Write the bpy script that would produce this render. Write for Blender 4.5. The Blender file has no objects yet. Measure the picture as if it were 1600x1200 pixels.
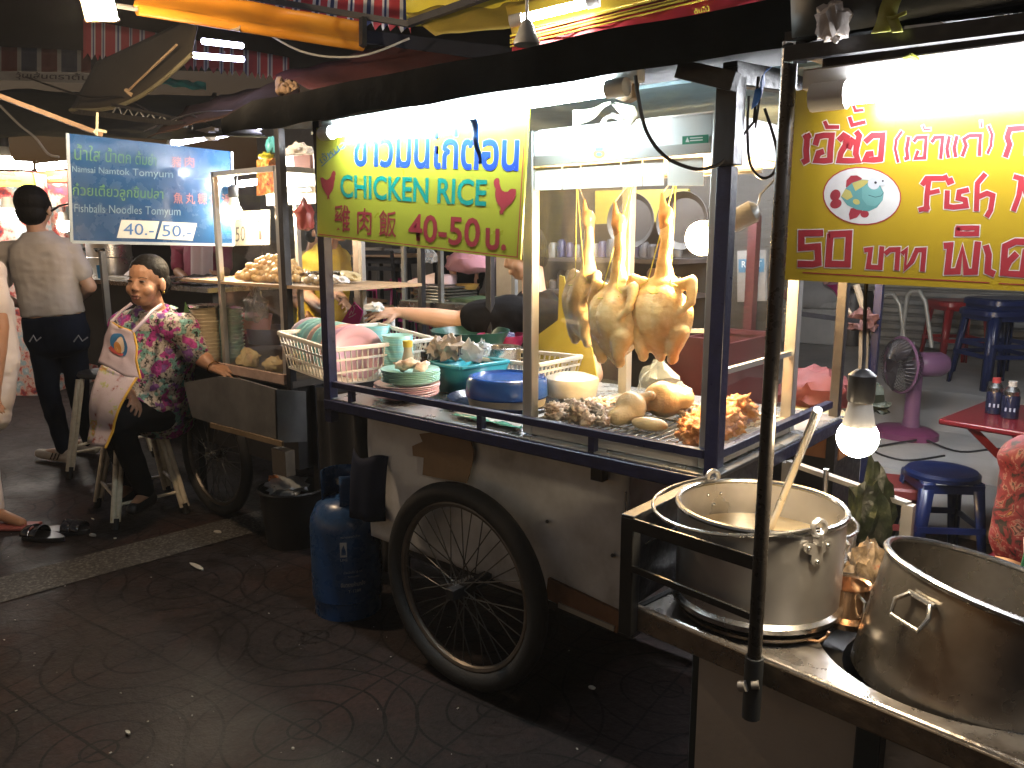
import bpy, bmesh, math, random
from mathutils import Vector, Matrix, noise
from mathutils.geometry import tessellate_polygon
R = math.radians
SKY, EXPO, HAZE = 1.0, 1.5, .0016
V = Vector
random.seed(7)
scene = bpy.context.scene
COL = scene.collection
dg = None

# ---------------------------------------------------------------- camera model (1600 x 1200 photo units, metres)
F = 1250.0; HZ = 1.5; PIT = math.atan(228 / F); YAW = R(49.6)
DV = (-math.cos(YAW), math.sin(YAW)); RV = (math.sin(YAW), math.cos(YAW))

def ray(px, py):
    u = (px - 800) / F; v = (600 - py) / F
    c, s = math.cos(PIT), math.sin(PIT)
    fh = c + v * s; up = -s + v * c
    return V((DV[0] * fh + RV[0] * u, DV[1] * fh + RV[1] * u, up))
EYE = V((0, 0, HZ))
def PZ(px, py, z):
    a = ray(px, py); return EYE + a * ((z - HZ) / a.z)
def PY(px, py, y):
    a = ray(px, py); return EYE + a * (y / a.y)
def PX(px, py, x):
    a = ray(px, py); return EYE + a * (x / a.x)
def PD(px, py, D):
    a = ray(px, py); return EYE + a * (D / (a.x * DV[0] + a.y * DV[1]))

# ---------------------------------------------------------------- materials
MATS = {}
def new_mat(name):
    m = bpy.data.materials.new(name); m.use_nodes = True
    nt = m.node_tree; nt.nodes.clear()
    out = nt.nodes.new('ShaderNodeOutputMaterial')
    return m, nt, out
def noise_node(nt, scale, detail=4, rough=.6, coord='Object', dist=0):
    tc = nt.nodes.new('ShaderNodeTexCoord')
    n = nt.nodes.new('ShaderNodeTexNoise')
    n.inputs['Scale'].default_value = scale; n.inputs['Detail'].default_value = detail
    n.inputs['Roughness'].default_value = rough; n.inputs['Distortion'].default_value = dist
    nt.links.new(tc.outputs[coord], n.inputs['Vector'])
    return n
def ramp(nt, src, stops):
    r = nt.nodes.new('ShaderNodeValToRGB')
    e = r.color_ramp.elements
    while len(e) < len(stops): e.new(.5)
    for i, (p, c) in enumerate(stops):
        e[i].position = p; e[i].color = (*c, 1) if len(c) == 3 else c
    nt.links.new(src, r.inputs['Fac'])
    return r
def pm(name, col, rough=.5, metal=0., var=.25, nscale=9., col2=None, bump=0., bscale=60., spec=.5, rvar=.0,
       coat=0., sss=0., trans=0., stops=None, dist=0.):
    """Principled material, base colour wandering between col and col2 through noise, optional bump and roughness wear."""
    if name in MATS: return MATS[name]
    m, nt, out = new_mat(name)
    b = nt.nodes.new('ShaderNodeBsdfPrincipled')
    nt.links.new(b.outputs[0], out.inputs[0])
    n = noise_node(nt, nscale, 5, .62, dist=dist)
    if stops is None:
        c2 = col2 if col2 else tuple(c * (1 - var) for c in col)
        stops = [(.28, c2), (.72, col)]
    r = ramp(nt, n.outputs['Fac'], stops)
    nt.links.new(r.outputs['Color'], b.inputs['Base Color'])
    b.inputs['Metallic'].default_value = metal
    b.inputs['Roughness'].default_value = rough
    b.inputs['Specular IOR Level'].default_value = spec
    if rvar:
        mr = nt.nodes.new('ShaderNodeMapRange')
        mr.inputs['From Min'].default_value = .3; mr.inputs['From Max'].default_value = .7
        mr.inputs['To Min'].default_value = max(.02, rough - rvar); mr.inputs['To Max'].default_value = min(1, rough + rvar)
        n3 = noise_node(nt, nscale * 2.7, 4, .6)
        nt.links.new(n3.outputs['Fac'], mr.inputs['Value']); nt.links.new(mr.outputs[0], b.inputs['Roughness'])
    if coat: b.inputs['Coat Weight'].default_value = coat; b.inputs['Coat Roughness'].default_value = .08
    if sss:
        b.inputs['Subsurface Weight'].default_value = sss
        b.inputs['Subsurface Radius'].default_value = (.012, .006, .003)
    if bump:
        n2 = noise_node(nt, bscale, 5, .6)
        bp = nt.nodes.new('ShaderNodeBump'); bp.inputs['Strength'].default_value = bump; bp.inputs['Distance'].default_value = .01
        nt.links.new(n2.outputs['Fac'], bp.inputs['Height']); nt.links.new(bp.outputs[0], b.inputs['Normal'])
    MATS[name] = m
    return m
def em(name, col, strength):
    if name in MATS: return MATS[name]
    m, nt, out = new_mat(name)
    e = nt.nodes.new('ShaderNodeEmission'); e.inputs[0].default_value = (*col, 1); e.inputs[1].default_value = strength
    nt.links.new(e.outputs[0], out.inputs[0]); MATS[name] = m
    return m
def glassy(name, tint=(.97, .98, .97), ior=1.45, rough=.03, haze=.012, hazecol=(.6, .6, .56)):
    if name in MATS: return MATS[name]
    m, nt, out = new_mat(name)
    t = nt.nodes.new('ShaderNodeBsdfTransparent'); t.inputs[0].default_value = (*tint, 1)
    g = nt.nodes.new('ShaderNodeBsdfGlossy'); g.inputs['Roughness'].default_value = rough; g.inputs[0].default_value = (1, 1, 1, 1)
    lw = nt.nodes.new('ShaderNodeLayerWeight'); lw.inputs[0].default_value = .5
    pw = nt.nodes.new('ShaderNodeMath'); pw.operation = 'POWER'; pw.inputs[1].default_value = 5; nt.links.new(lw.outputs['Facing'], pw.inputs[0])
    f = nt.nodes.new('ShaderNodeMath'); f.operation = 'MULTIPLY_ADD'; f.inputs[1].default_value = .9; f.inputs[2].default_value = .035; nt.links.new(pw.outputs[0], f.inputs[0])
    mx = nt.nodes.new('ShaderNodeMixShader')
    nt.links.new(f.outputs[0], mx.inputs[0]); nt.links.new(t.outputs[0], mx.inputs[1]); nt.links.new(g.outputs[0], mx.inputs[2])
    d = nt.nodes.new('ShaderNodeBsdfDiffuse'); d.inputs[0].default_value = (*hazecol, 1)
    n = noise_node(nt, 14, 5, .65)
    mr = nt.nodes.new('ShaderNodeMapRange'); mr.inputs['From Min'].default_value = .35; mr.inputs['From Max'].default_value = .75
    mr.inputs['To Min'].default_value = haze * .4; mr.inputs['To Max'].default_value = haze * 2
    nt.links.new(n.outputs['Fac'], mr.inputs['Value'])
    mx2 = nt.nodes.new('ShaderNodeMixShader')
    nt.links.new(mr.outputs[0], mx2.inputs[0]); nt.links.new(mx.outputs[0], mx2.inputs[1]); nt.links.new(d.outputs[0], mx2.inputs[2])
    nt.links.new(mx2.outputs[0], out.inputs[0]); MATS[name] = m
    return m
def bagmat(name, col=(.8, .82, .82), opac=.35, rough=.18):
    if name in MATS: return MATS[name]
    m, nt, out = new_mat(name)
    t = nt.nodes.new('ShaderNodeBsdfTransparent'); t.inputs[0].default_value = (.96, .96, .96, 1)
    p = nt.nodes.new('ShaderNodeBsdfPrincipled'); p.inputs['Base Color'].default_value = (*col, 1); p.inputs['Roughness'].default_value = rough
    n = noise_node(nt, 30, 4, .6); bp = nt.nodes.new('ShaderNodeBump'); bp.inputs['Strength'].default_value = .6; bp.inputs['Distance'].default_value = .01
    nt.links.new(n.outputs['Fac'], bp.inputs['Height']); nt.links.new(bp.outputs[0], p.inputs['Normal'])
    lw = nt.nodes.new('ShaderNodeLayerWeight'); lw.inputs[0].default_value = .35
    mr = nt.nodes.new('ShaderNodeMapRange'); mr.inputs['To Min'].default_value = opac; mr.inputs['To Max'].default_value = min(1, opac + .45)
    nt.links.new(lw.outputs['Facing'], mr.inputs['Value'])
    mx = nt.nodes.new('ShaderNodeMixShader')
    nt.links.new(mr.outputs[0], mx.inputs[0]); nt.links.new(t.outputs[0], mx.inputs[1]); nt.links.new(p.outputs[0], mx.inputs[2])
    nt.links.new(mx.outputs[0], out.inputs[0]); MATS[name] = m
    return m

# ---------------------------------------------------------------- objects
def tag(o, label=None, cat=None, group=None, kind=None):
    if label: o['label'] = label
    if cat: o['category'] = cat
    if group: o['group'] = group
    if kind: o['kind'] = kind
    return o
def thing(name, label, cat, loc=(0, 0, 0), group=None):
    o = bpy.data.objects.new(name, None); COL.objects.link(o); o.location = loc
    return tag(o, label, cat, group)
def woff(p):
    s = V((0, 0, 0))
    while p is not None: s += p.location; p = p.parent
    return s
def copy_tree(o, parent=None):
    c = o.copy(); COL.objects.link(c)
    if parent is not None: c.parent = parent
    for ch in [q for q in o.children]: copy_tree(ch, c)
    return c
def link_mesh(name, me, mat, parent=None, loc=None):
    o = bpy.data.objects.new(name, me); COL.objects.link(o)
    if mat is not None:
        for q in (mat if isinstance(mat, (list, tuple)) else [mat]): me.materials.append(q)
    if parent is not None:
        o.parent = parent; L = woff(parent)
        if L.length > 0: me.transform(Matrix.Translation(-L))
    elif loc is not None:
        me.transform(Matrix.Translation(-V(loc))); o.location = loc
    return o

class MB:
    """mesh builder in world coordinates"""
    def __init__(s): s.bm = bmesh.new(); s.mi = 0
    def face(s, vs, smooth=False):
        f = s.bm.faces.new(vs); f.material_index = s.mi; f.smooth = smooth; return f
    def box(s, c, size, rot=None):
        c = V(c); hx, hy, hz = size[0] / 2, size[1] / 2, size[2] / 2
        vs = []
        for x in (-hx, hx):
            for y in (-hy, hy):
                for z in (-hz, hz):
                    p = V((x, y, z))
                    if rot is not None: p = rot @ p
                    vs.append(s.bm.verts.new(c + p))
        for q in ((0, 1, 3, 2), (4, 6, 7, 5), (0, 4, 5, 1), (2, 3, 7, 6), (0, 2, 6, 4), (1, 5, 7, 3)): s.face([vs[i] for i in q])
        return s
    def bx(s, lo, hi):
        lo, hi = V(lo), V(hi); return s.box((lo + hi) / 2, tuple(abs(q) for q in (hi - lo)))
    def bar(s, a, b, w, h=None, up=(0, 0, 1)):
        a, b = V(a), V(b); h = h or w; d = b - a
        if d.length < 1e-6: return s
        z = d.normalized(); u = V(up)
        if abs(z.dot(u)) > .95: u = V((0, 1, 0))
        x = u.cross(z).normalized(); y = z.cross(x)
        rot = Matrix((x, y, z)).transposed()
        return s.box((a + b) / 2, (w, h, d.length), rot)
    def tube(s, pts, r, n=8, cap=True, closed=False):
        pts = [V(p) for p in pts]; rs = r if isinstance(r, (list, tuple)) else [r] * len(pts)
        rings = []; px = None
        for i, p in enumerate(pts):
            if closed: t = pts[(i + 1) % len(pts)] - pts[i - 1]
            else: t = pts[min(i + 1, len(pts) - 1)] - pts[max(i - 1, 0)]
            t.normalize()
            if px is None:
                px = t.orthogonal().normalized()
            else:
                px = px - t * px.dot(t)
                if px.length < 1e-5: px = t.orthogonal()
                px.normalize()
            py = t.cross(px)
            rings.append([s.bm.verts.new(p + (px * math.cos(k * 2 * math.pi / n) + py * math.sin(k * 2 * math.pi / n)) * rs[i]) for k in range(n)])
        m = len(rings)
        for i in range(m if closed else m - 1):
            a, b = rings[i], rings[(i + 1) % m]
            for k in range(n): s.face([a[k], a[(k + 1) % n], b[(k + 1) % n], b[k]], True)
        if cap and not closed:
            s.face(list(reversed(rings[0]))); s.face(rings[-1])
        return s
    def lathe(s, prof, c, n=32, rot=None, smooth=True, sx=1, sy=1):
        """profile [(r,z)...] about the axis through c"""
        c = V(c); rings = []
        for r, z in prof:
            if r < 1e-6:
                p = V((0, 0, z)); p = rot @ p if rot is not None else p
                rings.append([s.bm.verts.new(c + p)])
            else:
                ring = []
                for k in range(n):
                    a = 2 * math.pi * k / n; p = V((r * math.cos(a) * sx, r * math.sin(a) * sy, z))
                    p = rot @ p if rot is not None else p
                    ring.append(s.bm.verts.new(c + p))
                rings.append(ring)
        for a, b in zip(rings, rings[1:]):
            if len(a) == 1 and len(b) == 1: continue
            for k in range(n):
                k2 = (k + 1) % n
                if len(a) == 1: s.face([a[0], b[k2], b[k]], smooth)
                elif len(b) == 1: s.face([a[k], a[k2], b[0]], smooth)
                else: s.face([a[k], a[k2], b[k2], b[k]], smooth)
        return s
    def ell(s, c, r, rot=None, n=16, m=10):
        prof = [(math.cos(-math.pi / 2 + math.pi * i / m), math.sin(-math.pi / 2 + math.pi * i / m)) for i in range(m + 1)]
        prof[0] = (0, -1); prof[-1] = (0, 1)
        r = (r, r, r) if not isinstance(r, (tuple, list)) else r
        S = Matrix.Diagonal(V(r)); M_ = (rot @ S) if rot is not None else S
        return s.lathe(prof, c, n, M_)
    def poly(s, pts, thick=None, normal=None):
        """flat polygon, extruded by thick along -normal"""
        pts = [V(p) for p in pts]
        a = [s.bm.verts.new(p) for p in pts]
        for t in tessellate_polygon([pts]): 
            try: s.face([a[i] for i in t])
            except ValueError: pass
        if thick:
            nrm = V(normal).normalized() * thick
            b = [s.bm.verts.new(p - nrm) for p in pts]
            for t in tessellate_polygon([pts]):
                try: s.face([b[i] for i in reversed(t)])
                except ValueError: pass
            for i in range(len(pts)):
                j = (i + 1) % len(pts); s.face([a[i], b[i], b[j], a[j]])
        return s
    def grid(s, fn, nu, nv, smooth=True):
        """surface fn(u,v) u,v in 0..1"""
        g = [[s.bm.verts.new(fn(i / nu, j / nv)) for j in range(nv + 1)] for i in range(nu + 1)]
        for i in range(nu):
            for j in range(nv): s.face([g[i][j], g[i + 1][j], g[i + 1][j + 1], g[i][j + 1]], smooth)
        return s
    def jitter(s, amp, scale=8., seed=0):
        for v in s.bm.verts: v.co += noise.noise_vector(v.co * scale + V((seed, seed * 1.3, 0))) * amp
        return s
    def build(s, name, mat, parent=None, loc=None, bevel=0., solid=0., flat=False, recalc=True, sub=0):
        if recalc: bmesh.ops.recalc_face_normals(s.bm, faces=s.bm.faces[:])
        me = bpy.data.meshes.new(name); s.bm.to_mesh(me); s.bm.free()
        o = link_mesh(name, me, mat, parent, loc)
        if not flat and len(me.polygons) < 60000: me.set_sharp_from_angle(angle=R(38))
        if flat:
            for p in me.polygons: p.use_smooth = False
        if bevel:
            b = o.modifiers.new('b', 'BEVEL'); b.width = bevel; b.segments = 2; b.limit_method = 'ANGLE'; b.angle_limit = R(40)
        if solid:
            b = o.modifiers.new('s', 'SOLIDIFY'); b.thickness = solid; b.offset = 0
        if sub:
            b = o.modifiers.new('u', 'SUBSURF'); b.levels = sub; b.render_levels = sub
        return o
    def one(s, name, label, cat, mat, loc, group=None, **k):
        """a thing that is a single mesh"""
        return tag(s.build(name, mat, None, loc, **k), label, cat, group)

def cr(pts, n=6):
    pts = [V(p) for p in pts]; out = []
    for i in range(len(pts) - 1):
        p0, p1, p2, p3 = pts[max(i - 1, 0)], pts[i], pts[i + 1], pts[min(i + 2, len(pts) - 1)]
        for k in range(n):
            t = k / n; out.append(.5 * ((2 * p1) + (p2 - p0) * t + (2 * p0 - 5 * p1 + 4 * p2 - p3) * t * t + (3 * p1 - p0 - 3 * p2 + p3) * t ** 3))
    return out + [pts[-1]]
def evalmesh(o):
    bpy.context.view_layer.update()
    d = bpy.context.evaluated_depsgraph_get()
    return bpy.data.meshes.new_from_object(o.evaluated_get(d))
def frame(z, x=None):
    """rotation whose local z is along z"""
    z = V(z).normalized(); x = V(x) if x is not None else z.orthogonal()
    x = (x - z * x.dot(z))
    if x.length < 1e-5: x = z.orthogonal()
    x.normalize(); return Matrix((x, z.cross(x), z)).transposed()
def blob(prims, voxel=.01, smooth=4, disp=None):
    """one continuous surface round capsules ('c',p0,p1,r0,r1) and ellipsoids ('e',centre,(rx,ry,rz),rot)"""
    b = MB()
    for p in prims:
        if p[0] == 'c':
            a, c, r0, r1 = V(p[1]), V(p[2]), p[3], p[4]
            d = c - a
            if d.length < 1e-5: b.ell(a, r0, None, 12, 8); continue
            n = 6; prof = [(0, -r0)]
            for i in range(1, n): t = -math.pi / 2 + math.pi / 2 * i / n; prof.append((r0 * math.cos(t), r0 * math.sin(t)))
            prof.append((r0, 0)); prof.append((r1, d.length))
            for i in range(1, n): t = math.pi / 2 * i / n; prof.append((r1 * math.cos(t), d.length + r1 * math.sin(t)))
            prof.append((0, d.length + r1))
            b.lathe(prof, a, 14, frame(d))
        elif p[0] == 'l':
            rings = [[b.bm.verts.new(V(c) + p[2] @ V((rx * math.copysign(abs(math.cos(a)) ** .8, math.cos(a)), ry * math.copysign(abs(math.sin(a)) ** .8, math.sin(a)), 0))) for a in [2 * math.pi * k / 24 for k in range(24)]] for c, rx, ry in p[1]]
            for q, r_ in zip(rings, rings[1:]):
                for k in range(24): b.face([q[k], q[(k + 1) % 24], r_[(k + 1) % 24], r_[k]])
            b.face(list(reversed(rings[0]))); b.face(rings[-1])
        else:
            b.ell(p[1], p[2], p[3] if len(p) > 3 else None, 18, 12)
    me = bpy.data.meshes.new('tmp'); b.bm.to_mesh(me); b.bm.free()
    o = bpy.data.objects.new('tmp', me); COL.objects.link(o)
    r = o.modifiers.new('r', 'REMESH'); r.mode = 'VOXEL'; r.voxel_size = voxel
    if smooth:
        q = o.modifiers.new('q', 'SMOOTH'); q.factor = .5; q.iterations = smooth
    out = evalmesh(o)
    bpy.data.objects.remove(o); bpy.data.meshes.remove(me)
    for p in out.polygons: p.use_smooth = True
    if disp:
        for v in out.vertices: v.co += disp(v.co)
    return out
def crumple(c, r, seed=0, amp=.25, scale=9., knot=0., sub=3, flatb=True):
    """crinkled bag-like closed mesh builder"""
    b = MB(); bmesh.ops.create_icosphere(b.bm, subdivisions=sub, radius=1)
    for v in b.bm.verts:
        p = v.co.copy(); k = 1.
        if knot and p.z > .3: k = 1 - knot * ((p.z - .3) / .7) ** .6
        q = V((p.x * r[0] * k, p.y * r[1] * k, p.z * r[2]))
        if flatb and p.z < -.6: q.z = -.6 * r[2] + (p.z + .6) * .15 * r[2]
        n = noise.noise(p * scale * .3 + V((seed, 0, seed))) * .6 + abs(noise.noise(p * scale * .7 + V((0, seed, 3)))) - .3
        v.co = V(c) + q * (1 + amp * n)
    for f in b.bm.faces: f.smooth = False
    return b

# ---------------------------------------------------------------- printed lettering on flat boards
def homog(q):
    """unit square -> four points (tl,tr,br,bl)"""
    (x0, y0), (x1, y1), (x2, y2), (x3, y3) = q
    dx1, dx2, sx = x1 - x2, x3 - x2, x0 - x1 + x2 - x3
    dy1, dy2, sy = y1 - y2, y3 - y2, y0 - y1 + y2 - y3
    den = dx1 * dy2 - dx2 * dy1
    g = (sx * dy2 - dx2 * sy) / den; h = (dx1 * sy - sx * dy1) / den
    a, b, c = x1 - x0 + g * x1, x3 - x0 + h * x3, x0
    d, e, f = y1 - y0 + g * y1, y3 - y0 + h * y3, y0
    return lambda u, v: ((a * u + b * v + c) / (g * u + h * v + 1), (d * u + e * v + f) / (g * u + h * v + 1))
def text_mesh(body, bold=0., res=3, space=1.):
    cu = bpy.data.curves.new('t', 'FONT'); cu.body = body; cu.size = 1; cu.offset = bold; cu.resolution_u = res
    cu.space_character = space
    o = bpy.data.objects.new('t', cu); COL.objects.link(o)
    me = evalmesh(o); bpy.data.objects.remove(o); bpy.data.curves.remove(cu)
    return me
def text_quad(name, body, quad, to3, mat, parent, bold=0., space=1.):
    """lettering that fills the quad (tl,tr,br,bl); to3 maps 2D board points to the board's surface"""
    me = text_mesh(body, bold, 3, space)
    xs = [v.co.x for v in me.vertices]; ys = [v.co.y for v in me.vertices]
    x0, x1, y0, y1 = min(xs), max(xs), min(ys), max(ys); H = homog(quad)
    for v in me.vertices: v.co = to3(*H((v.co.x - x0) / (x1 - x0), 1 - (v.co.y - y0) / (y1 - y0)))
    return link_mesh(name, me, mat, parent)
def strip2d(pts, w):
    """mitred outline strip of a polyline: list of (left,right)"""
    out = []; n = len(pts)
    for i in range(n):
        p = V(pts[i])
        d0 = (p - V(pts[i - 1])).normalized() if i > 0 else None
        d1 = (V(pts[i + 1]) - p).normalized() if i < n - 1 else None
        if d0 is None: nn = V((-d1.y, d1.x)); k = 1; p = p - d1 * w * .3
        elif d1 is None: nn = V((-d0.y, d0.x)); k = 1; p = p + d0 * w * .3
        else:
            n0, n1 = V((-d0.y, d0.x)), V((-d1.y, d1.x)); nn = n0 + n1
            if nn.length < .3: nn = n0; k = 1
            else: nn.normalize(); k = min(1.5, 1 / max(.4, nn.dot(n0)))
        out.append((p + nn * w * .5 * k, p - nn * w * .5 * k))
    return out
def strokes(name, lines, to3, mat, parent, w, depth0=0.):
    b = MB()
    for i, ln in enumerate(lines):
        ww = w
        if isinstance(ln, tuple): ww, ln = ln
        st = strip2d(ln, ww); dd = depth0 + .00004 * (i % 4)
        vs = [(b.bm.verts.new(to3(l.x, l.y, dd)), b.bm.verts.new(to3(r.x, r.y, dd))) for l, r in st]
        for p, q in zip(vs, vs[1:]):
            try: b.face([p[0], p[1], q[1], q[0]])
            except ValueError: pass
    return b.build(name, mat, parent, recalc=False)
def flatpoly(name, polys, to3, mat, parent, depth=0.):
    b = MB()
    for i, pl in enumerate(polys): b.poly([to3(x, y, depth + .00004 * i) for x, y in pl])
    return b.build(name, mat, parent, recalc=False)
def ell2(cx, cy, rx, ry, a=0., n=28):
    ca, sa = math.cos(R(a)), math.sin(R(a)); o = []
    for k in range(n):
        x, y = rx * math.cos(2 * math.pi * k / n), ry * math.sin(2 * math.pi * k / n)
        o.append((cx + x * ca - y * sa, cy + x * sa + y * ca))
    return o
# ================================================================ common materials
navy = pm('navy_paint', (.007, .009, .036), .38, 0, .45, 22, rvar=.12, bump=.12, bscale=90)
blackpaint = pm('black_paint', (.016, .016, .019), .42, 0, .4, 20, rvar=.12, bump=.1)
alu = pm('aluminium', (.50, .50, .48), .36, .75, .10, 5, rvar=.06)
alu_dull = pm('dull_aluminium', (.42, .40, .37), .42, .6, .2, 6, rvar=.08)
steel = pm('worn_steel', (.50, .48, .44), .26, .95, .2, 5, rvar=.06)
galv = pm('dirty_sheet_metal', (.42, .41, .39), .5, .06, .5, 3.2, bump=.12, bscale=14, stops=[(.24, (.20, .18, .165)), (.40, (.48, .48, .475)), (.6, (.68, .69, .70)), (.8, (.54, .54, .545))])
tabletop = pm('worn_table_metal', (.55, .57, .57), .3, .75, .2, 3, rvar=.1, bump=.03, bscale=12)
rubber = pm('tyre_rubber', (.010, .010, .010), .7, 0, .3, 30, bump=.25, bscale=70)
chrome = pm('dull_chrome', (.55, .55, .54), .25, 1, .1, 8, rvar=.04)
tarp = pm('black_tarpaulin', (.009, .011, .012), .8, 0, .5, 6, bump=.25, bscale=12, spec=.06)
white_pl = pm('white_plastic', (.72, .71, .68), .38, 0, .12, 8)
glass = glassy('cabinet_glass')
wood = pm('bare_wood', (.42, .26, .13), .55, 0, .45, 5, bump=.1, dist=2)
card = pm('cardboard', (.30, .20, .115), .85, 0, .3, 10)

# ================================================================ ground
def ground_mat():
    m, nt, out = new_mat('stamped_paving')
    N, L = nt.nodes, nt.links
    def mt(op, a, b=None, c=None):
        n = N.new('ShaderNodeMath'); n.operation = op
        for i, q in enumerate((a, b, c)):
            if q is None: continue
            if isinstance(q, (int, float)): n.inputs[i].default_value = q
            else: L.new(q, n.inputs[i])
        return n.outputs[0]
    tc = N.new('ShaderNodeTexCoord'); mp = N.new('ShaderNodeMapping'); mp.inputs['Rotation'].default_value = (0, 0, R(-6)); mp.inputs['Location'].default_value = (.11, .17, 0)
    L.new(tc.outputs['Object'], mp.inputs[0])
    wob = N.new('ShaderNodeTexNoise'); wob.inputs['Scale'].default_value = 3; L.new(tc.outputs['Object'], wob.inputs['Vector'])
    vm = N.new('ShaderNodeMixRGB'); vm.blend_type = 'ADD'; vm.inputs[0].default_value = .03; L.new(mp.outputs[0], vm.inputs[1]); L.new(wob.outputs['Color'], vm.inputs[2])
    sp = N.new('ShaderNodeSeparateXYZ'); L.new(vm.outputs[0], sp.inputs[0])
    x, y = sp.outputs[0], sp.outputs[1]
    T = .42
    def line(q, period, w):
        f = mt('FRACT', mt('DIVIDE', q, period)); d = mt('ABSOLUTE', mt('SUBTRACT', f, .5)); return mt('GREATER_THAN', d, .5 - w / period)
    joints = mt('MAXIMUM', line(x, T, .005), line(y, T, .005))
    def cen(q, off): return mt('SUBTRACT', mt('FRACT', mt('DIVIDE', mt('ADD', q, off), 2 * T)), .5)
    def rings(ox, oy):
        cx, cy = cen(x, ox), cen(y, oy)
        r = mt('MULTIPLY', mt('SQRT', mt('ADD', mt('MULTIPLY', cx, cx), mt('MULTIPLY', cy, cy))), 2 * T)
        g = mt('LESS_THAN', mt('ABSOLUTE', mt('SUBTRACT', mt('FRACT', mt('DIVIDE', r, .1)), .5)), .045)
        return mt('MULTIPLY', g, mt('LESS_THAN', r, .37))
    rg = mt('MAXIMUM', rings(0, 0), rings(T, T))
    nf = noise_node(nt, 1.3, 3, .6); keep = mt('MULTIPLY', mt('SUBTRACT', nf.outputs['Fac'], .30), 5.5); cl = N.new('ShaderNodeClamp'); L.new(keep, cl.inputs[0]); groove = mt('MAXIMUM', joints, mt('MULTIPLY', rg, cl.outputs[0]))
    n1 = noise_node(nt, 2.2, 6, .65); n2 = noise_node(nt, 38, 4, .7)
    c1 = ramp(nt, n1.outputs['Fac'], [(.3, (.015, .0125, .0125)), (.5, (.022, .016, .0155)), (.7, (.040, .021, .018))])
    c2 = ramp(nt, n2.outputs['Fac'], [(.35, (.6, .6, .6)), (.7, (1.15, 1.12, 1.1))])
    mu = N.new('ShaderNodeMixRGB'); mu.blend_type = 'MULTIPLY'; mu.inputs[0].default_value = 1; L.new(c1.outputs[0], mu.inputs[1]); L.new(c2.outputs[0], mu.inputs[2])
    dk = N.new('ShaderNodeMixRGB'); L.new(mt('MULTIPLY', groove, .85), dk.inputs[0]); L.new(mu.outputs[0], dk.inputs[1]); dk.inputs[2].default_value = (.004, .0036, .0036, 1)
    b = N.new('ShaderNodeBsdfPrincipled'); L.new(dk.outputs[0], b.inputs['Base Color'])
    rr = ramp(nt, n1.outputs['Fac'], [(.35, (.42,) * 3), (.6, (.68,) * 3)]); L.new(rr.outputs[0], b.inputs['Roughness'])
    h = mt('SUBTRACT', mt('MULTIPLY', n2.outputs['Fac'], .25), groove)
    bp = N.new('ShaderNodeBump'); bp.inputs['Strength'].default_value = 1.0; bp.inputs['Distance'].default_value = .012; b.inputs['Specular IOR Level'].default_value = .18
    L.new(h, bp.inputs['Height']); L.new(bp.outputs[0], b.inputs['Normal']); L.new(b.outputs[0], out.inputs[0])
    return m
gb = MB(); gb.bx((-30, -10, -.3), (12, 24, 0)); gb.one('ground', None, None, ground_mat(), (0, 0, 0)); bpy.data.objects['ground']['kind'] = 'structure'
# pebbled concrete strip across the paving
strip_m = pm('pebble_concrete', (.27, .235, .195), .7, 0, .5, 70, bump=.5, bscale=120, stops=[(.35, (.020, .018, .016)), (.5, (.042, .037, .031)), (.66, (.13, .12, .108))])
a, b_, c, d = PZ(-120, 975, .004), PZ(395, 832, .004), PZ(250, 858, .004), PZ(-120, 935, .004)
dirv = (b_ - a).normalized(); nrm = V((-dirv.y, dirv.x, 0)); w = abs((PZ(0, 905, .004) - PZ(0, 945, .004)).dot(nrm))
q = MB(); ext = dirv * 1.2
q.poly([a - ext, b_ + ext * .2, b_ + ext * .2 + nrm * w, a - ext + nrm * w]); s_ = q.build('path', strip_m, None, (0, 0, 0)); tag(s_, kind='structure')
# raised shop floor
conc = pm('shop_concrete', (.42, .41, .39), .55, 0, .25, 1.6, rvar=.15, bump=.05, bscale=25)
def prof_floor(name, prof, x0, x1, m):
    b = MB()
    for (ya, za), (yb, zb) in zip(prof, prof[1:]):
        b.poly([(x0, ya, za), (x1, ya, za), (x1, yb, zb), (x0, yb, zb)])
    o = b.build(name, m, None, (0, 0, 0)); return tag(o, kind='structure')
YE = PZ(1540, 757, .3).y
prof_floor('stall_floor', [(YE, 0.002), (YE, .3), (5.5, .3), (6.1, .45), (14, .45)], -3.2, 8, conc)
prof_floor('dining_floor', [(4.4, .002), (4.4, .56), (14, .56)], -16, -3.2, pm('dining_tile', (.30, .28, .26), .4, 0, .3, 3, rvar=.1))
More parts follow.
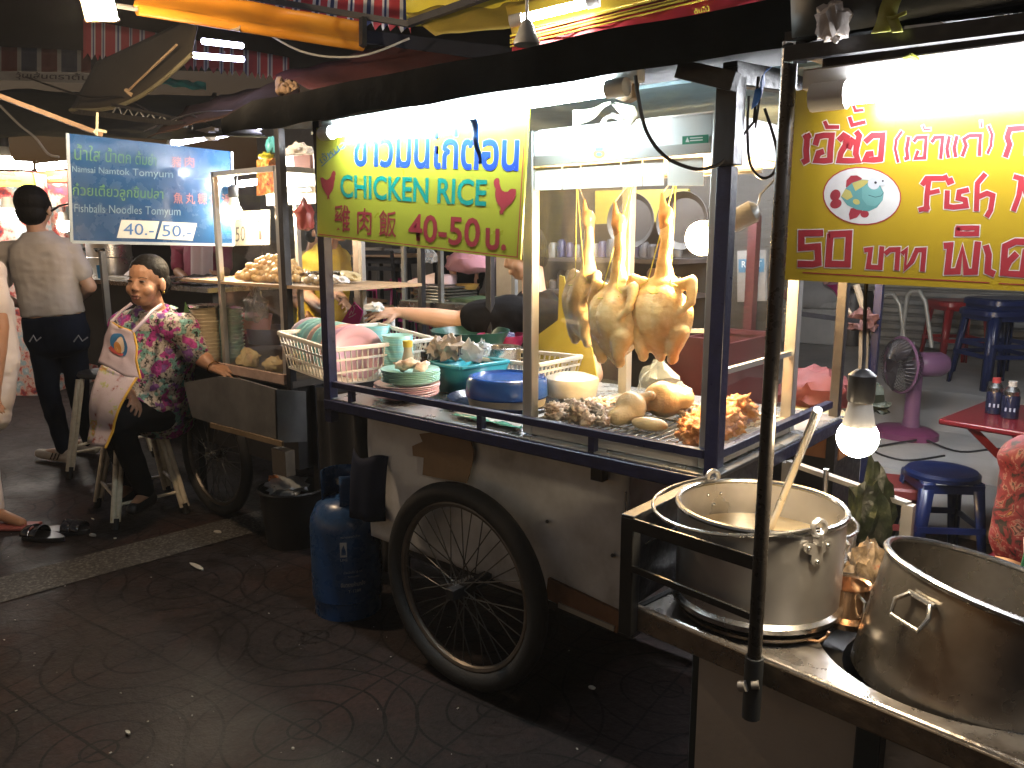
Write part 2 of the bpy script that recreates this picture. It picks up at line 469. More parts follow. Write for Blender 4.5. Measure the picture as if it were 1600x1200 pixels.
# back of the shop
plaster = pm('grey_plaster', (.30, .29, .275), .8, 0, .35, 2.5, bump=.1)
b = MB(); b.bx((-16, 10.2, 0), (-2.9, 10.4, 4.2)); tag(b.build('back_wall', plaster, None, (0, 0, 0)), kind='structure')
YS = 8.3
def shutter():
    t = thing('roller_shutter', 'closed grey steel roller shutter behind the plastic stools', 'shutter', (0, YS, .45))
    b = MB(); n = 34; H = 2.7
    pts = []
    for i in range(n):
        z = .46 + H * i / n; pts += [(YS, z), (YS - .018, z + .02), (YS - .018, z + H / n - .02), (YS, z + H / n - .006)]
    vs = [(b.bm.verts.new((-2.75, y, z)), b.bm.verts.new((3.5, y, z))) for y, z in pts]
    for p, q_ in zip(vs, vs[1:]): b.face([p[0], p[1], q_[1], q_[0]])
    b.build('curtain', pm('shutter_grey', (.27, .28, .27), .5, .3, .35, 4, rvar=.1), t)
    b = MB(); b.bx((-2.9, YS - .06, .45), (-2.75, YS + .1, 3.3)); b.bx((3.5, YS - .06, .45), (3.65, YS + .1, 3.3)); b.build('guide_rail', alu_dull, t)
    b = MB(); b.bx((-2.9, YS - .2, 3.16), (3.65, YS + .2, 3.5)); b.build('housing', alu_dull, t)
shutter()

# ================================================================ lamps
def tube_lamp(name, a, b_, r, mat, label, group=None, caps=True, body=None):
    a, b_ = V(a), V(b_); t = thing(name, label, 'tube lamp', tuple((a + b_) / 2), group)
    d = (b_ - a).normalized()
    m = MB(); m.tube([a + d * .02, b_ - d * .02], r, 12); m.build('glowing_tube', mat, t)
    if caps:
        for p, s in ((a, 1), (b_, -1)):
            m = MB(); m.tube([p - d * s * .03, p + d * s * .022], r * 1.35, 12); m.build('lamp_holder', white_pl, t)
    if body:
        off, hw, hh, bm_ = body
        m = MB(); m.bar(a + V(off) - d * .05, b_ + V(off) + d * .05, hw, hh); m.build('lamp_housing', bm_, t, bevel=.003)
    return t
# ================================================================ chicken rice cart
YF = 1.75
XL, XR = -2.355, -.845
ZT = .93
cart = thing('chicken_rice_cart', 'metal street food cart with navy frame and spoked wheel under the green chicken rice sign', 'food cart', (-1.6, 2.1, 0))
def bar_part(name, segs, mat, parent, bevel=.002):
    m = MB()
    for s in segs: m.bar(*s)
    return m.build(name, mat, parent, bevel=bevel)
# frame: rails and posts
bar_part('post', [((XL, YF, .84), (XL, YF, 1.90), .036)], navy, cart)
bar_part('post', [((XR, YF, .80), (XR, YF, 1.66), .036)], navy, cart)
bar_part('post_sleeve', [((XR, YF, 1.662), (XR, YF, 1.87), .05)], blackpaint, cart)
bar_part('post', [((XL, 2.62, .5), (XL, 2.62, 1.95), .03)], blackpaint, cart)
bar_part('post', [((-.85, 2.62, .5), (-.85, 2.62, 1.95), .03)], blackpaint, cart)
zr = PY(1112, 711, YF).z
bar_part('guard_rail', [((XL + .02, YF, zr), (XR - .02, YF, zr), .022), ((XR, YF + .02, zr), (XR, 2.55, zr), .022)], navy, cart)
xs = PY(752, 650, YF).x
m = MB()
for x in (xs, XL + .12, -1.2): m.bar((x, YF, .91), (x, YF, zr - .011), .02)
m.build('rail_support', navy, cart)
bar_part('edge_beam', [((XL - .02, YF + .005, .905), (XR + .02, YF + .005, .905), .05, .038), ((XR, YF + .03, .905), (XR, 2.62, .905), .05, .038), ((XL, YF + .03, .905), (XL, 2.62, .905), .05, .038), ((XL, 2.62, .905), (XR, 2.62, .905), .05, .038)], navy, cart, .004)
m = MB(); m.bx((XL - .02, YF - .010, .926), (XR + .02, 2.64, ZT)); m.build('table_top', tabletop, cart)
# body panels
YP = 1.905
px0, px1 = PY(576, 700, YP).x, PY(983, 800, YP).x
zb = PY(960, 975, YP).z
m = MB()
def panel(u, v):
    x = px0 + (px1 - px0) * u; z = zb + (.885 - zb) * v
    return V((x, YP + noise.noise(V((x * 3, z * 3, 1))) * .012 + noise.noise(V((x * 9, z * 9, 5))) * .004, z))
m.grid(panel, 40, 24); m.build('side_panel', galv, cart, solid=.004)
m = MB(); m.bx((px0, YP, zb), (px0 + .02, 2.55, .88)); m.build('end_panel', galv, cart); m = MB(); m.bx((px1 - .02, YP, zb), (px1, 2.55, .88)); m.build('end_panel', galv, cart)
m = MB(); m.bx((px0 + .01, 2.53, zb), (px1 - .01, 2.55, .88)); m.build('back_panel', galv, cart)
rust = pm('rusty_plank', (.22, .11, .055), .8, 0, .5, 9, bump=.3)
m = MB(); m.bar(PY(856, 918, YP - .012), PY(968, 972, YP - .012), .012, .07); m.build('lower_plank', rust, cart)
m = MB(); m.bar(PY(873, 945, YP - .02), PY(960, 982, YP - .02), .008, .016); m.build('plank_edge', pm('pale_edge', (.4, .36, .3), .8), cart)
m = MB(); m.bar(PY(978, 768, YP - .006), PY(978, 960, YP - .006), .006, .004); m.build('panel_corner_strip', chrome, cart)
m = MB(); m.bx(PY(923, 728, YP - .05), PY(950, 750, YP - .02)); m.build('bracket', blackpaint, cart)
m = MB()
for p in ((855, 815), (957, 868)): m.tube([PY(*p, YP - .022), PY(*p, YP + .005)], .006, 8)
m.build('rivet', blackpaint, cart)
bar_part('chassis', [((px0 + .05, 2.0, .31), (px1 - .02, 2.0, .31), .05), ((px0 + .05, 2.5, .31), (px1 - .02, 2.5, .31), .05), ((-1.73, 1.72, .36), (-1.73, 2.7, .36), .035)], blackpaint, cart)
bar_part('leg', [((-1.02, 2.45, 0), (-1.02, 2.45, .3), .04)], blackpaint, cart)
bar_part('leg', [((-2.35, 2.45, 0), (-2.35, 2.45, .3), .04)], blackpaint, cart)

def make_wheel(c, rad, rt, parent, nsp=36, tyre_name='tyre'):
    """bicycle style wheel in the x-z plane"""
    c = V(c); w = thing('wheel', None, None, tuple(c - woff(parent))); w.parent = parent
    m = MB(); pts = [c + V((math.cos(a), 0, math.sin(a))) * (rad - rt) for a in [2 * math.pi * k / 64 for k in range(64)]]
    m.tube(pts, rt, 14, closed=True)
    m.build(tyre_name, rubber, w)
    m = MB(); rr = rad - 2 * rt - .004
    m.tube([c + V((math.cos(a), 0, math.sin(a))) * rr for a in [2 * math.pi * k / 64 for k in range(64)]], .014, 8, closed=True); m.build('rim', pm('rusty_rim', (.16, .14, .12), .45, .7, .4, 20), w)
    m = MB()
    for k in range(nsp):
        a = 2 * math.pi * k / nsp; s = 1 if k % 2 else -1; ha = a + s * (.9 if k % 4 < 2 else -.9)
        m.tube([c + V((math.cos(ha) * .025, s * .03, math.sin(ha) * .025)), c + V((math.cos(a) * rr, 0, math.sin(a) * rr))], .0022, 5)
    m.build('spokes', pm('dull_spokes', (.10, .10, .10), .5, .7), w)
    m = MB(); m.tube([c + V((0, -.045, 0)), c + V((0, .045, 0))], .024, 16); m.tube([c + V((0, -.06, 0)), c + V((0, .06, 0))], .01, 12); m.build('hub', chrome, w)
    return w
make_wheel((-1.75, 1.80, .357), .357, .034, cart)
make_wheel((-1.75, 2.66, .357), .357, .034, cart)
# cardboard patch taped on the panel
m = MB()
out = [(655, 678), (672, 676), (700, 680), (735, 690), (740, 705), (738, 720), (732, 745), (728, 755), (690, 748), (660, 742), (662, 715), (645, 712), (644, 697), (660, 690)]
m.poly([PY(x, y, YP - .02) for x, y in out], .005, (0, -1, 0))
m.one('cardboard_patch', 'torn brown cardboard patch stuck on the grey side panel of the chicken rice cart', 'cardboard', card, tuple(PY(695, 715, YP - .02)))
# roof
m = MB()
def roof_edge(u):
    return 1.862 + .012 * math.sin(u * 23) * 0 + noise.noise(V((u * 9, 0, 0))) * .012
x0, x1 = PY(352, 205, 1.6).x, PY(1243, 60, 1.6).x
NU = 60
rows = []
for i in range(NU + 1):
    u = i / NU; x = x0 + (x1 - x0) * u
    zt = (1.955 if u > .1 else 1.915 + .4 * u) + noise.noise(V((u * 7, 4, 0))) * .008
    zb_ = roof_edge(u)
    rows.append([m.bm.verts.new(q) for q in ((x, 2.95, 2.06), (x, 1.64, zt + .01), (x, 1.585, zt), (x, 1.583 + noise.noise(V((u * 14, 1, 0))) * .006, (zt + zb_) / 2), (x, 1.59, zb_), (x, 1.62, zb_ + .012), (x, 1.66, zb_ + .03), (x, 2.95, 2.01))])
for p, q in zip(rows, rows[1:]):
    for k in range(7): m.face([p[k], q[k], q[k + 1], p[k + 1]], k in (2, 3, 4))
m.build('canopy', tarp, cart)
bar_part('canopy_bracket', [(PY(1062, 108, 1.66), PY(1150, 128, 1.66), .03, .04)], blackpaint, cart)
for sg in (((XR, 1.74, 1.86), (XR, 2.62, 1.93), .035, .05), ((XL, 1.74, 1.86), (XL, 2.62, 1.93), .035, .05)): bar_part('canopy_bracket', [sg], blackpaint, cart)
m = MB(); m.bx((-2.75, 2.0, 1.905), (-.6, 2.9, 1.915)); m.build('canopy_lining', pm('pale_blue_tarp', (.30, .40, .43), .5, 0, .35, 7, bump=.4, bscale=14), cart)

# ---------------------------------------------------------------- glass cabinet standing on the cart
case = thing('glass_cabinet', 'aluminium glass display cabinet with hanging chickens on the chicken rice cart', 'display cabinet', (-1.19, 2.08, ZT))
CX0, CX1, CY0, CY1, CZ0, CZ1 = -1.452, -.882, 1.79, 2.30, .934, 1.79
w = .034
for x in (CX0, CX1):
    for y in (CY0, CY1): bar_part('corner_post', [((x, y, CZ0), (x, y, CZ1), w, w)], alu, case, .003)
m = MB()
for z in (CZ0 + .022, ):
    for y in (CY0, CY1): m.bar((CX0 + w / 2, y - .001, z), (CX1 - w / 2, y - .001, z), .028, .044)
    for x in (CX0, CX1): m.bar((x, CY0 + w / 2, z), (x, CY1 - w / 2, z), .028, .044)
m.build('bottom_frame', alu_dull, case, bevel=.002)
zpt = 1.699
wpan = pm('white_painted_sheet', (.74, .75, .73), .35, 0, .1, 10, rvar=.08)
m = MB()
m.bx((CX0 + .018, CY0 - .012, zpt), (CX1 - .018, CY0 + .01, CZ1 - .004))
m.bx((CX1 - .01, CY0 + .018, zpt), (CX1 + .012, CY1 - .018, CZ1 - .004))
m.bx((CX0 - .012, CY0 + .018, zpt), (CX0 + .01, CY1 - .018, CZ1 - .004))
m.bx((CX0 + .018, CY1 - .01, zpt), (CX1 - .018, CY1 + .012, CZ1 - .004))
m.build('header_panel', wpan, case, bevel=.002)
m = MB(); m.bx((CX0 + .018, CY0 - .016, zpt - .004), (CX1 - .018, CY0 - .004, zpt + .022)); m.bx((CX1 + .004, CY0 + .02, zpt - .004), (CX1 + .016, CY1 - .02, zpt + .022)); m.build('header_trim', alu, case)
m = MB(); m.bx((CX0 + .012, CY0 + .012, CZ1 - .003), (CX1 - .012, CY1 - .012, CZ1 + .004)); m.build('cabinet_roof', wpan, case)
def pane(nm, lo, hi):
    m = MB(); m.bx(lo, hi); m.build(nm, glass, case)
pane('glass_pane', (CX0 + .012, CY0 - .003, CZ0 + .045), (CX1 - .012, CY0 + .001, zpt))
pane('glass_pane', (CX1 - .001, CY0 + .012, CZ0 + .045), (CX1 + .003, CY1 - .012, zpt))
pane('glass_pane', (CX0 - .003, CY0 + .012, CZ0 + .045), (CX0 + .001, CY1 - .012, zpt))
# inner horizontal bar visible through the glass
m = MB(); m.bar((CX0, 2.29, 1.19), (CX0 + .30, 2.29, 1.215), .012); m.build('shelf_bar', alu, case); m = MB(); m.bar((CX1 + .002, CY0, 1.17), (CX1 + .002, CY1, 1.17), .014); m.build('shelf_bar', alu, case)
# perforated base tray
m = MB(); m.bx((CX0 + .02, CY0 + .02, CZ0 + .002), (CX1 - .02, CY1 - .02, CZ0 + .010)); m.build('floor_sheet', pm('dark_tray', (.10, .11, .12), .35, .6, .3, 20), case)
m = MB()
for i in range(24): m.tube([(CX0 + .03 + i * .0243, CY0 + .03, CZ0 + .03), (CX0 + .03 + i * .0243, CY1 - .03, CZ0 + .03)], .0022, 5)
for i in range(5): m.tube([(CX0 + .03, CY0 + .04 + i * .09, CZ0 + .026), (CX1 - .03, CY0 + .04 + i * .09, CZ0 + .026)], .003, 5)
m.build('wire_rack', steel, case)
bm_ = MB(); bm_.tube([(CX0 + .02, 2.07, 1.675), (CX1 - .02, 2.07, 1.675)], .007, 8); bm_.build('hanging_rod', steel, case)
# sticker and card strip
def casefront(px, py, d=0.): return PY(px, py, CY0 - .0165 - d)
m = MB(); m.poly([casefront(1066, 213), casefront(1107, 210), casefront(1107, 223), casefront(1066, 226)]); m.build('green_sticker', pm('sticker_green', (.02, .22, .12), .4), case)
m = MB()
for y in (214.5, 218.5): m.poly([casefront(1078, y + .5, .0006), casefront(1098, y - .8, .0006), casefront(1098, y + .9, .0006), casefront(1078, y + 2.2, .0006)])
m.poly([casefront(1071, 222, .0006), casefront(1074, 214, .0006), casefront(1077, 222, .0006)])
m.build('sticker_print', pm('sticker_white', (.7, .75, .7), .5), case)
m = MB(); m.poly([casefront(*p) for p in ell2(936, 240, 9, 7)]); m.build('round_emblem', pm('emblem_gold', (.50, .34, .08), .4), case)
m = MB(); m.poly([casefront(p[0], p[1], .0005) for p in ell2(936, 241, 5, 3.4)]); m.poly([casefront(*p, .0005) for p in ((930, 236), (929, 228), (934, 231), (936, 224), (938, 231), (943, 228), (942, 236))]); m.build('emblem_figure', pm('emblem_green', (.10, .20, .16), .4), case)
cards = [(834, 877, 262.5, 298, 260, 296), (879, 906, 260, 296, 258.5, 294.5), (908, 969, 258, 294.5, 253, 292), (971, 1003, 253, 292, 250, 290.5), (1005, 1037, 250, 290.5, 248, 289.5), (1043, 1099, 248, 290, 245, 290)]
m = MB()
for xa, xb, ya0, ya1, yb0, yb1 in cards:
    m.poly([PY(xa, ya0, CY0 - .006), PY(xb, yb0, CY0 - .006), PY(xb, yb1, CY0 - .006), PY(xa, ya1, CY0 - .006)], .0015, (0, -1, 0))
m.build('blank_card', pm('blank_white_card', (.74, .73, .68), .6, 0, .08), case)

# ---------------------------------------------------------------- chickens
skin = pm('poached_chicken_skin', (.62, .38, .14), .24, 0, .3, 14, bump=.2, bscale=110, sss=.1, rvar=.1, stops=[(.30, (.50, .29, .11)), (.46, (.66, .47, .23)), (.7, (.74, .60, .36))])
skin_pale = pm('pale_chicken_skin', (.68, .51, .29), .22, 0, .25, 14, bump=.25, bscale=160, sss=.15, rvar=.08)
string_m = pm('yellow_string', (.50, .52, .08), .6)
def chicken_prims(rot=0.):
    P = []
    e = lambda c, r, rt=None: P.append(('e', c, r, rt) if rt is not None else ('e', c, r))
    cp = lambda a, b, r0, r1: P.append(('c', a, b, r0, r1))
    # hangs by the neck; z=0 at the shoulders, x across, -y towards the street
    e((0, 0, -.100), (.092, .074, .088)); e((.02, -.024, -.085), (.058, .058, .08)); e((-.02, -.024, -.085), (.058, .058, .08)); e((0, 0, -.15), (.066, .056, .06))
    e((0, 0, -.02), (.058, .045, .04)); cp((0, -.01, -.19), (0, .0, -.215), .028, .016)
    cp((0, 0, -.02), (0, 0, .06), .034, .021); cp((0, 0, .06), (.004, 0, .155), .019, .017)
    for s in (-1, 1):
        cp((s * .045, -.005, -.012), (s * .088, -.012, .004), .021, .018)
        cp((s * .09, -.012, .006), (s * .098, -.03, -.052), .017, .014)
        cp((s * .098, -.03, -.052), (s * .075, -.046, -.082), .012, .007)
        cp((s * .055, -.02, -.14), (s * .05, -.03, -.19), .038, .02)
        cp((s * .05, -.03, -.19), (s * .046, -.02, -.215), .015, .017)
    return P
def head_prims():
    return [('e', (.002, -.004, .185), (.021, .024, .028)), ('c', (0, 0, .155), (0, -.002, .18), .018, .02), ('c', (-.002, -.012, .20), (-.006, -.016, .245), .013, .004)]
def hung_chicken(pxb, pyb, y, rz, label, sc=1., pale=False):
    c = PY(pxb, pyb, y)
    t = thing('hanging_chicken', label, 'chicken', tuple(c), 'poached chickens hanging in the glass cabinet')
    rm = Matrix.Translation(c) @ Matrix.Rotation(rz, 4, 'Z') @ Matrix.Scale(sc, 4)
    me = blob(chicken_prims(), .0045, 7, lambda p: noise.noise_vector(p * 20) * .0035 + noise.noise_vector(p * 60) * .001); me.transform(rm)
    link_mesh('body', me, skin_pale if pale else skin, t)
    me = blob(head_prims(), .003, 2); me.transform(rm); link_mesh('head', me, pm('chicken_head_skin', (.50, .25, .10), .25, 0, .3, 30, bump=.2), t)
    m = MB()
    top = V((c.x, 2.07, 1.675))
    for s in (-1, 1): m.tube([top, rm @ V((s * .035, -.03, .0)), rm @ V((s * .06, -.03, -.012))], .0018, 5)
    m.tube([rm @ V((-.056, -.034, -.022)), rm @ V((0, -.07, -.03)), rm @ V((.056, -.034, -.022))], .0016, 5)
    m.build('string', string_m, t)
    m = MB(); m.tube([top + V((0, 0, .012)), top, rm @ V((-.006, -.016, .243))], .002, 5); m.build('hook', steel, t)
    return t
hung_chicken(1037, 440, 2.02, R(4), 'rightmost golden hanging chicken lit by the bulb in the cabinet')
hung_chicken(966, 449, 2.00, R(-22), 'middle golden hanging chicken with long bare neck tied by yellow string')
hung_chicken(919, 431, 2.14, R(-30), 'pale hanging chicken at the back left in the cabinet', .98, True)

def chunk(seed, r, amp=.35): return crumple((0, 0, 0), r, seed, amp, 5, 0, 2, False)
def put(name, me, mat, loc, label, cat, group, rz=0, sc=1., tilt=0):
    o = bpy.data.objects.new(name, me); COL.objects.link(o)
    if not me.materials: me.materials.append(mat)
    o.location = loc; o.rotation_euler = (tilt, tilt * .6, rz); o.scale = (sc, sc, sc)
    return tag(o, label, cat, group)
def chunk_meshes(n, r, amp, seed, smooth=True, sub=2, sc=5):
    out = []
    for i in range(n):
        b = crumple((0, 0, 0), r, seed + i * 3.7, amp, sc, 0, sub, False); me = bpy.data.meshes.new('chunk'); 
        if smooth:
            for f in b.bm.faces: f.smooth = True
        b.bm.to_mesh(me); b.bm.free(); out.append(me)
    return out
# whole poached chickens lying on the rack
ZR = CZ0 + .033
def lying(px, py, prims, label):
    c = PZ(px, py, ZR); me = blob([(p[0], V(p[1]) + c, *( [V(p[2]) + c] + list(p[3:]) if p[0] == 'c' else list(p[2:]))) for p in prims], .005, 4, lambda p: noise.noise_vector(p * 30) * .002)
    tag(link_mesh('poached_chicken', me, skin_pale, None, tuple(c)), label, 'chicken', 'poached chickens lying on the rack')
lying(1035, 652, [('e', (0, 0, .055), (.062, .052, .055)), ('c', (-.03, -.02, .05), (-.055, -.05, .025), .032, .02), ('c', (.02, .02, .06), (.05, .03, .06), .045, .035)], 'largest pale poached chicken lying in the middle of the rack')
lying(985, 660, [('e', (0, 0, .045), (.048, .042, .048)), ('c', (.0, -.03, .03), (-.012, -.055, .025), .033, .027), ('c', (-.02, .03, .05), (.03, .06, .075), .022, .016)], 'smaller pale poached chicken left of the largest on the rack')
lying(1015, 672, [('e', (0, 0, .018), (.055, .026, .02), Matrix.Rotation(.2, 3, 'Z'))], 'pale halved chicken breast lying in front of the poached chickens')
fried_m = pm('fried_chicken_crust', (.52, .21, .05), .55, 0, .5, 30, bump=.7, bscale=70, stops=[(.3, (.30, .09, .018)), (.5, (.52, .20, .045)), (.7, (.66, .33, .09))])
fm = chunk_meshes(5, (.052, .040, .036), .55, 3, True, 4, 10)
for i, (px, py, yy_, sc) in enumerate([(1088, 690, 1.88, .95), (1122, 694, 1.87, 1.1), (1110, 670, 1.93, 1.1), (1146, 678, 1.92, 1.1), (1136, 652, 1.98, 1.1), (1163, 662, 2.0, 1.05), (1080, 670, 1.96, .8), (1172, 688, 1.97, 1.0), (1150, 634, 2.06, .85), (1098, 656, 2.02, .9), (1163, 642, 2.10, .9), (1126, 640, 2.08, .9)]):
    p = PY(px, py, yy_); p.x = min(p.x, CX1 - .055); p.z = max(p.z, ZR + .02)
    put('fried_chicken', fm[i % 5], fried_m, p, 'crusty orange piece of fried chicken heaped at the right end of the cabinet', 'fried chicken', 'fried chicken pieces', i * 1.3, sc, .4)
meat_m = pm('chopped_meat', (.48, .36, .25), .4, 0, .4, 25, bump=.4, stops=[(.3, (.28, .14, .10)), (.5, (.48, .37, .27)), (.72, (.60, .52, .42))])
mm = chunk_meshes(6, (.024, .018, .013), 1.2, 40, True, 3, 9)
rnd = random.Random(3)
for i in range(44):
    px = rnd.uniform(838, 955); py = rnd.uniform(628, 664) - (px - 838) * .05
    p = PZ(px, py, ZR + .01 + rnd.uniform(0, .032) * (1.2 - (px - 838) / 120))
    p.y = max(p.y, CY0 + .045); p.x = max(p.x, CX0 + .04); put('chopped_chicken', mm[i % 6], meat_m, p, 'small ragged piece of chopped chicken on the left of the cabinet floor', 'chopped chicken', 'chopped chicken scraps', rnd.uniform(0, 6), rnd.uniform(.6, 1.2), rnd.uniform(-.6, .6))
for i in range(14):
    p = PZ(rnd.uniform(1060, 1105), rnd.uniform(630, 650), ZR + .02)
    put('shredded_chicken', mm[i % 5], meat_m, p, 'small shred of cooked chicken beside the fried pieces', 'shredded chicken', 'shredded chicken scraps', rnd.uniform(0, 6), .8, .3)
# white rice tub and bags inside
c = PY(893, 625, 2.2); c.z = ZR
m = MB(); m.lathe([(0, 0), (.085, 0), (.095, .05), (.09, .062), (.05, .075), (0, .08)], c, 28); m.one('rice_tub', 'pale covered tub standing behind the chopped chicken', 'tub', pm('tub_beige', (.52, .46, .38), .4), tuple(c))
clear = bagmat('clear_bag', (.78, .82, .84), .22)
def bag(name, px, py, y, r, label, mat=clear, seed=1, knot=.75, amp=.5, group=None, dz=0, cat='plastic bag'):
    c = PY(px, py, y); c.z += dz
    return crumple(c, r, seed, amp, 7, knot).one(name, label, cat, mat, (c.x, c.y, c.z - r[2] * .6), group)
bag('plastic_bag', 1030, 600, 2.16, (.075, .04, .09), 'crumpled clear plastic bag standing behind the poached chickens', bagmat('frosty_bag', (.62, .76, .88), .12), 4)
bag('plastic_bag', 1062, 612, 2.24, (.045, .03, .035), 'small knotted clear bag lying beside the taller crumpled bag in the cabinet', clear, 9)

# bulb in the cabinet
def bulb(name, c, r, mat, label, socket=True, cord=None, group=None, up=(0, 0, 1)):
    c = V(c); t = thing(name, label, 'light bulb', tuple(c), group); rot = frame(up)
    m = MB(); prof = [(0, -r)] + [(r * math.cos(a), r * math.sin(a)) for a in [-math.pi / 2 + math.pi * k / 20 for k in range(1, 13)]] + [(r * .8, r * .62)]
    m.lathe(prof, c, 24, rot); m.build('glowing_globe', mat, t)
    m = MB(); m.lathe([(r * .8, r * .62), (r * .62, r * 1.5), (r * .55, r * 1.9), (.0, r * 1.92)], c, 20, rot); m.build('bulb_neck', pm('bulb_neck_white', (.6, .58, .54), .4), t)
    if socket:
        m = MB(); m.lathe([(r * .6, r * 1.85), (r * .66, r * 2.0), (r * .66, r * 3.2), (r * .3, r * 3.5), (0, r * 3.52)], c, 18, rot); m.build('bulb_socket', blackpaint, t)
    if cord:
        m = MB(); m.tube([c + rot @ V((0, 0, r * 3.4))] + [V(q) for q in cord], .0035, 6); m.build('cord', blackpaint, t)
    return t
warm = (1., .66, .32)
bc = PY(1098, 372, 2.1)
bulb('light_bulb', bc, .048, em('cabinet_bulb_glow', (1., .62, .28), 420.), 'glowing warm light bulb hanging inside the glass cabinet beside the chickens', True, [(bc.x + .12, 2.2, 1.62), (bc.x + .15, 2.26, 1.68)], up=(.9, .25, .5))

# ---------------------------------------------------------------- crockery and goods on the cart
def lathe_mesh(prof, n=36):
    m = MB(); m.lathe(prof, (0, 0, 0), n); bmesh.ops.recalc_face_normals(m.bm, faces=m.bm.faces[:])
    me = bpy.data.meshes.new('d'); m.bm.to_mesh(me); m.bm.free(); return me
def plate_prof(r, h=.018, t=.003): return [(0, .002), (r * .58, .002), (r * .66, .004), (r, h), (r * 1.005, h + .0015), (r * .99, h + t), (r * .64, .004 + t), (r * .56, .002 + t), (0, .002 + t)]
mint = pm('mint_melamine', (.30, .56, .52), .3, 0, .1, 12); pinkm = pm('pink_melamine', (.68, .42, .52), .3, 0, .1, 12); peach = pm('peach_melamine', (.66, .40, .34), .3, 0, .1, 12)
pinkpale = pm('pale_pink_melamine', (.66, .50, .55), .3, 0, .1, 12); aqua = pm('aqua_melamine', (.22, .55, .56), .3, 0, .1, 12)
def with_mat(me, mat): me = me.copy(); me.materials.clear(); me.materials.append(mat); return me
PM = lathe_mesh(plate_prof(.105)); PMl = lathe_mesh(plate_prof(.118))
c0 = PZ(604, 628, ZT + .004); c0.y = max(c0.y, 1.905)
for i in range(6): put('plate', with_mat(PMl, pinkpale if i % 3 else pinkm), None, c0 + V((rnd.uniform(-.004, .004), rnd.uniform(-.004, .004), i * .0075)), 'pale pink plate in the lower stack behind the guard rail', 'plate', 'pale pink stacked plates', 0)
c1 = c0 + V((.012, .01, .045 + .006))
for i in range(7): put('plate', with_mat(PM, mint), None, c1 + V((rnd.uniform(-.002, .002), rnd.uniform(-.002, .002), i * .0062)), 'pale mint plate stacked on top of the pink plates', 'plate', 'mint stacked plates', 0)
ctop = c1 + V((0, 0, .06))
mm2 = chunk_meshes(3, (.034, .026, .02), .9, 70)
for i, dx in enumerate((-.035, .0, .04)): put('chicken_scrap', mm2[i], meat_m, ctop + V((dx, .012 * i - .01, .004 + .008 * (i % 2))), ['left', 'middle', 'right'][i] + ' scrap of boiled chicken lying on the mint plate stack', 'chicken scrap', 'chicken scraps on the mint plates', i, 1.)
# white rack of standing plates
wire = pm('white_wire_plastic', (.70, .66, .58), .45, 0, .15, 10)
def basket(A, e1, e2, h, lab, nm='plate_basket', mat=wire, flare=.03, nslit=14, cat='basket'):
    """open plastic basket on four floor corners: A, e1 (long), e2 (short)"""
    A, e1, e2 = V(A), V(e1), V(e2); up = V((0, 0, h)); c = A + (e1 + e2) / 2
    t = thing(nm, lab, cat, tuple(c))
    cs = [A, A + e1, A + e1 + e2, A + e2]; top = [q + up + (q - c).normalized() * flare for q in cs]
    m = MB()
    for i in range(4): m.bar(top[i], top[(i + 1) % 4], .014, .016)
    m.build('rim', mat, t, bevel=.003)
    m = MB()
    for i in range(4):
        j = (i + 1) % 4; L = (cs[j] - cs[i]).length; n = max(4, int(nslit * L / e1.length))
        for k in range(n + 1):
            u = k / n; m.bar(cs[i].lerp(cs[j], u), top[i].lerp(top[j], u), .006, .003)
        for v in (.02, .35, .7): m.bar(cs[i].lerp(top[i], v), cs[j].lerp(top[j], v), .005, .008)
    m.build('slatted_side', mat, t)
    m = MB(); m.poly([q + V((0, 0, .004)) for q in cs], .003, (0, 0, 1)); m.build('base', mat, t)
    return t
ZB = ZT + .004
bA = PZ(505, 640, ZB)
bA = V((-2.42, 1.83, ZB + .02))
basket(bA, (-.34, .02, .03), (.05, .42, 0), .14, 'white slatted plastic basket full of standing plates beside the navy post', flare=.035, nslit=16)
PMs = lathe_mesh(plate_prof(.106, .020, .0025))
for i in range(10):
    u = i / 9
    p = bA + V((-.07, .10, .10)) + V((-.31, .02, .012)) * u + V((.0, .05, 0))
    mt_ = [pinkm, pinkm, peach, mint, mint, peach, mint][i] if i < 7 else (mint if i % 3 else pinkpale)
    lab = 'pink plate standing at the front of the white basket' if i < 2 else ('peach plate standing between pink and mint plates in the basket' if mt_ is peach else ('pale mint plate standing in the row in the white basket' if mt_ is mint else 'pale pink plate standing among the mint ones in the basket'))
    o = put('plate', with_mat(PMs, mt_), None, p, lab, 'plate', 'plates standing in the white basket')
    o.rotation_euler = (R(4), R(76 + rnd.uniform(-3, 3)), R(-24 + rnd.uniform(-3, 3)))
# bowls
def bowl_prof(r, h): return [(0, 0), (r * .5, 0), (r * .55, .006), (r * .8, h * .45), (r, h), (r * .97, h), (r * .76, h * .47), (r * .5, .008), (0, .008)]
BM = lathe_mesh(bowl_prof(.066, .055)); BM2 = lathe_mesh(bowl_prof(.062, .052))
for (px, py, n, lab, y, me) in ((588, 558, 17, 'aqua bowl in the stack under the reaching hand', 2.25, BM), (622, 560, 16, 'aqua bowl in the nearer stack beside the yellow capped bottle', 2.10, BM2)):
    c = PY(px, py, y); zt = c.z; c = V((c.x, y, ZT + .004))
    top_z = PY(px, 508 if y > 2.2 else 522, y).z - .055
    for i in range(n): put('bowl', with_mat(me, aqua if i % 3 else mint), None, c + V((rnd.uniform(-.002, .002), 0, (top_z - c.z) * i / (n - 1))), lab, 'bowl', lab.replace('bowl in', 'bowls of'), 0)
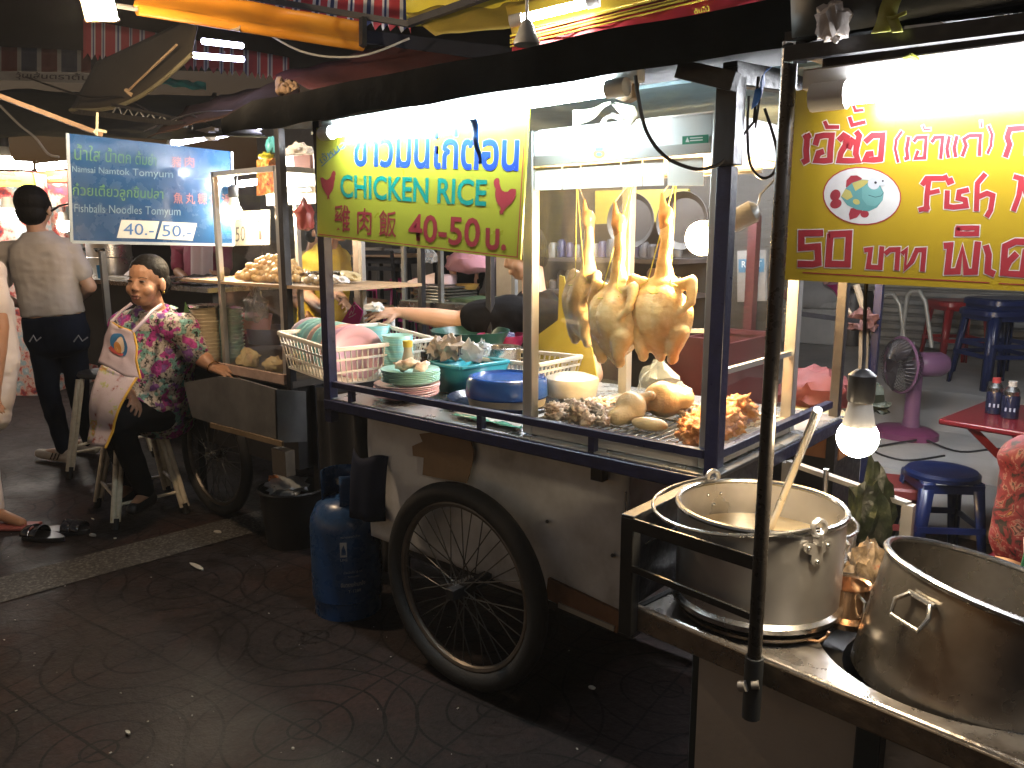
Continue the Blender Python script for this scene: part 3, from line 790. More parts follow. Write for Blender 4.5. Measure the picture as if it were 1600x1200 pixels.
# bottles
def bottle(name, p, h, r, label, glassm, capm, capname='cap', label_m=None, nr=.3):
    t = thing(name, label, 'bottle', tuple(p)); m = MB()
    m.lathe([(0, 0), (r, 0), (r, h * .55), (r * .9, h * .64), (r * nr, h * .8), (r * nr, h * .93)], p, 20); m.build('bottle_body', glassm, t)
    m = MB(); m.lathe([(r * nr * 1.15, h * .88), (r * nr * 1.2, h), (0, h)], p, 16); m.build(capname, capm, t)
    if label_m: m = MB(); m.lathe([(r * 1.015, h * .12), (r * 1.015, h * .5)], p, 20); m.build('paper_label', label_m, t)
    return t
oil = pm('clear_bottle', (.40, .36, .27), .12, 0, .2, 10); yel = pm('yellow_cap', (.55, .42, .05), .4)
p = PY(638, 575, 2.0); bottle('sauce_bottle', V((p.x, p.y, ZT + .004)), .19, .026, 'tall clear glass bottle with a yellow cap beside the aqua bowls', oil, yel, nr=.6)
p = PZ(664, 606, ZT + .004); bottle('sauce_bottle', V((p.x, p.y, ZT + .004)), .14, .03, 'short brown sauce bottle with a white label beside the teal basket', pm('brown_glass', (.05, .022, .012), .1), blackpaint, label_m=pm('bottle_label', (.60, .58, .50), .6, 0, .35, 60), nr=.4)
p = PZ(651, 540, 0); 
# tissue bag, sauce bags in the teal basket
tealp = pm('teal_plastic', (.03, .30, .36), .35, 0, .15, 8)
tA = PZ(684, 610, ZT + .004)
def tub(A, e1, e2, h, lab, nm, mat, flare=.03, cat='basket'):
    A, e1, e2 = V(A), V(e1), V(e2); up = V((0, 0, h)); c = A + (e1 + e2) / 2
    cs = [A, A + e1, A + e1 + e2, A + e2]; top = [q + up + (q - c).normalized() * flare for q in cs]
    t = thing(nm, lab, cat, tuple(c)); m = MB()
    for i in range(4): j = (i + 1) % 4; m.poly([cs[i], cs[j], top[j], top[i]])
    m.poly(cs); m.build('tub_body', mat, t, solid=.004)
    m = MB()
    for i in range(4): m.bar(top[i], top[(i + 1) % 4], .018, .014)
    m.build('rim', mat, t, bevel=.004)
    return t
tub(tA, (.14, -.01, 0), (.02, .19, 0), .105, 'teal plastic basket holding sauce bags and tissue on the cart', 'plastic_basket', tealp)
tis = pm('grey_brown_tissue', (.48, .40, .33), .8, 0, .3, 12, bump=.4)
c = tA + V((-.035, .05, .15)); crumple(c, (.05, .045, .05), 21, .7, 8, .3).one('tissue_bundle', 'crumpled bag of brownish tissue at the left of the teal basket', 'tissue', tis, tuple(c))
c = tA + V((.04, .04, .16)); crumple(c, (.055, .045, .055), 25, .75, 8, .3).one('tissue_bundle', 'larger crumpled bundle of brownish tissue in the teal basket', 'tissue', tis, tuple(c))
sb = bagmat('sauce_bag', (.66, .68, .64), .55)
c = tA + V((.125, .05, .15)); crumple(c, (.055, .03, .05), 31, .5, 6, .5).one('sauce_bag', 'printed clear sauce bag leaning in the teal basket', 'sauce bag', sb, tuple(c))
c = tA + V((.10, .14, .15)); crumple(c, (.04, .03, .04), 35, .5, 6, .5).one('sauce_bag', 'small grey plastic bag behind the tissue in the teal basket', 'sauce bag', clear, tuple(c))
m = MB(); o_ = tA + V((.115, .0, .15))
me = text_mesh('JL', .02); 
for v in me.vertices: q = v.co; v.co = o_ + V((q.x * .03, -.006, q.y * .035)) + V((0, 0, 0))
sbl = link_mesh('bag_print', me, pm('print_navy', (.02, .03, .10), .5), bpy.data.objects['sauce_bag']); m.bm.free()
# black tray with blue lidded pan
tc_ = PZ(778, 628, ZT + .02); 
m = MB(); cc = V((tc_.x + .01, tc_.y + .03, ZT + .004))
m.lathe([(0, 0), (.16, 0), (.18, .025), (.176, .026), (.158, .005), (0, .005)], cc, 40, sx=1.25, sy=1.); m.one('serving_tray', 'dark navy oval tray under the blue lidded tub', 'tray', pm('navy_tray', (.012, .018, .05), .25), tuple(cc))
t = thing('lidded_tub', 'round blue lidded tub with a cream base on the dark tray', 'tub', tuple(cc + V((0, 0, .008)))); cc2 = cc + V((.005, .0, .008))
m = MB(); m.lathe([(0, 0), (.13, 0), (.137, .035), (0, .035)], cc2, 44); m.build('tub_base', pm('cream_plastic', (.60, .53, .40), .4), t)
m = MB(); m.lathe([(.14, .03), (.143, .034), (.139, .085), (.13, .096), (.12, .098), (.114, .09), (0, .09)], cc2, 44); m.build('lid', pm('blue_enamel', (.018, .075, .30), .2, 0, .2, 6), t)
# steel pot behind
p = PY(783, 576, 2.38)
m = MB(); m.lathe([(0, 0), (.075, 0), (.08, .085), (.084, .088), (.08, .09), (.076, .086), (.072, .01), (0, .01)], p, 30); m.one('steel_pot', 'small open stainless steel pot behind the blue lidded tub', 'pot', steel, tuple(p))
p = PY(735, 552, 2.46)
m = MB(); m.lathe([(0, 0), (.12, 0), (.17, .10), (.165, .10), (.115, .01), (0, .01)], p, 30); m.one('plastic_basin', 'dark green plastic basin behind the teal basket', 'basin', pm('dark_green_plastic', (.01, .06, .05), .35), tuple(p))
p = PY(785, 540, 2.6); m = MB(); m.lathe([(0, 0), (.08, 0), (.11, .05), (.105, .05), (.075, .01), (0, .01)], p, 30); m.one('plastic_basin', 'magenta plastic basin beyond the green basin', 'basin', pm('magenta_plastic', (.26, .02, .09), .35), tuple(p))
m = MB(); q0_, q1_ = PY(690, 590, 2.3), PY(822, 580, 2.3); m.bx((q0_.x, 2.3, ZT + .002), (q1_.x, 2.6, PY(783, 577, 2.38).z - .003)); m.one('plastic_crate', 'dark plastic crate under the steel pot and basins at the back of the cart', 'crate', pm('crate_dark', (.02, .022, .025), .5), (q0_.x, 2.3, ZT), bevel=.004)
c = PY(789, 534, 2.62); crumple(c, (.06, .05, .045), 51, .6, 7, .2).one('cloth_rag', 'dark blue patterned rag beside the black sleeved vendor', 'cloth', pm('blue_dot_cloth', (.03, .035, .10), .8, 0, .1, 60, stops=[(.55, (.03, .035, .10)), (.62, (.35, .35, .4))]), tuple(c))
# printed plastic pack on table
m = MB(); A = PZ(705, 655, ZT + .006)
q = [PZ(705, 652, ZT + .004), PZ(738, 644, ZT + .004), PZ(816, 654, ZT + .004), PZ(815, 676, ZT + .004), PZ(770, 668, ZT + .004)]
m.grid(lambda u, v: q[0].lerp(q[1], v).lerp(q[3].lerp(q[2], v), u) + V((0, 0, .010 + .008 * noise.noise(V((u * 6, v * 5, 2))))), 18, 10)
def pack_mat():
    m, nt, out = new_mat('printed_pack'); b = nt.nodes.new('ShaderNodeBsdfPrincipled'); b.inputs['Roughness'].default_value = .15; nt.links.new(b.outputs[0], out.inputs[0])
    tc = nt.nodes.new('ShaderNodeTexCoord'); sx = nt.nodes.new('ShaderNodeSeparateXYZ'); nt.links.new(tc.outputs['Generated'], sx.inputs[0])
    r = ramp(nt, sx.outputs[1], [(0, (.10, .34, .26)), (.22, (.6, .62, .58)), (.40, (.65, .65, .62)), (.42, (.55, .03, .07)), (.52, (.55, .03, .07)), (.54, (.7, .7, .66)), (.8, (.68, .6, .4)), (.86, (.7, .7, .68))]); r.color_ramp.interpolation = 'CONSTANT'
    nt.links.new(r.outputs[0], b.inputs[0]); return m
m.one('plastic_pack', 'flat printed plastic pack with red and green stripes lying on the cart table', 'plastic pack', pack_mat(), tuple(A), solid=.002)
# magenta menu fan and small items on the far side
m = MB(); yy = 2.32; m.poly([PY(533, 504, yy), PY(553, 472, yy), PY(567, 486, yy), PY(560, 508, yy)], .004, (0, -1, 0)); m.one('menu_card', 'magenta folded card with white scribble standing behind the plate basket', 'card', pm('magenta_card', (.55, .02, .22), .5), tuple(PY(550, 505, yy)))
mc = bpy.data.objects['menu_card']
strokes('scribble', [[(546, 492), (549, 486), (551, 490), (554, 482), (552, 478), (556, 476)], [(545, 496), (550, 494), (556, 490)]], lambda x, y, d=0: PY(x, y, yy - .002 - d), pm('white_ink', (.7, .7, .7), .6), mc, 1.0)
c = PY(585, 480, 2.3); crumple(c, (.05, .04, .025), 61, .5, 7, .2).one('plastic_bag', 'crumpled white plastic bag lying behind the reaching hand', 'plastic bag', bagmat('white_bag', (.75, .76, .76), .7), tuple(c))
p = PY(612, 490, 2.6); m = MB(); m.lathe([(0, -.06), (.016, -.06), (.016, .0), (.012, .006), (.012, .022), (0, .024)], p, 16); m.one('squeeze_bottle', 'small white topped bottle behind the reaching forearm', 'bottle', white_pl, (p.x, p.y, p.z - .06))
basket((-2.28, 2.28, ZT + .004), (.42, .04, 0), (.0, .25, 0), .10, 'low white plastic basket behind the aqua bowls', flare=.03, nslit=20)
# red and white soup cup
p = PY(483, 508, 2.45); m = MB(); m.lathe([(0, -.05), (.05, -.05), (.06, .0), (.055, .0), (0, -.01)], p, 24); m.one('plastic_tub', 'pink and white printed tub behind the plate basket', 'tub', pm('pink_white_print', (.62, .12, .2), .4, 0, .2, 30, stops=[(.45, (.55, .08, .15)), (.5, (.7, .66, .64))]), (p.x, p.y, p.z - .05))
# white strip cable, tape and blue scraps near the tube lamp
m = MB(); m.tube(cr([PY(993, 118, 1.62), PY(997, 150, 1.64), PY(1010, 205, 1.68), PY(1040, 245, 1.7), PY(1085, 264, 1.71), PY(1115, 260, 1.72), PY(1135, 248, 1.73)]), .0045, 8)
m.one('power_cable', 'black power cable drooping in front of the white cabinet header', 'cable', blackpaint, tuple(PY(993, 118, 1.62)))
m = MB(); m.tube(cr([PY(1170, 150, 1.8), PY(1168, 200, 1.8), PY(1172, 255, 1.8), PY(1190, 278, 1.8), PY(1210, 268, 1.8), PY(1213, 230, 1.8), PY(1195, 170, 1.8)]), .0035, 8)
m.tube([PY(1185, 120, 1.8), PY(1178, 190, 1.8), PY(1150, 225, 1.79)], .0035, 8); m.tube([PY(1192, 120, 1.8), PY(1180, 200, 1.8)], .003, 8)
m.one('power_cable', 'tangled black cables looping beside the dark post sleeve', 'cable', blackpaint, tuple(PY(1185, 150, 1.8)))
m = MB(); A = [PY(956, 115, 1.69), PY(990, 113, 1.69), PY(989, 152, 1.69), PY(975, 160, 1.69), PY(957, 152, 1.69)]; m.poly(A, .03, (0, -1, 0)); m.one('plug_block', 'brown taped junction block at the right end of the tube lamp', 'junction block', card, tuple(A[0]), bevel=.004)
m = MB(); m.grid(lambda u, v: PY(895 + 66 * u, 172 - 12 * u + v * (26 - 22 * u), 1.76) + V((0, .02 * math.sin(u * 5), 0)), 8, 3); m.grid(lambda u, v: PY(961 + 30 * u, 160 + 28 * u * v + 6 * u + 4 * v, 1.76) + V((0, .02 * math.sin(v * 4), 0)), 6, 4)
m.one('paper_scrap', 'curled cream paper scrap tied above the cabinet header', 'paper', pm('cream_paper', (.62, .56, .42), .8), tuple(PY(960, 160, 1.76)), solid=.001)
m = MB(); m.tube([PY(942, 195, 1.80), PY(946, 184, 1.80), PY(957, 180, 1.80), PY(968, 184, 1.80), PY(973, 194, 1.80)], .008, 8); m.one('bag_handle', 'white plastic handle loop on top of the cabinet', 'handle loop', white_pl, tuple(PY(957, 195, 1.80)))
m = MB(); m.grid(lambda u, v: PY(733 + 14 * v + 6 * u * (1 - v), 186 + 70 * v, 1.642) + V((u * .014, .004 * math.sin(v * 9), 0)), 3, 10); m.one('blue_tape', 'strip of blue plastic tape hanging over the chicken rice sign', 'tape', pm('blue_tape_m', (.01, .08, .28), .4), tuple(PY(735, 186, 1.64)), solid=.001)
m = MB(); m.grid(lambda u, v: PY(1180 + 28 * u - 6 * v, 140 - 35 * u + 26 * v * (1.2 - u), 1.7) + V((0, .02 * math.sin(u * 6), 0)), 6, 4); m.one('tarp_scrap', 'scrap of bright blue tarpaulin hanging by the dark post sleeve', 'tarp', pm('bright_blue_tarp', (.02, .10, .38), .5), tuple(PY(1190, 130, 1.7)), solid=.002)
tube_lamp('tube_lamp', PY(512, 208, 1.655), PY(962, 138, 1.655), .016, em('tube_white', (.80, .95, 1.), 50.), 'long fluorescent tube glowing above the chicken rice sign', body=((0, .03, .028), .035, .03, white_pl))
# ================================================================ fish noodle cart (nearest, right)
ZC = .745
A0 = PZ(1002, 950, ZC); B0 = PZ(1600, 1196, ZC)
E1 = (B0 - A0).normalized(); E2 = V((-E1.y, E1.x, 0))
def FC(u, v, z=ZC): q = A0 + E1 * u + E2 * v; return V((q.x, q.y, z))
fcart = thing('fish_noodle_cart', 'steel topped noodle cart with a tall dark pole and two big soup pots', 'food cart', tuple(FC(.6, .35, 0)))
LC, DC = 1.5, .72
# pot hole
R3, H3 = .206, .235
P1_ = PZ(1512, 1128, ZC); vw_ = V((P1_.x, P1_.y, 0)).normalized(); rw0 = V((vw_.y, -vw_.x, 0)); AX = (V((0, 0, 1)) + vw_ * .15 + rw0 * .20).normalized()
TA = V((0, 0, 1)).rotation_difference(AX).to_matrix(); dr_ = (vw_ - AX * vw_.dot(AX)).normalized()
Cr = P1_ + AX * .182 + dr_ * R3 + rw0 * .012; hb = Cr - AX * ((Cr.z - ZC) / AX.z)
hole_r = .248; hole_c = V((hb.x, hb.y, ZC)) - rw0 * .04 + vw_ * .02; hole_c += E2 * max(0, hole_r + .035 - (hole_c - A0).dot(E2))
counter_m = pm('greasy_counter_steel', (.46, .40, .32), .32, .85, .5, 7, rvar=.16, bump=.22, bscale=26, stops=[(.3, (.18, .15, .12)), (.5, (.40, .37, .34)), (.7, (.56, .55, .53))])
m = MB(); n = 48
ring = [m.bm.verts.new(hole_c + V((hole_r * math.cos(2 * math.pi * k / n), hole_r * math.sin(2 * math.pi * k / n), 0))) for k in range(n)]
def border(k):
    d_ = V((math.cos(2 * math.pi * k / n), math.sin(2 * math.pi * k / n), 0)); hu = (hole_c - A0).dot(E1); hv = (hole_c - A0).dot(E2)
    du, dv = d_.dot(E1), d_.dot(E2); ts = []
    if du > 1e-6: ts.append((LC - hu) / du)
    if du < -1e-6: ts.append(-hu / du)
    if dv > 1e-6: ts.append((DC - hv) / dv)
    if dv < -1e-6: ts.append(-hv / dv)
    t_ = min(ts); return FC(hu + du * t_, hv + dv * t_)
outv = [m.bm.verts.new(border(k)) for k in range(n)]
low = [m.bm.verts.new(v.co * 1 + V((0, 0, -.03))) for v in ring]
for k in range(n):
    k2 = (k + 1) % n
    m.face([ring[k], ring[k2], outv[k2], outv[k]]); m.face([ring[k2], ring[k], low[k], low[k2]], True)
# corners of the sheet
cor = [FC(0, 0), FC(LC, 0), FC(LC, DC), FC(0, DC)]
for cpt in cor:
    best = sorted(range(n), key=lambda k: (outv[k].co - cpt).length)[0]
    cv = m.bm.verts.new(cpt)
    for k in (best - 1, best):
        a_, b_ = outv[k % n], outv[(k + 1) % n]
        ua, ub = (a_.co - A0), (b_.co - A0)
        if abs(ua.dot(E1) - ub.dot(E1)) > 1e-4 and abs(ua.dot(E2) - ub.dot(E2)) > 1e-4: m.face([a_, b_, cv])
m.build('counter_top', counter_m, fcart)
m = MB(); m.bar(FC(-.004, -.006, ZC - .022), FC(LC, -.006, ZC - .022), .012, .05); m.build('front_lip', pm('lip_steel', (.36, .30, .23), .35, .8, .5, 12, rvar=.15, bump=.2, bscale=40), fcart, bevel=.004)
m = MB(); m.tube([FC(-.004, -.004, ZC + .002), FC(LC, -.004, ZC + .002)], .006, 8); m.build('rolled_edge', counter_m, fcart)
m = MB(); m.bar(FC(-.006, -.01, ZC - .022), FC(-.006, DC, ZC - .022), .012, .05); m.build('end_lip', blackpaint, fcart)
# burner well below the hole
m = MB(); m.lathe([(hole_r * .98, -.03), (hole_r * .96, -.05), (hole_r * .8, -.055), (hole_r * .78, -.2), (0, -.21)], hole_c, 40); m.build('burner_well', pm('sooty_metal', (.02, .018, .016), .6, .3), fcart, recalc=False)
# legs
lp = PY(1050, 1010, 1.46)
for u, v in ((.075, .13), (.47, .02), (.075, DC - .06), (1.4, .05), (1.4, DC - .06)):
    m = MB(); q = FC(u, v, 0); m.bar((q.x, q.y, 0), (q.x, q.y, ZC - .05), .04, .04); m.build('leg', pm('dark_teal_paint', (.022, .03, .034), .45, 0, .4, 12), fcart, bevel=.003)
m = MB(); fp = pm('stained_front_sheet', (.40, .36, .32), .55, 0, .3, 2.2, bump=.08, rvar=.1)
m.poly([FC(.115, .045, .02), FC(LC - .1, .045, .02), FC(LC - .1, .045, ZC - .052), FC(.115, .045, ZC - .052)], .004, -E2); m.build('front_panel', fp, fcart)
# tall pole clamped on the counter edge
P1 = PY(1236, 78, 1.283); P0 = PY(1168, 1075, 1.283); px_, pz0, pz1 = (P0.x + P1.x) / 2, P0.z, P1.z
xp = -.524; yp = 1.283
m = MB(); m.tube([(xp, yp, PY(1168, 1118, yp).z), (xp, yp, ZC + .02)], .0165, 14); m.build('pole_foot', pm('pole_grey', (.05, .055, .058), .4, .2), fcart)
m = MB(); m.tube([(xp, yp, ZC - .0), (xp, yp, 1.80)], .0125, 14); m.build('pole', pm('pole_dark', (.045, .04, .036), .3, .5, .4, 18, rvar=.1), fcart)
m = MB(); m.tube([PY(1156, 1072, yp - .02), PY(1166, 1072, yp - .02)], .010, 10); m.tube([PY(1174, 1070, yp - .015), PY(1186, 1070, yp - .01)], .008, 10); m.build('clamp_bolt', alu_dull, fcart)
# angle-iron rack on the left end (posts and two rails)
rk = pm('rack_iron', (.03, .031, .033), .4, .3, .4, 14, rvar=.1)
rl = PY(986, 812, 1.33); zt_, zm_, zl_ = PY(986, 806, 1.33).z, PY(1170, 1065, yp).z, ZC
xl = rl.x
m = MB(); m.bar((xl, 1.33, PY(988, 990, 1.33).z), (xl, 1.33, zt_), .03, .03); m.build('rack_post', rk, fcart, bevel=.002); m = MB(); m.bar((xl, 2.0, .5), (xl, 2.0, zt_), .03, .03); m.build('rack_post', rk, fcart, bevel=.002)
m = MB(); m.bar((xl, 1.316, zt_), (xl, 2.0, zt_), .03, .010); m.build('rack_top_rail', rk, fcart, bevel=.002)
m = MB(); e_ = PY(1170, 878, yp + .012); m.bar((xl + .012, 1.318, zt_ - .012), (xp, e_.y, e_.z), .006, .026); m.build('rack_front_bar', rk, fcart, bevel=.001)
m = MB(); e_ = PY(1168, 963, yp + .012); m.bar((xl + .012, 1.318, e_.z + .012), (xp, e_.y, e_.z), .006, .014); m.build('rack_front_bar', rk, fcart, bevel=.001)
m = MB(); m.bx((xl - .004, 1.35, zt_ - .20), (xl + .002, 2.0, zt_ - .01)); m.build('rack_side_sheet', blackpaint, fcart)
m = MB(); m.bar((xl + .01, 1.37, zt_ - .07), (xl + .01, 2.0, zt_ - .07), .003); m.build('rack_wire', chrome, fcart)
# roof over the fish cart
ybar = 1.24
m = MB(); L_ = PY(1252, 82, ybar); Rr = PY(1600, 36, ybar); ext = (Rr - L_) * .6
m.bar(L_ - (Rr - L_) * .08, Rr + ext, .016, .022); m.build('roof_bar', blackpaint, fcart)
m = MB()
for i in range(2): pass
zr0 = L_.z
m.grid(lambda u, v: V((L_.x - .03 + 1.6 * u, ybar + 1.0 * v, zr0 + .012 + .22 * math.sin(v * 1.5) + .015 * noise.noise(V((u * 6, v * 4, 3))))), 30, 12)
m.build('roof_tarp', tarp, fcart, solid=.004)
m = MB(); m.grid(lambda u, v: V((L_.x - .01 + 1.6 * u, ybar - .012 - .02 * math.sin(v * 3), zr0 + .02 + .19 * v + .008 * noise.noise(V((u * 9, v * 4, 7))))), 30, 6); m.build('roof_front_sheet', pm('slate_tarp', (.05, .06, .065), .5, 0, .4, 5, bump=.2, bscale=10), fcart, solid=.003)
m = MB(); m.bar((xp, yp, 1.8), (xp, 2.1, 1.84), .02, .03); m.bar((xp, yp, 1.785), L_ + V((0, 0, 0)), .02, .03); m.build('roof_bracket', blackpaint, fcart)
# lamp with wooden backing
ylamp = 1.262
m = MB(); q = [PY(1286, 80, ylamp + .03), PY(1640, 36, ylamp + .03), PY(1640, 82, ylamp + .03), PY(1310, 118, ylamp + .03), PY(1302, 166, ylamp + .03), PY(1280, 166, ylamp + .03)]
m.poly(q, .02, (0, -1, 0)); m.one('lamp_board', 'brown backing board above the tube on the fish noodle sign', 'board', pm('brown_board', (.20, .13, .09), .7, 0, .35, 6), tuple(q[0]), bevel=.002)
ta = PY(1300, 150, ylamp); tb = PY(1600, 112, ylamp); tb = ta + (tb - ta) * 2.4; tb.z = ta.z; tb.y = ta.y
tube_lamp('tube_lamp', ta, tb, .0155, em('tube_white_near', (.96, .96, 1.), 21.), 'fluorescent tube glowing above the yellow fish noodle sign', body=((0, .018, .03), .02, .03, white_pl))
m = MB(); m.tube([PY(1414, 92, ylamp - .004), PY(1424, 88, ylamp - .01), PY(1434, 94, ylamp - .004)], .004, 6); m.tube([PY(1420, 96, ylamp - .004), PY(1424, 84, ylamp - .008)], .003, 6); m.one('string_knot', 'yellow string knot tied round the lamp over the fish sign', 'string', string_m, tuple(PY(1424, 90, ylamp)))
# ribbon and bag knots on the roof
yr = ybar - .02
m = MB()
m.grid(lambda u, v: PY(1383 - 22 * u + 6 * v, -6 + 58 * u, yr) + V((.02 * v, -.004 * math.sin(u * 6), 0)), 8, 2); m.grid(lambda u, v: PY(1385 + 10 * u + 5 * v, 26 + 26 * u, yr) + V((.01 * v, -.004 * u, 0)), 6, 2); m.grid(lambda u, v: PY(1388 + 30 * u, 28 - 10 * u + 6 * v, yr) + V((0, -.006 * u, 0)), 6, 2)
m.one('yellow_ribbon', 'yellow plastic ribbon knotted over the dark roof bar', 'ribbon', pm('yellow_ribbon_m', (.34, .34, .05), .5), tuple(PY(1385, 30, yr)), solid=.002)
c = PY(1302, 38, yr - .01); crumple(c, (.022, .02, .035), 77, .6, 7, .2).one('plastic_bag', 'knotted pale plastic bag tied at the left end of the fish cart roof', 'plastic bag', bagmat('pale_bag', (.55, .5, .46), .6), tuple(c))
c = PY(1290, 58, yr); 

# ---------------------------------------------------------------- pots
def pot(name, c, r0, r1, h, mat, label, tilt=None, cat='pot', rim=.006, inside=None, n=56):
    t = thing(name, label, cat, tuple(c)); rot = tilt if tilt is not None else Matrix.Identity(3)
    m = MB(); m.lathe([(0, 0), (r0 * .93, 0), (r0, .012), (r1, h), (r1 - .003, h), (r0 - .004, .014), (0, .006)], c, n, rot); m.build('pot_body', mat, t)
    m = MB(); m.tube([c + rot @ V((r1 * math.cos(a), r1 * math.sin(a), h)) for a in [2 * math.pi * k / n for k in range(n)]], rim, 8, closed=True); m.build('rim', chrome, t)
    return t
potalu = pm('brushed_pot_aluminium', (.64, .62, .58), .33, .9, .3, 2.6, rvar=.1, stops=[(.28, (.30, .29, .28)), (.5, (.52, .51, .50)), (.72, (.66, .66, .65))])
zb1 = .772
c1 = PZ(1180, 932, zb1); c1 = V((c1.x, c1.y, zb1)); R1, H1 = .162, .198
p1 = pot('soup_pot', c1, R1, R1 * 1.01, H1, potalu, 'dull aluminium soup pot with wire bail handle on a gas ring')
m = MB(); m.lathe([(R1 * 1.0, .0), (R1 * 1.05, .002), (R1 * 1.055, .012), (R1 * 1.0, .018)], c1, 56); m.build('base_band', chrome, p1)
m = MB(); m.lathe([(0, .125), (R1 * .985, .125)], c1, 48); m.build('broth', pm('soup_broth', (.52, .40, .24), .12, 0, .3, 18), p1)
# lugs: riveted trefoil plate with an upright ear
up_ = V((0, 0, 1))
def lug(ang):
    dir_ = V((math.cos(ang), math.sin(ang), 0)); tn = V((-dir_.y, dir_.x, 0)); o = c1 + dir_ * (R1 * 1.015) + V((0, 0, H1 - .035))
    l_ = thing('handle_lug', None, None, tuple(o - woff(p1))); l_.parent = p1
    m = MB(); pts = []
    for k in range(36):
        a = 2 * math.pi * k / 36; rr = .020 + .008 * math.cos(3 * (a + math.pi / 2)); pts.append(o + tn * rr * math.cos(a) * 1.25 + up_ * rr * math.sin(a) + dir_ * .005)
    m.poly(pts, .005, dir_); m.build('lug_plate', potalu, l_)
    m = MB()
    for k in range(3): a = -math.pi / 2 + 2 * math.pi * k / 3; m.ell(o + tn * .0195 * math.cos(a) * 1.25 + up_ * .0195 * math.sin(a) + dir_ * .006, .0042, None, 10, 6)
    m.build('rivet', chrome, l_)
    m = MB()
    for k in range(3): a = -math.pi / 2 + 2 * math.pi * k / 3; m.ell(c1 + dir_ * (R1 * .985) + V((0, 0, H1 - .035)) + tn * .019 * math.cos(a) + up_ * .016 * math.sin(a), .0042, None, 10, 6)
    m.build('inner_rivet', chrome, l_)
    m = MB(); eo = o + up_ * .045 + dir_ * .004; m.tube([eo + (tn * math.cos(a) + up_ * math.sin(a)) * .014 for a in [2 * math.pi * k / 20 for k in range(20)]], .0055, 8, closed=True); m.bar(o + up_ * .012 + dir_ * .004, o + up_ * .034 + dir_ * .004, .018, .007); m.build('ear', potalu, l_)
    return eo
v_ = (c1 - EYE); va = math.atan2(-v_.y, -v_.x)
e_near = lug(va + R(38)); e_far = lug(va + R(38) + math.pi)
# bail handle fallen towards the left
m = MB(); pts = []; ax = (e_near - e_far); mid = (e_near + e_far) / 2; side = V((-ax.y, ax.x, 0)).normalized()
if side.dot(V((-1, 0, 0))) < 0: side = -side
for k in range(25):
    a = math.pi * k / 24; pts.append(mid + ax * .5 * math.cos(a) + side * (R1 * 1.38) * math.sin(a) ** .8 + V((0, 0, -.012 * math.sin(a))))
m.tube(pts, .0036, 8); m.build('bail_handle', chrome, p1)
# ring burner under pot 1
t = thing('gas_ring', 'black cast iron gas ring under the aluminium soup pot', 'gas ring', (c1.x, c1.y, ZC))
iron = pm('cast_iron', (.018, .016, .015), .55, .3, .3, 30, bump=.2)
m = MB(); m.lathe([(.10, .0), (.128, .0), (.135, .012), (.128, .03), (.118, .034), (.10, .02)], V((c1.x, c1.y, ZC + .002)), 44); m.build('ring', iron, t)
m = MB()
for k in range(5): a = 2 * math.pi * k / 5 + .3; q = V((math.cos(a), math.sin(a), 0)); m.bar(V((c1.x, c1.y, ZC + .033)) + q * .06, V((c1.x, c1.y, ZC + .033)) + q * .13, .012, .012)
m.build('support_bar', iron, t)
m = MB(); q = PZ(1262, 1000, ZC + .012); m.tube([q, q + V((.02, .0, .004)), q + V((.03, .012, .012)), q + V((.034, .01, .024))], .003, 6); m.build('gas_hose', pm('hose_orange', (.35, .20, .10), .5), t)
m = MB(); c_ = V((c1.x, c1.y, ZC + .003)); m.lathe([(.148, 0), (.156, .003), (.158, .010), (.153, .010), (.14, .004)], c_, 44); m.build('drip_ring', pm('worn_ring', (.30, .24, .18), .35, .8, .4, 12), t)
# ladle leaning in pot 1
m = MB(); la = PZ(1200, 835, c1.z + .11); lb = PD(1278, 640, 1.30); m.tube([la + (la - lb) * .12, lb], .0075, 14)
t = thing('ladle', 'steel ladle with a thick tubular handle leaning in the aluminium soup pot', 'ladle', tuple(la)); m.build('handle', chrome, t)
m = MB(); q = la + (la - lb) * .14; m.lathe([(0, -.035), (.03, -.025), (.042, 0), (.04, 0), (.028, -.022), (0, -.032)], q, 24); m.build('bowl', chrome, t)
# second thin pot behind with a spoon
c2 = PD(1240, 812, 1.86); H2 = c2.z - ZC - .004; c2 = V((c2.x, c2.y, ZC + .004))
p2 = pot('soup_pot', c2, .140, .145, H2, steel, 'thin steel soup pot half hidden behind the aluminium pot', rim=.005)
m = MB(); q = c2 + V((.144 * math.cos(-.5), .144 * math.sin(-.5), H2 - .03)); m.tube([q, q + V((.025, -.01, .012)), q + V((.03, -.012, .03)), q + V((.012, -.004, .045))], .004, 8); m.build('side_handle', chrome, p2)
m = MB(); sa = PD(1288, 800, 1.86); sb_ = PD(1291, 733, 1.84); m.tube([sa + (sa - sb_) * .3, sb_], .006, 10); m.one('spoon', 'flat steel spoon handle standing in the thin steel pot', 'spoon', chrome, tuple(sa))
# steel mug
cm = PZ(1322, 968, ZC + .004); cm = V((cm.x, cm.y, ZC + .004))
warm_steel = pm('steel_warm_reflection', (.56, .36, .22), .22, .95, .25, 8, rvar=.08)  # warm lamp reflections put into the steel's base colour
t = thing('steel_mug', 'shiny steel mug coloured with warm reflections, with a loop handle between the two large pots', 'mug', tuple(cm)); m = MB()
m.lathe([(0, 0), (.052, 0), (.058, .014), (.044, .02), (.040, .075), (.043, .078), (.038, .075), (.040, .024), (0, .022)], cm, 32); m.build('mug_body', warm_steel, t)
m = MB(); q = V((.7, -.7, 0)); m.tube([cm + q * .04 + V((0, 0, .07)), cm + q * .064 + V((0, 0, .066)), cm + q * .066 + V((0, 0, .04)), cm + q * .042 + V((0, 0, .026))], .0035, 8); m.build('handle', chrome, t)
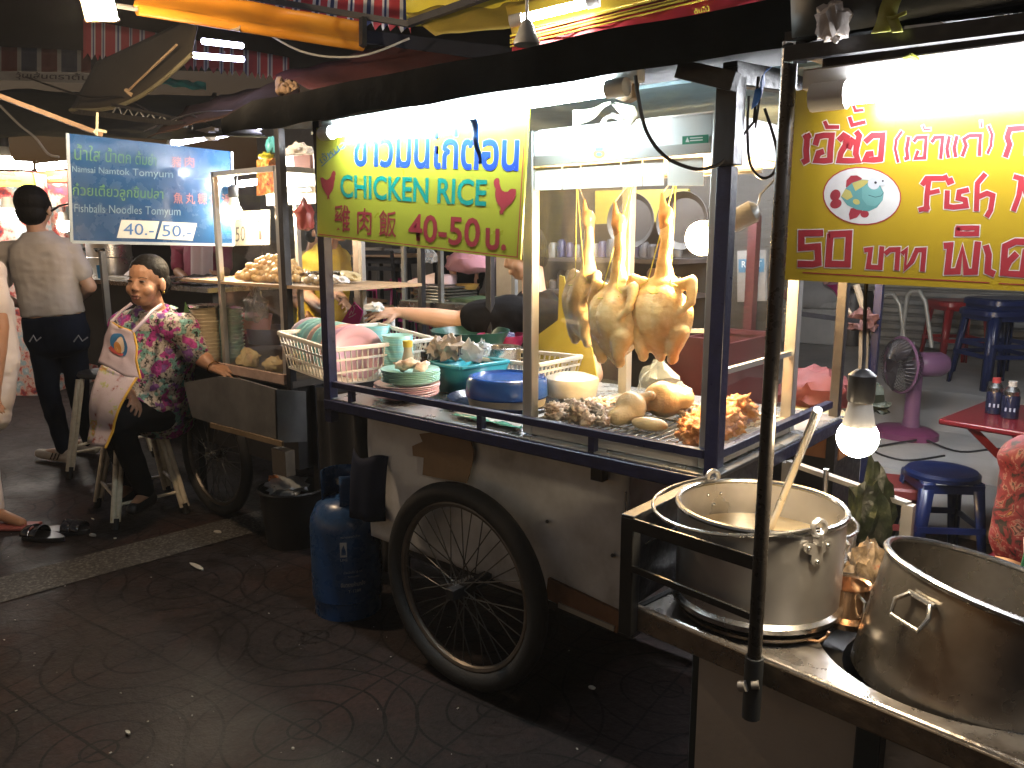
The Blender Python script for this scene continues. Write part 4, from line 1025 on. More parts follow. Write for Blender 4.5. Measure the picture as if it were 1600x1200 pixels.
# seasoning bag beside the mug
c = PZ(1355, 893, ZC + .035); c = V((c.x, c.y, ZC + .05)); crumple(c, (.045, .04, .06), 91, .6, 7, .4).one('seasoning_bag', 'crumpled clear bag of brown and red seasoning beside the big dark pot', 'seasoning bag', pm('seasoning', (.30, .20, .12), .25, 0, .5, 26, stops=[(.35, (.07, .05, .035)), (.5, (.28, .20, .12)), (.6, (.40, .30, .2)), (.68, (.45, .08, .03))]), tuple(c))
# big dark stock pot in the hole, leaning
potdark = pm('scorched_pot_steel', (.34, .29, .22), .27, .92, .5, 3.2, rvar=.06, stops=[(.25, (.10, .088, .072)), (.5, (.24, .22, .195)), (.75, (.42, .40, .37))])
tl = TA
c3 = Cr - AX * H3
p3 = pot('stock_pot', c3, R3, R3 * 1.0, H3, potdark, 'large scorched steel stock pot leaning in the hole of the counter', tl, rim=.0065)
def loop_handle(ang, z=.188):
    d_ = V((math.cos(ang), math.sin(ang), 0)); tn = V((-d_.y, d_.x, 0))
    f = lambda s, dz, out: c3 + tl @ (d_ * (R3 * 1.0 + out) + tn * s + V((0, 0, z + dz)))
    m = MB(); m.tube([f(-.022, .012, .0), f(-.022, .012, .012), f(-.034, -.004, .022), f(-.028, -.03, .028), f(.028, -.03, .028), f(.034, -.004, .022), f(.022, .012, .012), f(.022, .012, .0)], .0042, 8)
    m.tube([f(-.026, .014, .006), f(.026, .014, .006)], .0048, 8); m.build('loop_handle', chrome, p3)
v_ = (c3 - EYE); va3 = math.atan2(-v_.y, -v_.x)
loop_handle(va3 - R(36)); loop_handle(va3 - R(36) + math.pi)
m = MB(); 
for k in range(2): q = c3 + tl @ V((R3 * .985 * math.cos(va3 - R(100) + math.pi + k * .1), R3 * .985 * math.sin(va3 - R(100) + math.pi + k * .1), .26)); m.ell(q, .005, None, 10, 6)
m.build('rivet', chrome, p3)
# bare bulb hanging over the pots
bc2 = PY(1340, 684, 1.36)
bulb('light_bulb', bc2, .033, em('pot_bulb_glow', (1., .78, .50), 140.), 'bright warm bulb hanging over the soup pots', True, [PY(1350, 560, 1.37), PY(1352, 470, 1.38), PY(1356, 400, 1.385), V((bc2.x + .01, 1.39, 1.84))])
# steel stand behind the pots
t = thing('steel_stand', 'low grey angle steel stand behind the soup pots', 'stand', tuple(PD(1410, 850, 1.75)))
q0, q1 = PD(1232, 722, 2.15), PD(1420, 788, 1.85)
m = MB(); m.bar(q0, q1, .022, .012); m.build('top_rail', alu_dull, t)
m = MB(); m.bar(q1, V((q1.x, q1.y, .0)), .026, .026); m.build('leg', alu_dull, t)
m = MB(); m.bar(q0, V((q0.x, q0.y, .0)), .026, .026); m.build('leg', alu_dull, t)
# hanging bag of greens
c = PD(1365, 800, 1.9); b = crumple(c, (.05, .045, .13), 103, .7, 7, .45, 3); b.one('vegetable_bag', 'clear bag of green leafy vegetables hanging below the bulb', 'vegetable bag', pm('greens', (.10, .13, .045), .3, 0, .5, 22, bump=.4, stops=[(.35, (.008, .010, .007)), (.5, (.022, .03, .015)), (.62, (.05, .06, .03)), (.7, (.16, .16, .11))]), tuple(c))
# ================================================================ noodle cart with the blue sign (left)
y2 = 2.15
nc = thing('noodle_cart', 'dark street noodle cart with aluminium glass case beside the seated woman', 'food cart', (-3.7, 2.4, 0))
xr = PY(447, 420, y2).x
m = MB(); m.bar((xr, y2, .60), (xr, y2, 1.98), .034, .034); m.build('post', blackpaint, nc, bevel=.002)
m = MB(); m.bar((xr - .005, 3.0, .60), (xr - .005, 3.0, 2.0), .03, .03); m.build('post', blackpaint, nc)
zl = PY(437, 592, y2).z
xl2 = PY(347, 500, y2).x - .35
m = MB(); m.bx((xl2 - .3, y2 - .01, zl - .03), (xr + .02, 3.0, zl)); m.build('table_top', pm('dark_table', (.10, .085, .07), .5, .3, .4, 8), nc)
m = MB(); m.bx((PY(343, 560, y2).x, y2 - .03, zl - .015), (xr - .018, y2 - .011, zl + .03)); m.build('pale_ledge', pm('pale_pink_ledge', (.45, .32, .26), .7, 0, .4, 14, bump=.1), nc)
m = MB(); m.bx((xl2 - .3, y2 + .02, .40), (xr, 2.95, zl - .03)); m.build('body', pm('dark_body', (.018, .017, .018), .6), nc)
yb2 = 1.98
m = MB(); pts = [(287, 598), (340, 588), (374, 592), (432, 609), (434, 692), (300, 652)]
m.poly([PY(x, y, yb2) for x, y in pts], .012, (0, -1, 0)); m.build('side_panel', pm('grey_side_sheet', (.14, .14, .138), .5, .15, .45, 6, bump=.1, rvar=.1), nc)
m = MB(); m.poly([PY(432, 609, yb2), PY(478, 612, yb2 + .16), PY(480, 690, yb2 + .16), PY(434, 692, yb2)], .012, (1, 0, 0)); m.build('end_sheet', pm('grey_side_sheet'  , (.1, .1, .1)), nc)
m = MB(); m.bar(PY(330, 664, yb2 - .004), PY(442, 694, yb2 - .004), .012, .024); m.build('lower_batten', pm('dirty_batten', (.20, .14, .075), .7, 0, .4, 9), nc)
m = MB(); m.bx(PY(424, 700, yb2 + .05), PY(462, 742, yb2 + .1)); m.build('bracket', pm('dirty_beige', (.23, .19, .14), .7), nc)
m = MB(); q = PZ(437, 855, 0); m.bar((xr + .02, y2 + .12, 0), (xr + .02, y2 + .12, zl - .03), .04, .04); m.build('leg', blackpaint, nc)
m = MB(); m.bar((xl2 - .2, y2 + .12, 0), (xl2 - .2, y2 + .12, .42), .04, .04); m.build('leg', blackpaint, nc)
cw = PZ(343, 803, 0); make_wheel((cw.x, cw.y, .34), .34, .03, nc)
make_wheel((cw.x, 2.98, .34), .34, .03, nc)
# glass case
xl_ = PY(348, 480, y2).x
gc = thing('glass_case', 'aluminium framed glass case heaped with fish balls on the noodle cart', 'display case', ((xl_ + xr) / 2, 2.4, zl))
ztop = PY(400, 262, y2).z
for x in (xl_, xr - .034):
    for y in (y2, 2.62): bar_part('corner_post', [((x, y, zl), (x, y, ztop), .026, .026)], alu, gc)
zs = PY(440, 445, y2).z
m = MB(); m.bx((xl_ - .45, y2 - .012, zs - .014), (xr + .36, 2.66, zs)); m.build('shelf', pm('tan_shelf', (.40, .28, .17), .5, 0, .3, 8), gc)
m = MB(); m.bar((xl_, y2, ztop - .012), (xr - .034, y2, ztop - .012), .026, .024); m.bar((xr - .034, y2, ztop - .012), (xr - .034, 2.62, ztop - .012), .026, .024); m.build('top_frame', alu, gc)
m = MB(); m.bx((xl_ + .013, y2 - .002, zl + .01), (xr - .047, y2 + .002, zs - .016)); m.bx((xl_ + .013, y2 - .002, zs + .002), (xr - .047, y2 + .002, ztop - .03)); m.build('front_pane', glass, gc)
m = MB(); m.bx((xr - .036, y2 + .014, zl + .01), (xr - .032, 2.6, zs - .016)); m.bx((xr - .036, y2 + .014, zs + .002), (xr - .032, 2.6, ztop - .03)); m.build('side_pane', glass, gc)
m = MB(); m.bx((xl_ - .25, 2.60, PY(400, 322, 2.6).z), (xr - .05, 2.612, PY(400, 250, 2.6).z)); m.build('header_panel', wpan, gc)
# price board in the case and lit food picture
m = MB(); q = [PY(366, 330, 2.58), PY(421, 328, 2.58), PY(421, 382, 2.58), PY(366, 384, 2.58)]; m.poly(q, .004, (0, -1, 0)); pb = m.one('price_board', 'pale hand drawn price board inside the glass case of the noodle cart', 'board', pm('pale_board', (.55, .54, .48), .6), tuple(q[0]))
text_quad('price', '50', ((368, 355), (383, 353), (383, 376), (368, 378)), lambda x, y: PY(x, y, 2.572), pm('pencil_grey', (.12, .11, .10), .7), pb)
m = MB(); m.poly([PY(x, y, 2.572) for x, y in ((404, 360), (408, 360), (408, 374), (404, 374))]); m.poly([PY(x, y, 2.572) for x, y in ((390, 330), (403, 348), (418, 331), (416, 330), (403, 345), (392, 329))]); m.build('board_drawing', pm('board_red', (.35, .06, .05), .6), pb)
m = MB(); q = [PY(401, 250, 2.3), PY(437, 246, 2.3), PY(437, 300, 2.3), PY(401, 306, 2.3)]; m.poly(q, .01, (0, -1, 0)); m.one('food_picture', 'brightly lit orange food picture inside the glass case', 'picture', pm('food_print', (.65, .30, .08), .4, 0, .3, 22, stops=[(.35, (.30, .03, .02)), (.48, (.75, .25, .04)), (.58, (.8, .6, .2)), (.68, (.8, .75, .6))]), tuple(q[0]))
# fish balls
ball_m = pm('fried_fishball', (.66, .42, .18), .4, 0, .4, 30, bump=.2, stops=[(.3, (.50, .26, .08)), (.5, (.66, .44, .19)), (.7, (.74, .58, .34))])
bme = chunk_meshes(4, (.021, .019, .018), .35, 120)
rb = random.Random(5); cnt = 0
for layer in range(5):
    nx = 13 - 2 * layer; ny = 6 - layer
    for i in range(nx):
        for j in range(ny):
            if j > 2 and layer == 0: continue
            x = xl_ + .06 + (xr - xl_ - .14) * (i + .5 + layer) / 13 + rb.uniform(-.016, .016); y = y2 + .05 + .036 * (j + layer * .5) + rb.uniform(-.007, .007)
            put('fish_ball', bme[cnt % 4], ball_m, (x, y, zs + .018 + layer * .023 + rb.uniform(-.004, .012)), 'golden fried fish ball heaped on the shelf of the glass case', 'fish ball', 'golden fish balls heaped in the glass case', rb.uniform(0, 6), rb.uniform(.8, 1.35), rb.uniform(-.6, .6)); cnt += 1
pale_ball = pm('pale_fishball', (.50, .46, .36), .35, 0, .2, 20)
for i in range(9):
    q = PY(475 + 7 * (i % 4) + 3 * (i // 4), 448 - 6 * (i // 4), 2.3)
    put('fish_ball', bme[i % 4], None, (xr + .05 + .04 * (i % 4), y2 + .08 + .05 * (i // 4), zs + .02 + .012 * (i % 2)), 'pale grey fish ball on the open shelf right of the black post', 'fish ball', 'pale fish balls on the open shelf', i, 1.1).data = with_mat(bme[i % 4], pale_ball)
c = PY(390, 425, y2 + .3); crumple((xl_ + .1, y2 + .27, zs + .05), (.06, .05, .05), 130, .5, 7, .3).one('snack_bag', 'clear bag of orange sausages behind the golden fish balls', 'snack bag', pm('orange_snack', (.50, .18, .06), .25, 0, .5, 30, stops=[(.4, (.40, .09, .03)), (.55, (.6, .35, .15)), (.65, (.45, .5, .55))]), (xl_ + .1, y2 + .27, zs + .02))
# open shelf goods
q = PY(513, 425, 2.42); m = MB(); m.lathe([(0, 0), (.05, 0), (.12, .05), (.118, .052), (.048, .004), (0, .004)], (q.x, q.y, zs), 30); m.one('steel_bowl', 'wide stainless steel bowl on the open shelf beside the navy post', 'bowl', steel, (q.x, q.y, zs))
crumple((xr + .10, y2 + .28, zs + .03), (.07, .05, .03), 140, .4, 6, .1).one('noodle_pack', 'flat pack of pale noodles behind the pale fish balls', 'noodle pack', pm('pale_noodle', (.52, .45, .26), .5, 0, .3, 50), (xr + .1, y2 + .28, zs))
crumple((xr + .22, y2 + .12, zs + .025), (.06, .05, .025), 144, .6, 7, .1).one('plastic_bag', 'small empty clear bag on the open shelf near the steel bowl', 'plastic bag', bagmat('white_bag', (.75, .76, .76), .7), (xr + .22, y2 + .12, zs))
# noodle bags in the lower part
nm = bagmat('noodle_bag_skin', (.62, .48, .26), .75)
for i, (px, py, r, lab) in enumerate(((385, 522, (.075, .06, .06), 'puffy clear bag of yellow noodles at the left of the lower case'), (425, 530, (.065, .05, .045), 'puffy clear bag of yellow noodles at the right of the lower case'))):
    c = PY(px, py, y2 + .12); c.z = zl + r[2] * .6; crumple(c, r, 150 + i * 5, .5, 6, .3).one('noodle_bag', lab, 'noodle bag', nm, (c.x, c.y, zl))
c = PY(400, 480, y2 + .2); crumple(c, (.075, .05, .11), 161, .5, 5, .5).one('plastic_bag', 'tall clear empty bag standing above the yellow noodles', 'plastic bag', clear, tuple(c))
c = PY(385, 455, y2 + .42); m = MB(); m.lathe([(0, 0), (.12, 0), (.14, .10), (.135, .10), (.115, .01), (0, .01)], (c.x, c.y, zl + .12), 28); m.one('plastic_tub', 'pink plastic tub inside the case behind the clear bag', 'tub', pm('pink_tub', (.48, .22, .24), .4), (c.x, c.y, zl + .12))
c = PY(425, 488, y2 + .5); m = MB(); m.lathe([(0, 0), (.14, 0), (.16, .09), (.155, .09), (.135, .01), (0, .01)], (c.x, c.y, zl + .06), 28); m.one('plastic_tub', 'dark blue plastic tub inside the case at the right', 'tub', pm('slate_blue_tub', (.10, .13, .22), .4), (c.x, c.y, zl + .06))
# bowl stacks
bw = pm('cream_bowl', (.56, .50, .38), .35, 0, .25, 30); bt = pm('teal_bowl', (.30, .46, .44), .35)
NB = lathe_mesh([(0, 0), (.04, 0), (.062, .03), (.078, .05), (.080, .054), (.075, .053), (.058, .03), (.036, .006), (0, .006)])
for k, (px, ybase, n, mt_, lab) in enumerate(((322, 2.12, 15, bw, 'cream rimmed noodle bowl in the taller stack beside the seated woman'), (356, 2.22, 14, bt, 'pale teal noodle bowl in the stack inside the glass case'))):
    c = PY(px, 500, ybase); zt2 = PY(px, 478 + 4 * k, ybase).z - .054
    for i in range(n): put('noodle_bowl', with_mat(NB, mt_), None, (c.x + rb.uniform(-.002, .002), c.y, zl + .002 + (zt2 - zl) * i / (n - 1)), lab, 'bowl', lab.replace('bowl in', 'bowls of'), 0)
c = PY(322, 474, 2.12); m = MB(); m.lathe([(0, 0), (.085, 0), (.09, .012), (.085, .012), (0, .004)], (c.x, c.y, PY(322, 480, 2.12).z + .002), 28); m.one('steel_tray', 'round steel tray covering the taller bowl stack', 'tray', steel, (c.x, c.y, c.z))
# red-edged trays stacked on the right
for i in range(6):
    c = PY(475, 560, 2.3); m = MB(); m.bx((c.x - .1, c.y - .05, c.z + i * .016 - .02), (c.x + .06, c.y + .12, c.z + i * .016 - .012)); m.one('red_tray', 'dark red tray in the small stack beside the white plate basket', 'tray', pm('dark_red_tray', (.20, .05, .04), .4), (c.x, c.y, c.z + i * .016 - .02), group='dark red trays stacked by the basket')
# steel table with foil tray and pots behind the woman
t = thing('steam_table', 'dark steel table behind the seated woman holding pots and a foil tray', 'table', (-4.9, 3.0, 0))
zt3 = PY(280, 447, 2.6).z
m = MB(); q0, q1 = PY(120, 444, 2.75), PY(345, 447, 2.75); m.bx((q0.x - .3, 2.6, zt3 - .03), (q1.x + .1, 3.3, zt3)); m.build('table_top', steel, t)
m = MB(); m.bx((q0.x - .28, 2.66, .5), (q1.x + .05, 3.25, zt3 - .03)); m.build('table_body', pm('sooty_body', (.014, .012, .012), .6), t)
c = PY(300, 432, 2.75); m = MB(); m.grid(lambda u, v: V((c.x - .3 + .55 * u, 2.64 + .4 * v, zt3 + .01 + .05 * math.sin(u * 3.1) * (.4 + .6 * math.sin(v * 3.1)) + .022 * noise.noise(V((u * 12, v * 9, 4))))), 30, 16, False); m.one('foil_tray', 'heaped foil covered tray of dark food on the steel table', 'foil tray', pm('dark_foil', (.20, .18, .15), .25, .8, .6, 25, bump=.5), (c.x, 2.64, zt3))
c = PY(172, 410, 3.1); t = thing('steamer_pot', 'tall aluminium steamer pot with black handles behind the blue sign', 'pot', (c.x, c.y, zt3)); m = MB()
m.lathe([(0, 0), (.17, 0), (.18, .03), (.18, .14), (.19, .145), (.18, .15), (.18, .30), (.19, .305), (.1, .36), (0, .37)], (c.x, c.y, zt3), 36); m.build('pot_body', potalu, t)
for s in (-1, 1):
    m = MB(); o = V((c.x, c.y, zt3)); dq = V((.65 * s + .3, -.76 * s * .4 - .6, 0)).normalized(); tn = V((-dq.y, dq.x, 0)); m.tube([o + dq * .18 + tn * .035 + V((0, 0, .2)), o + dq * .22 + tn * .035 + V((0, 0, .22)), o + dq * .22 - tn * .035 + V((0, 0, .22)), o + dq * .18 - tn * .035 + V((0, 0, .2))], .009, 8); m.build('handle', blackpaint, t)
c = PY(158, 420, 2.75); m = MB(); m.lathe([(0, 0), (.03, 0), (.033, .10), (0, .10)], (c.x, c.y, zt3), 16); m.one('blue_cup', 'small blue plastic cup beside the steamer pot', 'cup', pm('blue_cup_m', (.02, .16, .34), .4), (c.x, c.y, zt3))
c = PY(188, 436, 2.72); m = MB(); m.bx((c.x - .12, c.y - .04, zt3 + .001), (c.x + .16, c.y + .1, zt3 + .02)); m.one('chopping_board', 'white chopping board in front of the steamer pot', 'board', white_pl, (c.x, c.y, zt3))
m = MB(); c = PY(198, 424, 2.8); m.poly([c + V((-.06, 0, -.03)), c + V((.08, 0, -.03)), c + V((.08, .06, .03)), c + V((-.03, .06, .03))], .004, (0, -1, 1)); m.one('paper_sheet', 'pink white paper leaning beside the chopping board', 'paper', pm('pinkish_paper', (.62, .52, .5), .7), tuple(c))
q = PY(160, 400, 2.3); m = MB(); m.bar((q.x, 2.3, .3), (q.x, 2.3, PY(150, 392, 2.3).z), .035, .035); m.one('steel_post', 'grey steel post standing between the man and the seated woman', 'post', pm('grey_post', (.20, .20, .19), .5, .3), (q.x, 2.3, .3))
m = MB(); q = [PY(128, 460, 2.7), PY(155, 462, 2.7), PY(157, 497, 2.7), PY(130, 498, 2.7)]; m.poly(q, .02, (0, -1, 0)); rb_ = m.one('red_box', 'dark red printed box behind the standing man', 'box', pm('dark_red_print', (.22, .02, .04), .5), tuple(q[0]))
m = MB(); m.poly([PY(x, y, 2.69) for x, y in ((137, 467), (150, 468), (150, 475), (137, 474))]); m.build('box_print', pm('box_gold', (.40, .22, .06), .5), rb_)
c = PY(300, 506, 2.6); m = MB(); m.bx((c.x - .14, c.y, zl), (c.x + .12, c.y + .2, zl + .13)); m.one('blue_crate', 'bright blue plastic crate behind the taller bowl stack', 'crate', pm('blue_crate_m', (.02, .15, .34), .45), (c.x, c.y, zl))
m = MB(); c = PY(290, 482, 2.6); m.poly([c + V((-.03, 0, -.03)), c + V((.04, 0, -.02)), c + V((-.02, .01, .04))], .003, (0, -1, 0)); m.one('green_leaf', 'bright green leaf on the blue crate', 'leaf', pm('leaf_green', (.15, .32, .05), .5), tuple(c))
# bulb by the blue sign and tubes above
bulb('light_bulb', PX(363, 331, -4.1) if False else PY(366, 331, 2.38), .04, em('sign_bulb_glow', (1., .74, .42), 300.), 'warm bulb glowing at the right edge of the blue sign', True, [PY(368, 300, 2.4), PY(372, 265, 2.42)])
tv = em('tube_violet', (.78, .76, 1.), 14.)
tube_lamp('tube_lamp', PY(270, 224, 2.75), PY(328, 212, 2.75), .022, tv, 'short bright tube behind the top edge of the blue sign', body=((0, .02, .04), .03, .03, white_pl))
tube_lamp('tube_lamp', PY(336, 214, 3.0), PY(430, 193, 3.0), .016, tv, 'violet edged tube under the canopy right of the blue sign')
tube_lamp('tube_lamp', PY(372, 288, 2.45), PY(425, 281, 2.45), .016, em('case_tube', (1., .97, .9), 130.), 'bright tube lamp inside the glass case of the noodle cart', caps=False)
# hanging things by the post
c = PY(476, 340, 2.3); crumple(c, (.05, .04, .09), 171, .4, 5, .6).one('red_bag', 'red plastic bag hanging between the black post and the green sign', 'plastic bag', pm('red_bag_m', (.42, .08, .07), .35), tuple(c))
c = PY(465, 235, 2.3); crumple(c, (.09, .05, .035), 176, .6, 6, .2).one('plastic_bag', 'pale crumpled bag stuffed above the black post', 'plastic bag', bagmat('white_bag', (.75, .76, .76), .7), tuple(c))
c = PY(425, 228, 2.25); crumple(c, (.035, .03, .045), 181, .5, 6, .2).one('cyan_bag', 'small cyan bag stuffed under the canopy by the black post', 'plastic bag', pm('cyan_bag_m', (.10, .45, .52), .4), tuple(c))
c = PY(415, 244, 2.25); crumple(c, (.045, .03, .018), 186, .5, 6, .1).one('yellow_bag', 'yellow plastic scrap on top of the glass case', 'plastic bag', pm('yellow_bag_m', (.5, .5, .05), .4), tuple(c))
m = MB(); m.bx(PY(458, 242, 2.5), PY(490, 268, 2.52)); m.one('maroon_board', 'dull maroon board behind the black post', 'board', pm('maroon_dull', (.18, .10, .10), .6), tuple(PY(458, 268, 2.5)))
m = MB(); m.tube([PY(455, 298, 2.6), PY(490, 296, 2.6)], .02, 14); m.tube([PY(456, 285, 2.65), PY(488, 283, 2.65)], .03, 14); m.one('steel_pipe', 'pair of shiny steel pipes behind the black post', 'pipe', chrome, tuple(PY(456, 298, 2.6)))
# cylinder, bin, dark cloth between the carts
gx = PZ(545, 948, 0); gx = V((gx.x, gx.y, 0)); rr = .142
gasb = pm('gas_blue', (.016, .06, .17), .3, 0, .3, 7, rvar=.12, bump=.06)
t = thing('gas_cylinder', 'dark blue gas cylinder with white lettering standing between the two carts', 'gas cylinder', tuple(gx)); m = MB()
m.lathe([(rr * .86, 0), (rr * .86, .05), (rr * .8, .055), (rr, .075), (rr, .36), (rr * .97, .40), (rr * .8, .45), (rr * .5, .475), (0, .482)], gx, 40); m.build('cylinder_body', gasb, t)
m = MB(); m.lathe([(rr * .9, .0), (rr * .94, .0), (rr * .94, .07), (rr * .9, .07)], gx, 40); m.build('foot_ring', gasb, t)
m = MB(); m.lathe([(.02, .47), (.02, .53), (.035, .535), (.035, .55), (0, .552)], gx, 20); m.build('valve', chrome, t)
m = MB(); m.grid(lambda u, v: gx + V((rr * .62 * math.cos(R(-50) + R(280) * u), rr * .62 * math.sin(R(-50) + R(280) * u), .45 + .135 * v)), 40, 3); m.build('collar', gasb, t, solid=.004)
wp = pm('faded_white_print', (.40, .43, .48), .6)
vg = EYE - gx; ga = math.atan2(vg.y, vg.x)
def cyl3(x, y, d=0.):  # x in metres round the front, y height
    a = ga + R(6) + x / rr; return gx + V(((rr + .0012 + d) * math.cos(a), (rr + .0012 + d) * math.sin(a), y))
m = MB()
def cq(x0, x1, y0, y1):
    for k in range(4):
        u0, u1 = x0 + (x1 - x0) * k / 4, x0 + (x1 - x0) * (k + 1) / 4; m.poly([cyl3(u0, y0), cyl3(u1, y0), cyl3(u1, y1), cyl3(u0, y1)])
cq(-.040, -.014, .275, .335); m.build('flame_label', wp, t)
m = MB(); m.poly([cyl3(x, y, .0008) for x, y in ((-.036, .283), (-.018, .283), (-.018, .300), (-.022, .312), (-.026, .326), (-.029, .318), (-.034, .308))]); m.build('flame_mark', gasb, t)
def cyltext(s, x0, x1, y0, y1, bold=0):
    me = text_mesh(s, bold); xs = [v.co.x for v in me.vertices]; ys = [v.co.y for v in me.vertices]
    a0, a1, b0, b1 = min(xs), max(xs), min(ys), max(ys)
    for v in me.vertices: v.co = cyl3(x0 + (x1 - x0) * (v.co.x - a0) / (a1 - a0), y0 + (y1 - y0) * (v.co.y - b0) / (b1 - b0))
    link_mesh('lettering', me, wp, t)
cyltext('หมายเลขถังก๊าซ', -.035, .04, .352, .362); cyltext('LPG', -.040, -.014, .258, .268)
cyltext('น้ำหนักถัง 15 กก.', -.03, .045, .205, .216); cyltext('วันทดสอบ', -.015, .03, .188, .197)
cyltext('อันตรายห้ามกลิ้ง', -.042, .055, .150, .170, .02); cyltext('T-1288', -.015, .035, .125, .137)
yc_ = gx.y - .10; m = MB(); q0, q1 = PY(531, 802, yc_), PY(581, 722, yc_)
m.grid(lambda u, v: V((q0.x + (q1.x - q0.x) * u, yc_ + .05 * (2 * u - 1) ** 2 + .008 * math.sin(u * 14) * (1 - v) + .03 * v * v, q0.z + (q1.z - q0.z) * v + .01 * math.sin(u * 9) * v)), 20, 8); m.one('dark_cloth', 'dark navy cloth draped over the collar of the gas cylinder', 'cloth', pm('dark_navy_cloth', (.010, .014, .032), .8, spec=.15), tuple(q0), solid=.004)
m = MB(); zc0 = .35
m.grid(lambda u, v: V((-2.96 + .60 * u, 2.12 + .02 * math.sin(u * 22) + .01 * noise.noise(V((u * 8, v * 4, 0))), .10 + .74 * v)), 40, 10); m.one('dark_curtain', 'black cloth curtain hanging between the two food carts', 'curtain', pm('black_cloth', (.010, .010, .011), .9, 0, .3, 10, bump=.2), (-2.6, 2.1, .4), solid=.004)
bn = PZ(440, 852, 0); bn = V((bn.x, bn.y + .08, 0)); t = thing('rubbish_bin', 'black plastic rubbish bin under the end of the noodle cart', 'bin', tuple(bn)); m = MB()
m.lathe([(0, 0), (.135, 0), (.165, .28), (.16, .28), (.13, .01), (0, .01)], bn, 32); m.build('bin_body', pm('black_plastic', (.010, .010, .011), .5), t); m = MB(); m.tube([bn + V((.165 * math.cos(a), .165 * math.sin(a), .282)) for a in [2 * math.pi * k / 32 for k in range(32)]], .008, 8, closed=True); m.build('rim', pm('black_plastic', (.01, .01, .01)), t)
crumple(bn + V((-.04, 0, .28)), (.11, .1, .05), 191, .6, 6, .1).one('rubbish_bag', 'crumpled clear bag of rubbish in the black bin', 'plastic bag', clear, tuple(bn + V((-.04, 0, .26))))
crumple(bn + V((-.09, -.04, .31)), (.035, .03, .025), 195, .6, 6, .1).one('food_scrap', 'orange food scrap on top of the black bin', 'food scrap', pm('orange_scrap', (.45, .16, .05), .5), tuple(bn + V((-.09, -.04, .3))))
# ================================================================ signs
def glossy_sign(name, col, rough=.16, stops=None): return pm(name, col, .3, 0, .06, 3, stops=stops, coat=.35, rvar=.04, bump=.03, bscale=8, spec=.7)
red_ink = pm('red_ink', (.36, .035, .045), .35); maroon_ink = pm('maroon_ink', (.30, .03, .04), .3); teal_ink = pm('teal_ink', (.0, .21, .17), .3); blue_ink = pm('blue_ink', (.012, .05, .50), .3)
# --- chicken rice sign
ys = 1.70
def S1(x, y, d=0.): return PY(x, y, ys - .001 - d)
q = [(494, 200), (827, 164), (813, 406), (496, 369)]
t = thing('chicken_rice_sign', 'glossy yellow green CHICKEN RICE sign hanging under the tube lamp', 'sign', tuple(PY(655, 290, ys)))
m = MB(); 
NB_ = 24
H1_ = homog(q)
m.poly([PY(x, y, ys) for x, y in q], .006, (0, -1, 0)); m.build('sign_board', glossy_sign('sign_lime', (.31, .305, .026)), t)
m = MB(); w_ = 1.6
for ln in ([(498, 366), (809, 402)], [(808, 402), (820, 205)]):
    st = strip2d(ln, w_); m.poly([S1(*st[0][0]), S1(*st[1][0]), S1(*st[1][1]), S1(*st[0][1])])
m.build('border_line', red_ink, t, recalc=False)
Z1 = lambda u, v: (480 + u / 4.444, 150 + v / 4.444)
def tq(*a): return [Z1(*p) for p in a]
text_quad('lettering', 'ข้าวมันไก่ตอน', tq((322, 190), (1480, 195), (1465, 525), (320, 487)), S1, blue_ink, t, .022, .98)
text_quad('lettering', 'CHICKEN RICE', tq((228, 545), (1252, 580), (1242, 768), (232, 705)), S1, teal_ink, t, .02)
for s, qq in (('雞', ((190, 752), (300, 758), (296, 946), (184, 938))), ('肉', ((348, 775), (448, 780), (444, 968), (346, 958))), ('飯', ((500, 790), (620, 795), (618, 985), (494, 975)))):
    text_quad('lettering', s, tq(*qq), S1, maroon_ink, t, .008)
text_quad('lettering', '40-50', tq((705, 815), (1205, 848), (1196, 1055), (700, 1002)), S1, maroon_ink, t, .016)
text_quad('lettering', 'บ.', tq((1240, 915), (1384, 925), (1380, 1075), (1236, 1066)), S1, maroon_ink, t, .03)
text_quad('lettering', 'เจ้หมวย', tq((75, 420), (290, 262), (320, 320), (100, 470)), S1, pm('faded_blue_ink', (.05, .14, .26), .4), t, .0)
strokes('underline', [[Z1(100, 488), Z1(315, 290)]], S1, pm('faded_blue_ink', (.05, .14, .26)), t, 1.4)
ro = [(1295, 600), (1299, 582), (1312, 570), (1330, 571), (1336, 590), (1334, 606), (1342, 632), (1352, 655), (1372, 666), (1392, 665), (1404, 650), (1420, 643), (1448, 646), (1450, 668), (1446, 700), (1430, 728), (1415, 748), (1390, 765), (1376, 782), (1366, 800), (1358, 806), (1362, 826), (1350, 816), (1340, 826), (1338, 806), (1332, 800), (1346, 788), (1342, 772), (1330, 758), (1314, 730), (1306, 700), (1305, 672), (1310, 645), (1300, 628)]
lo = [(90, 568), (108, 565), (122, 578), (136, 584), (152, 574), (164, 560), (170, 535), (184, 517), (196, 528), (198, 545), (192, 556), (194, 574), (186, 600), (184, 632), (176, 655), (160, 678), (153, 692), (157, 720), (148, 712), (138, 720), (141, 694), (130, 678), (116, 655), (102, 630), (96, 600)]
flatpoly('rooster_print', [[Z1(*p) for p in ro]], S1, maroon_ink, t); flatpoly('rooster_print', [[Z1(*p) for p in lo]], S1, maroon_ink, t)
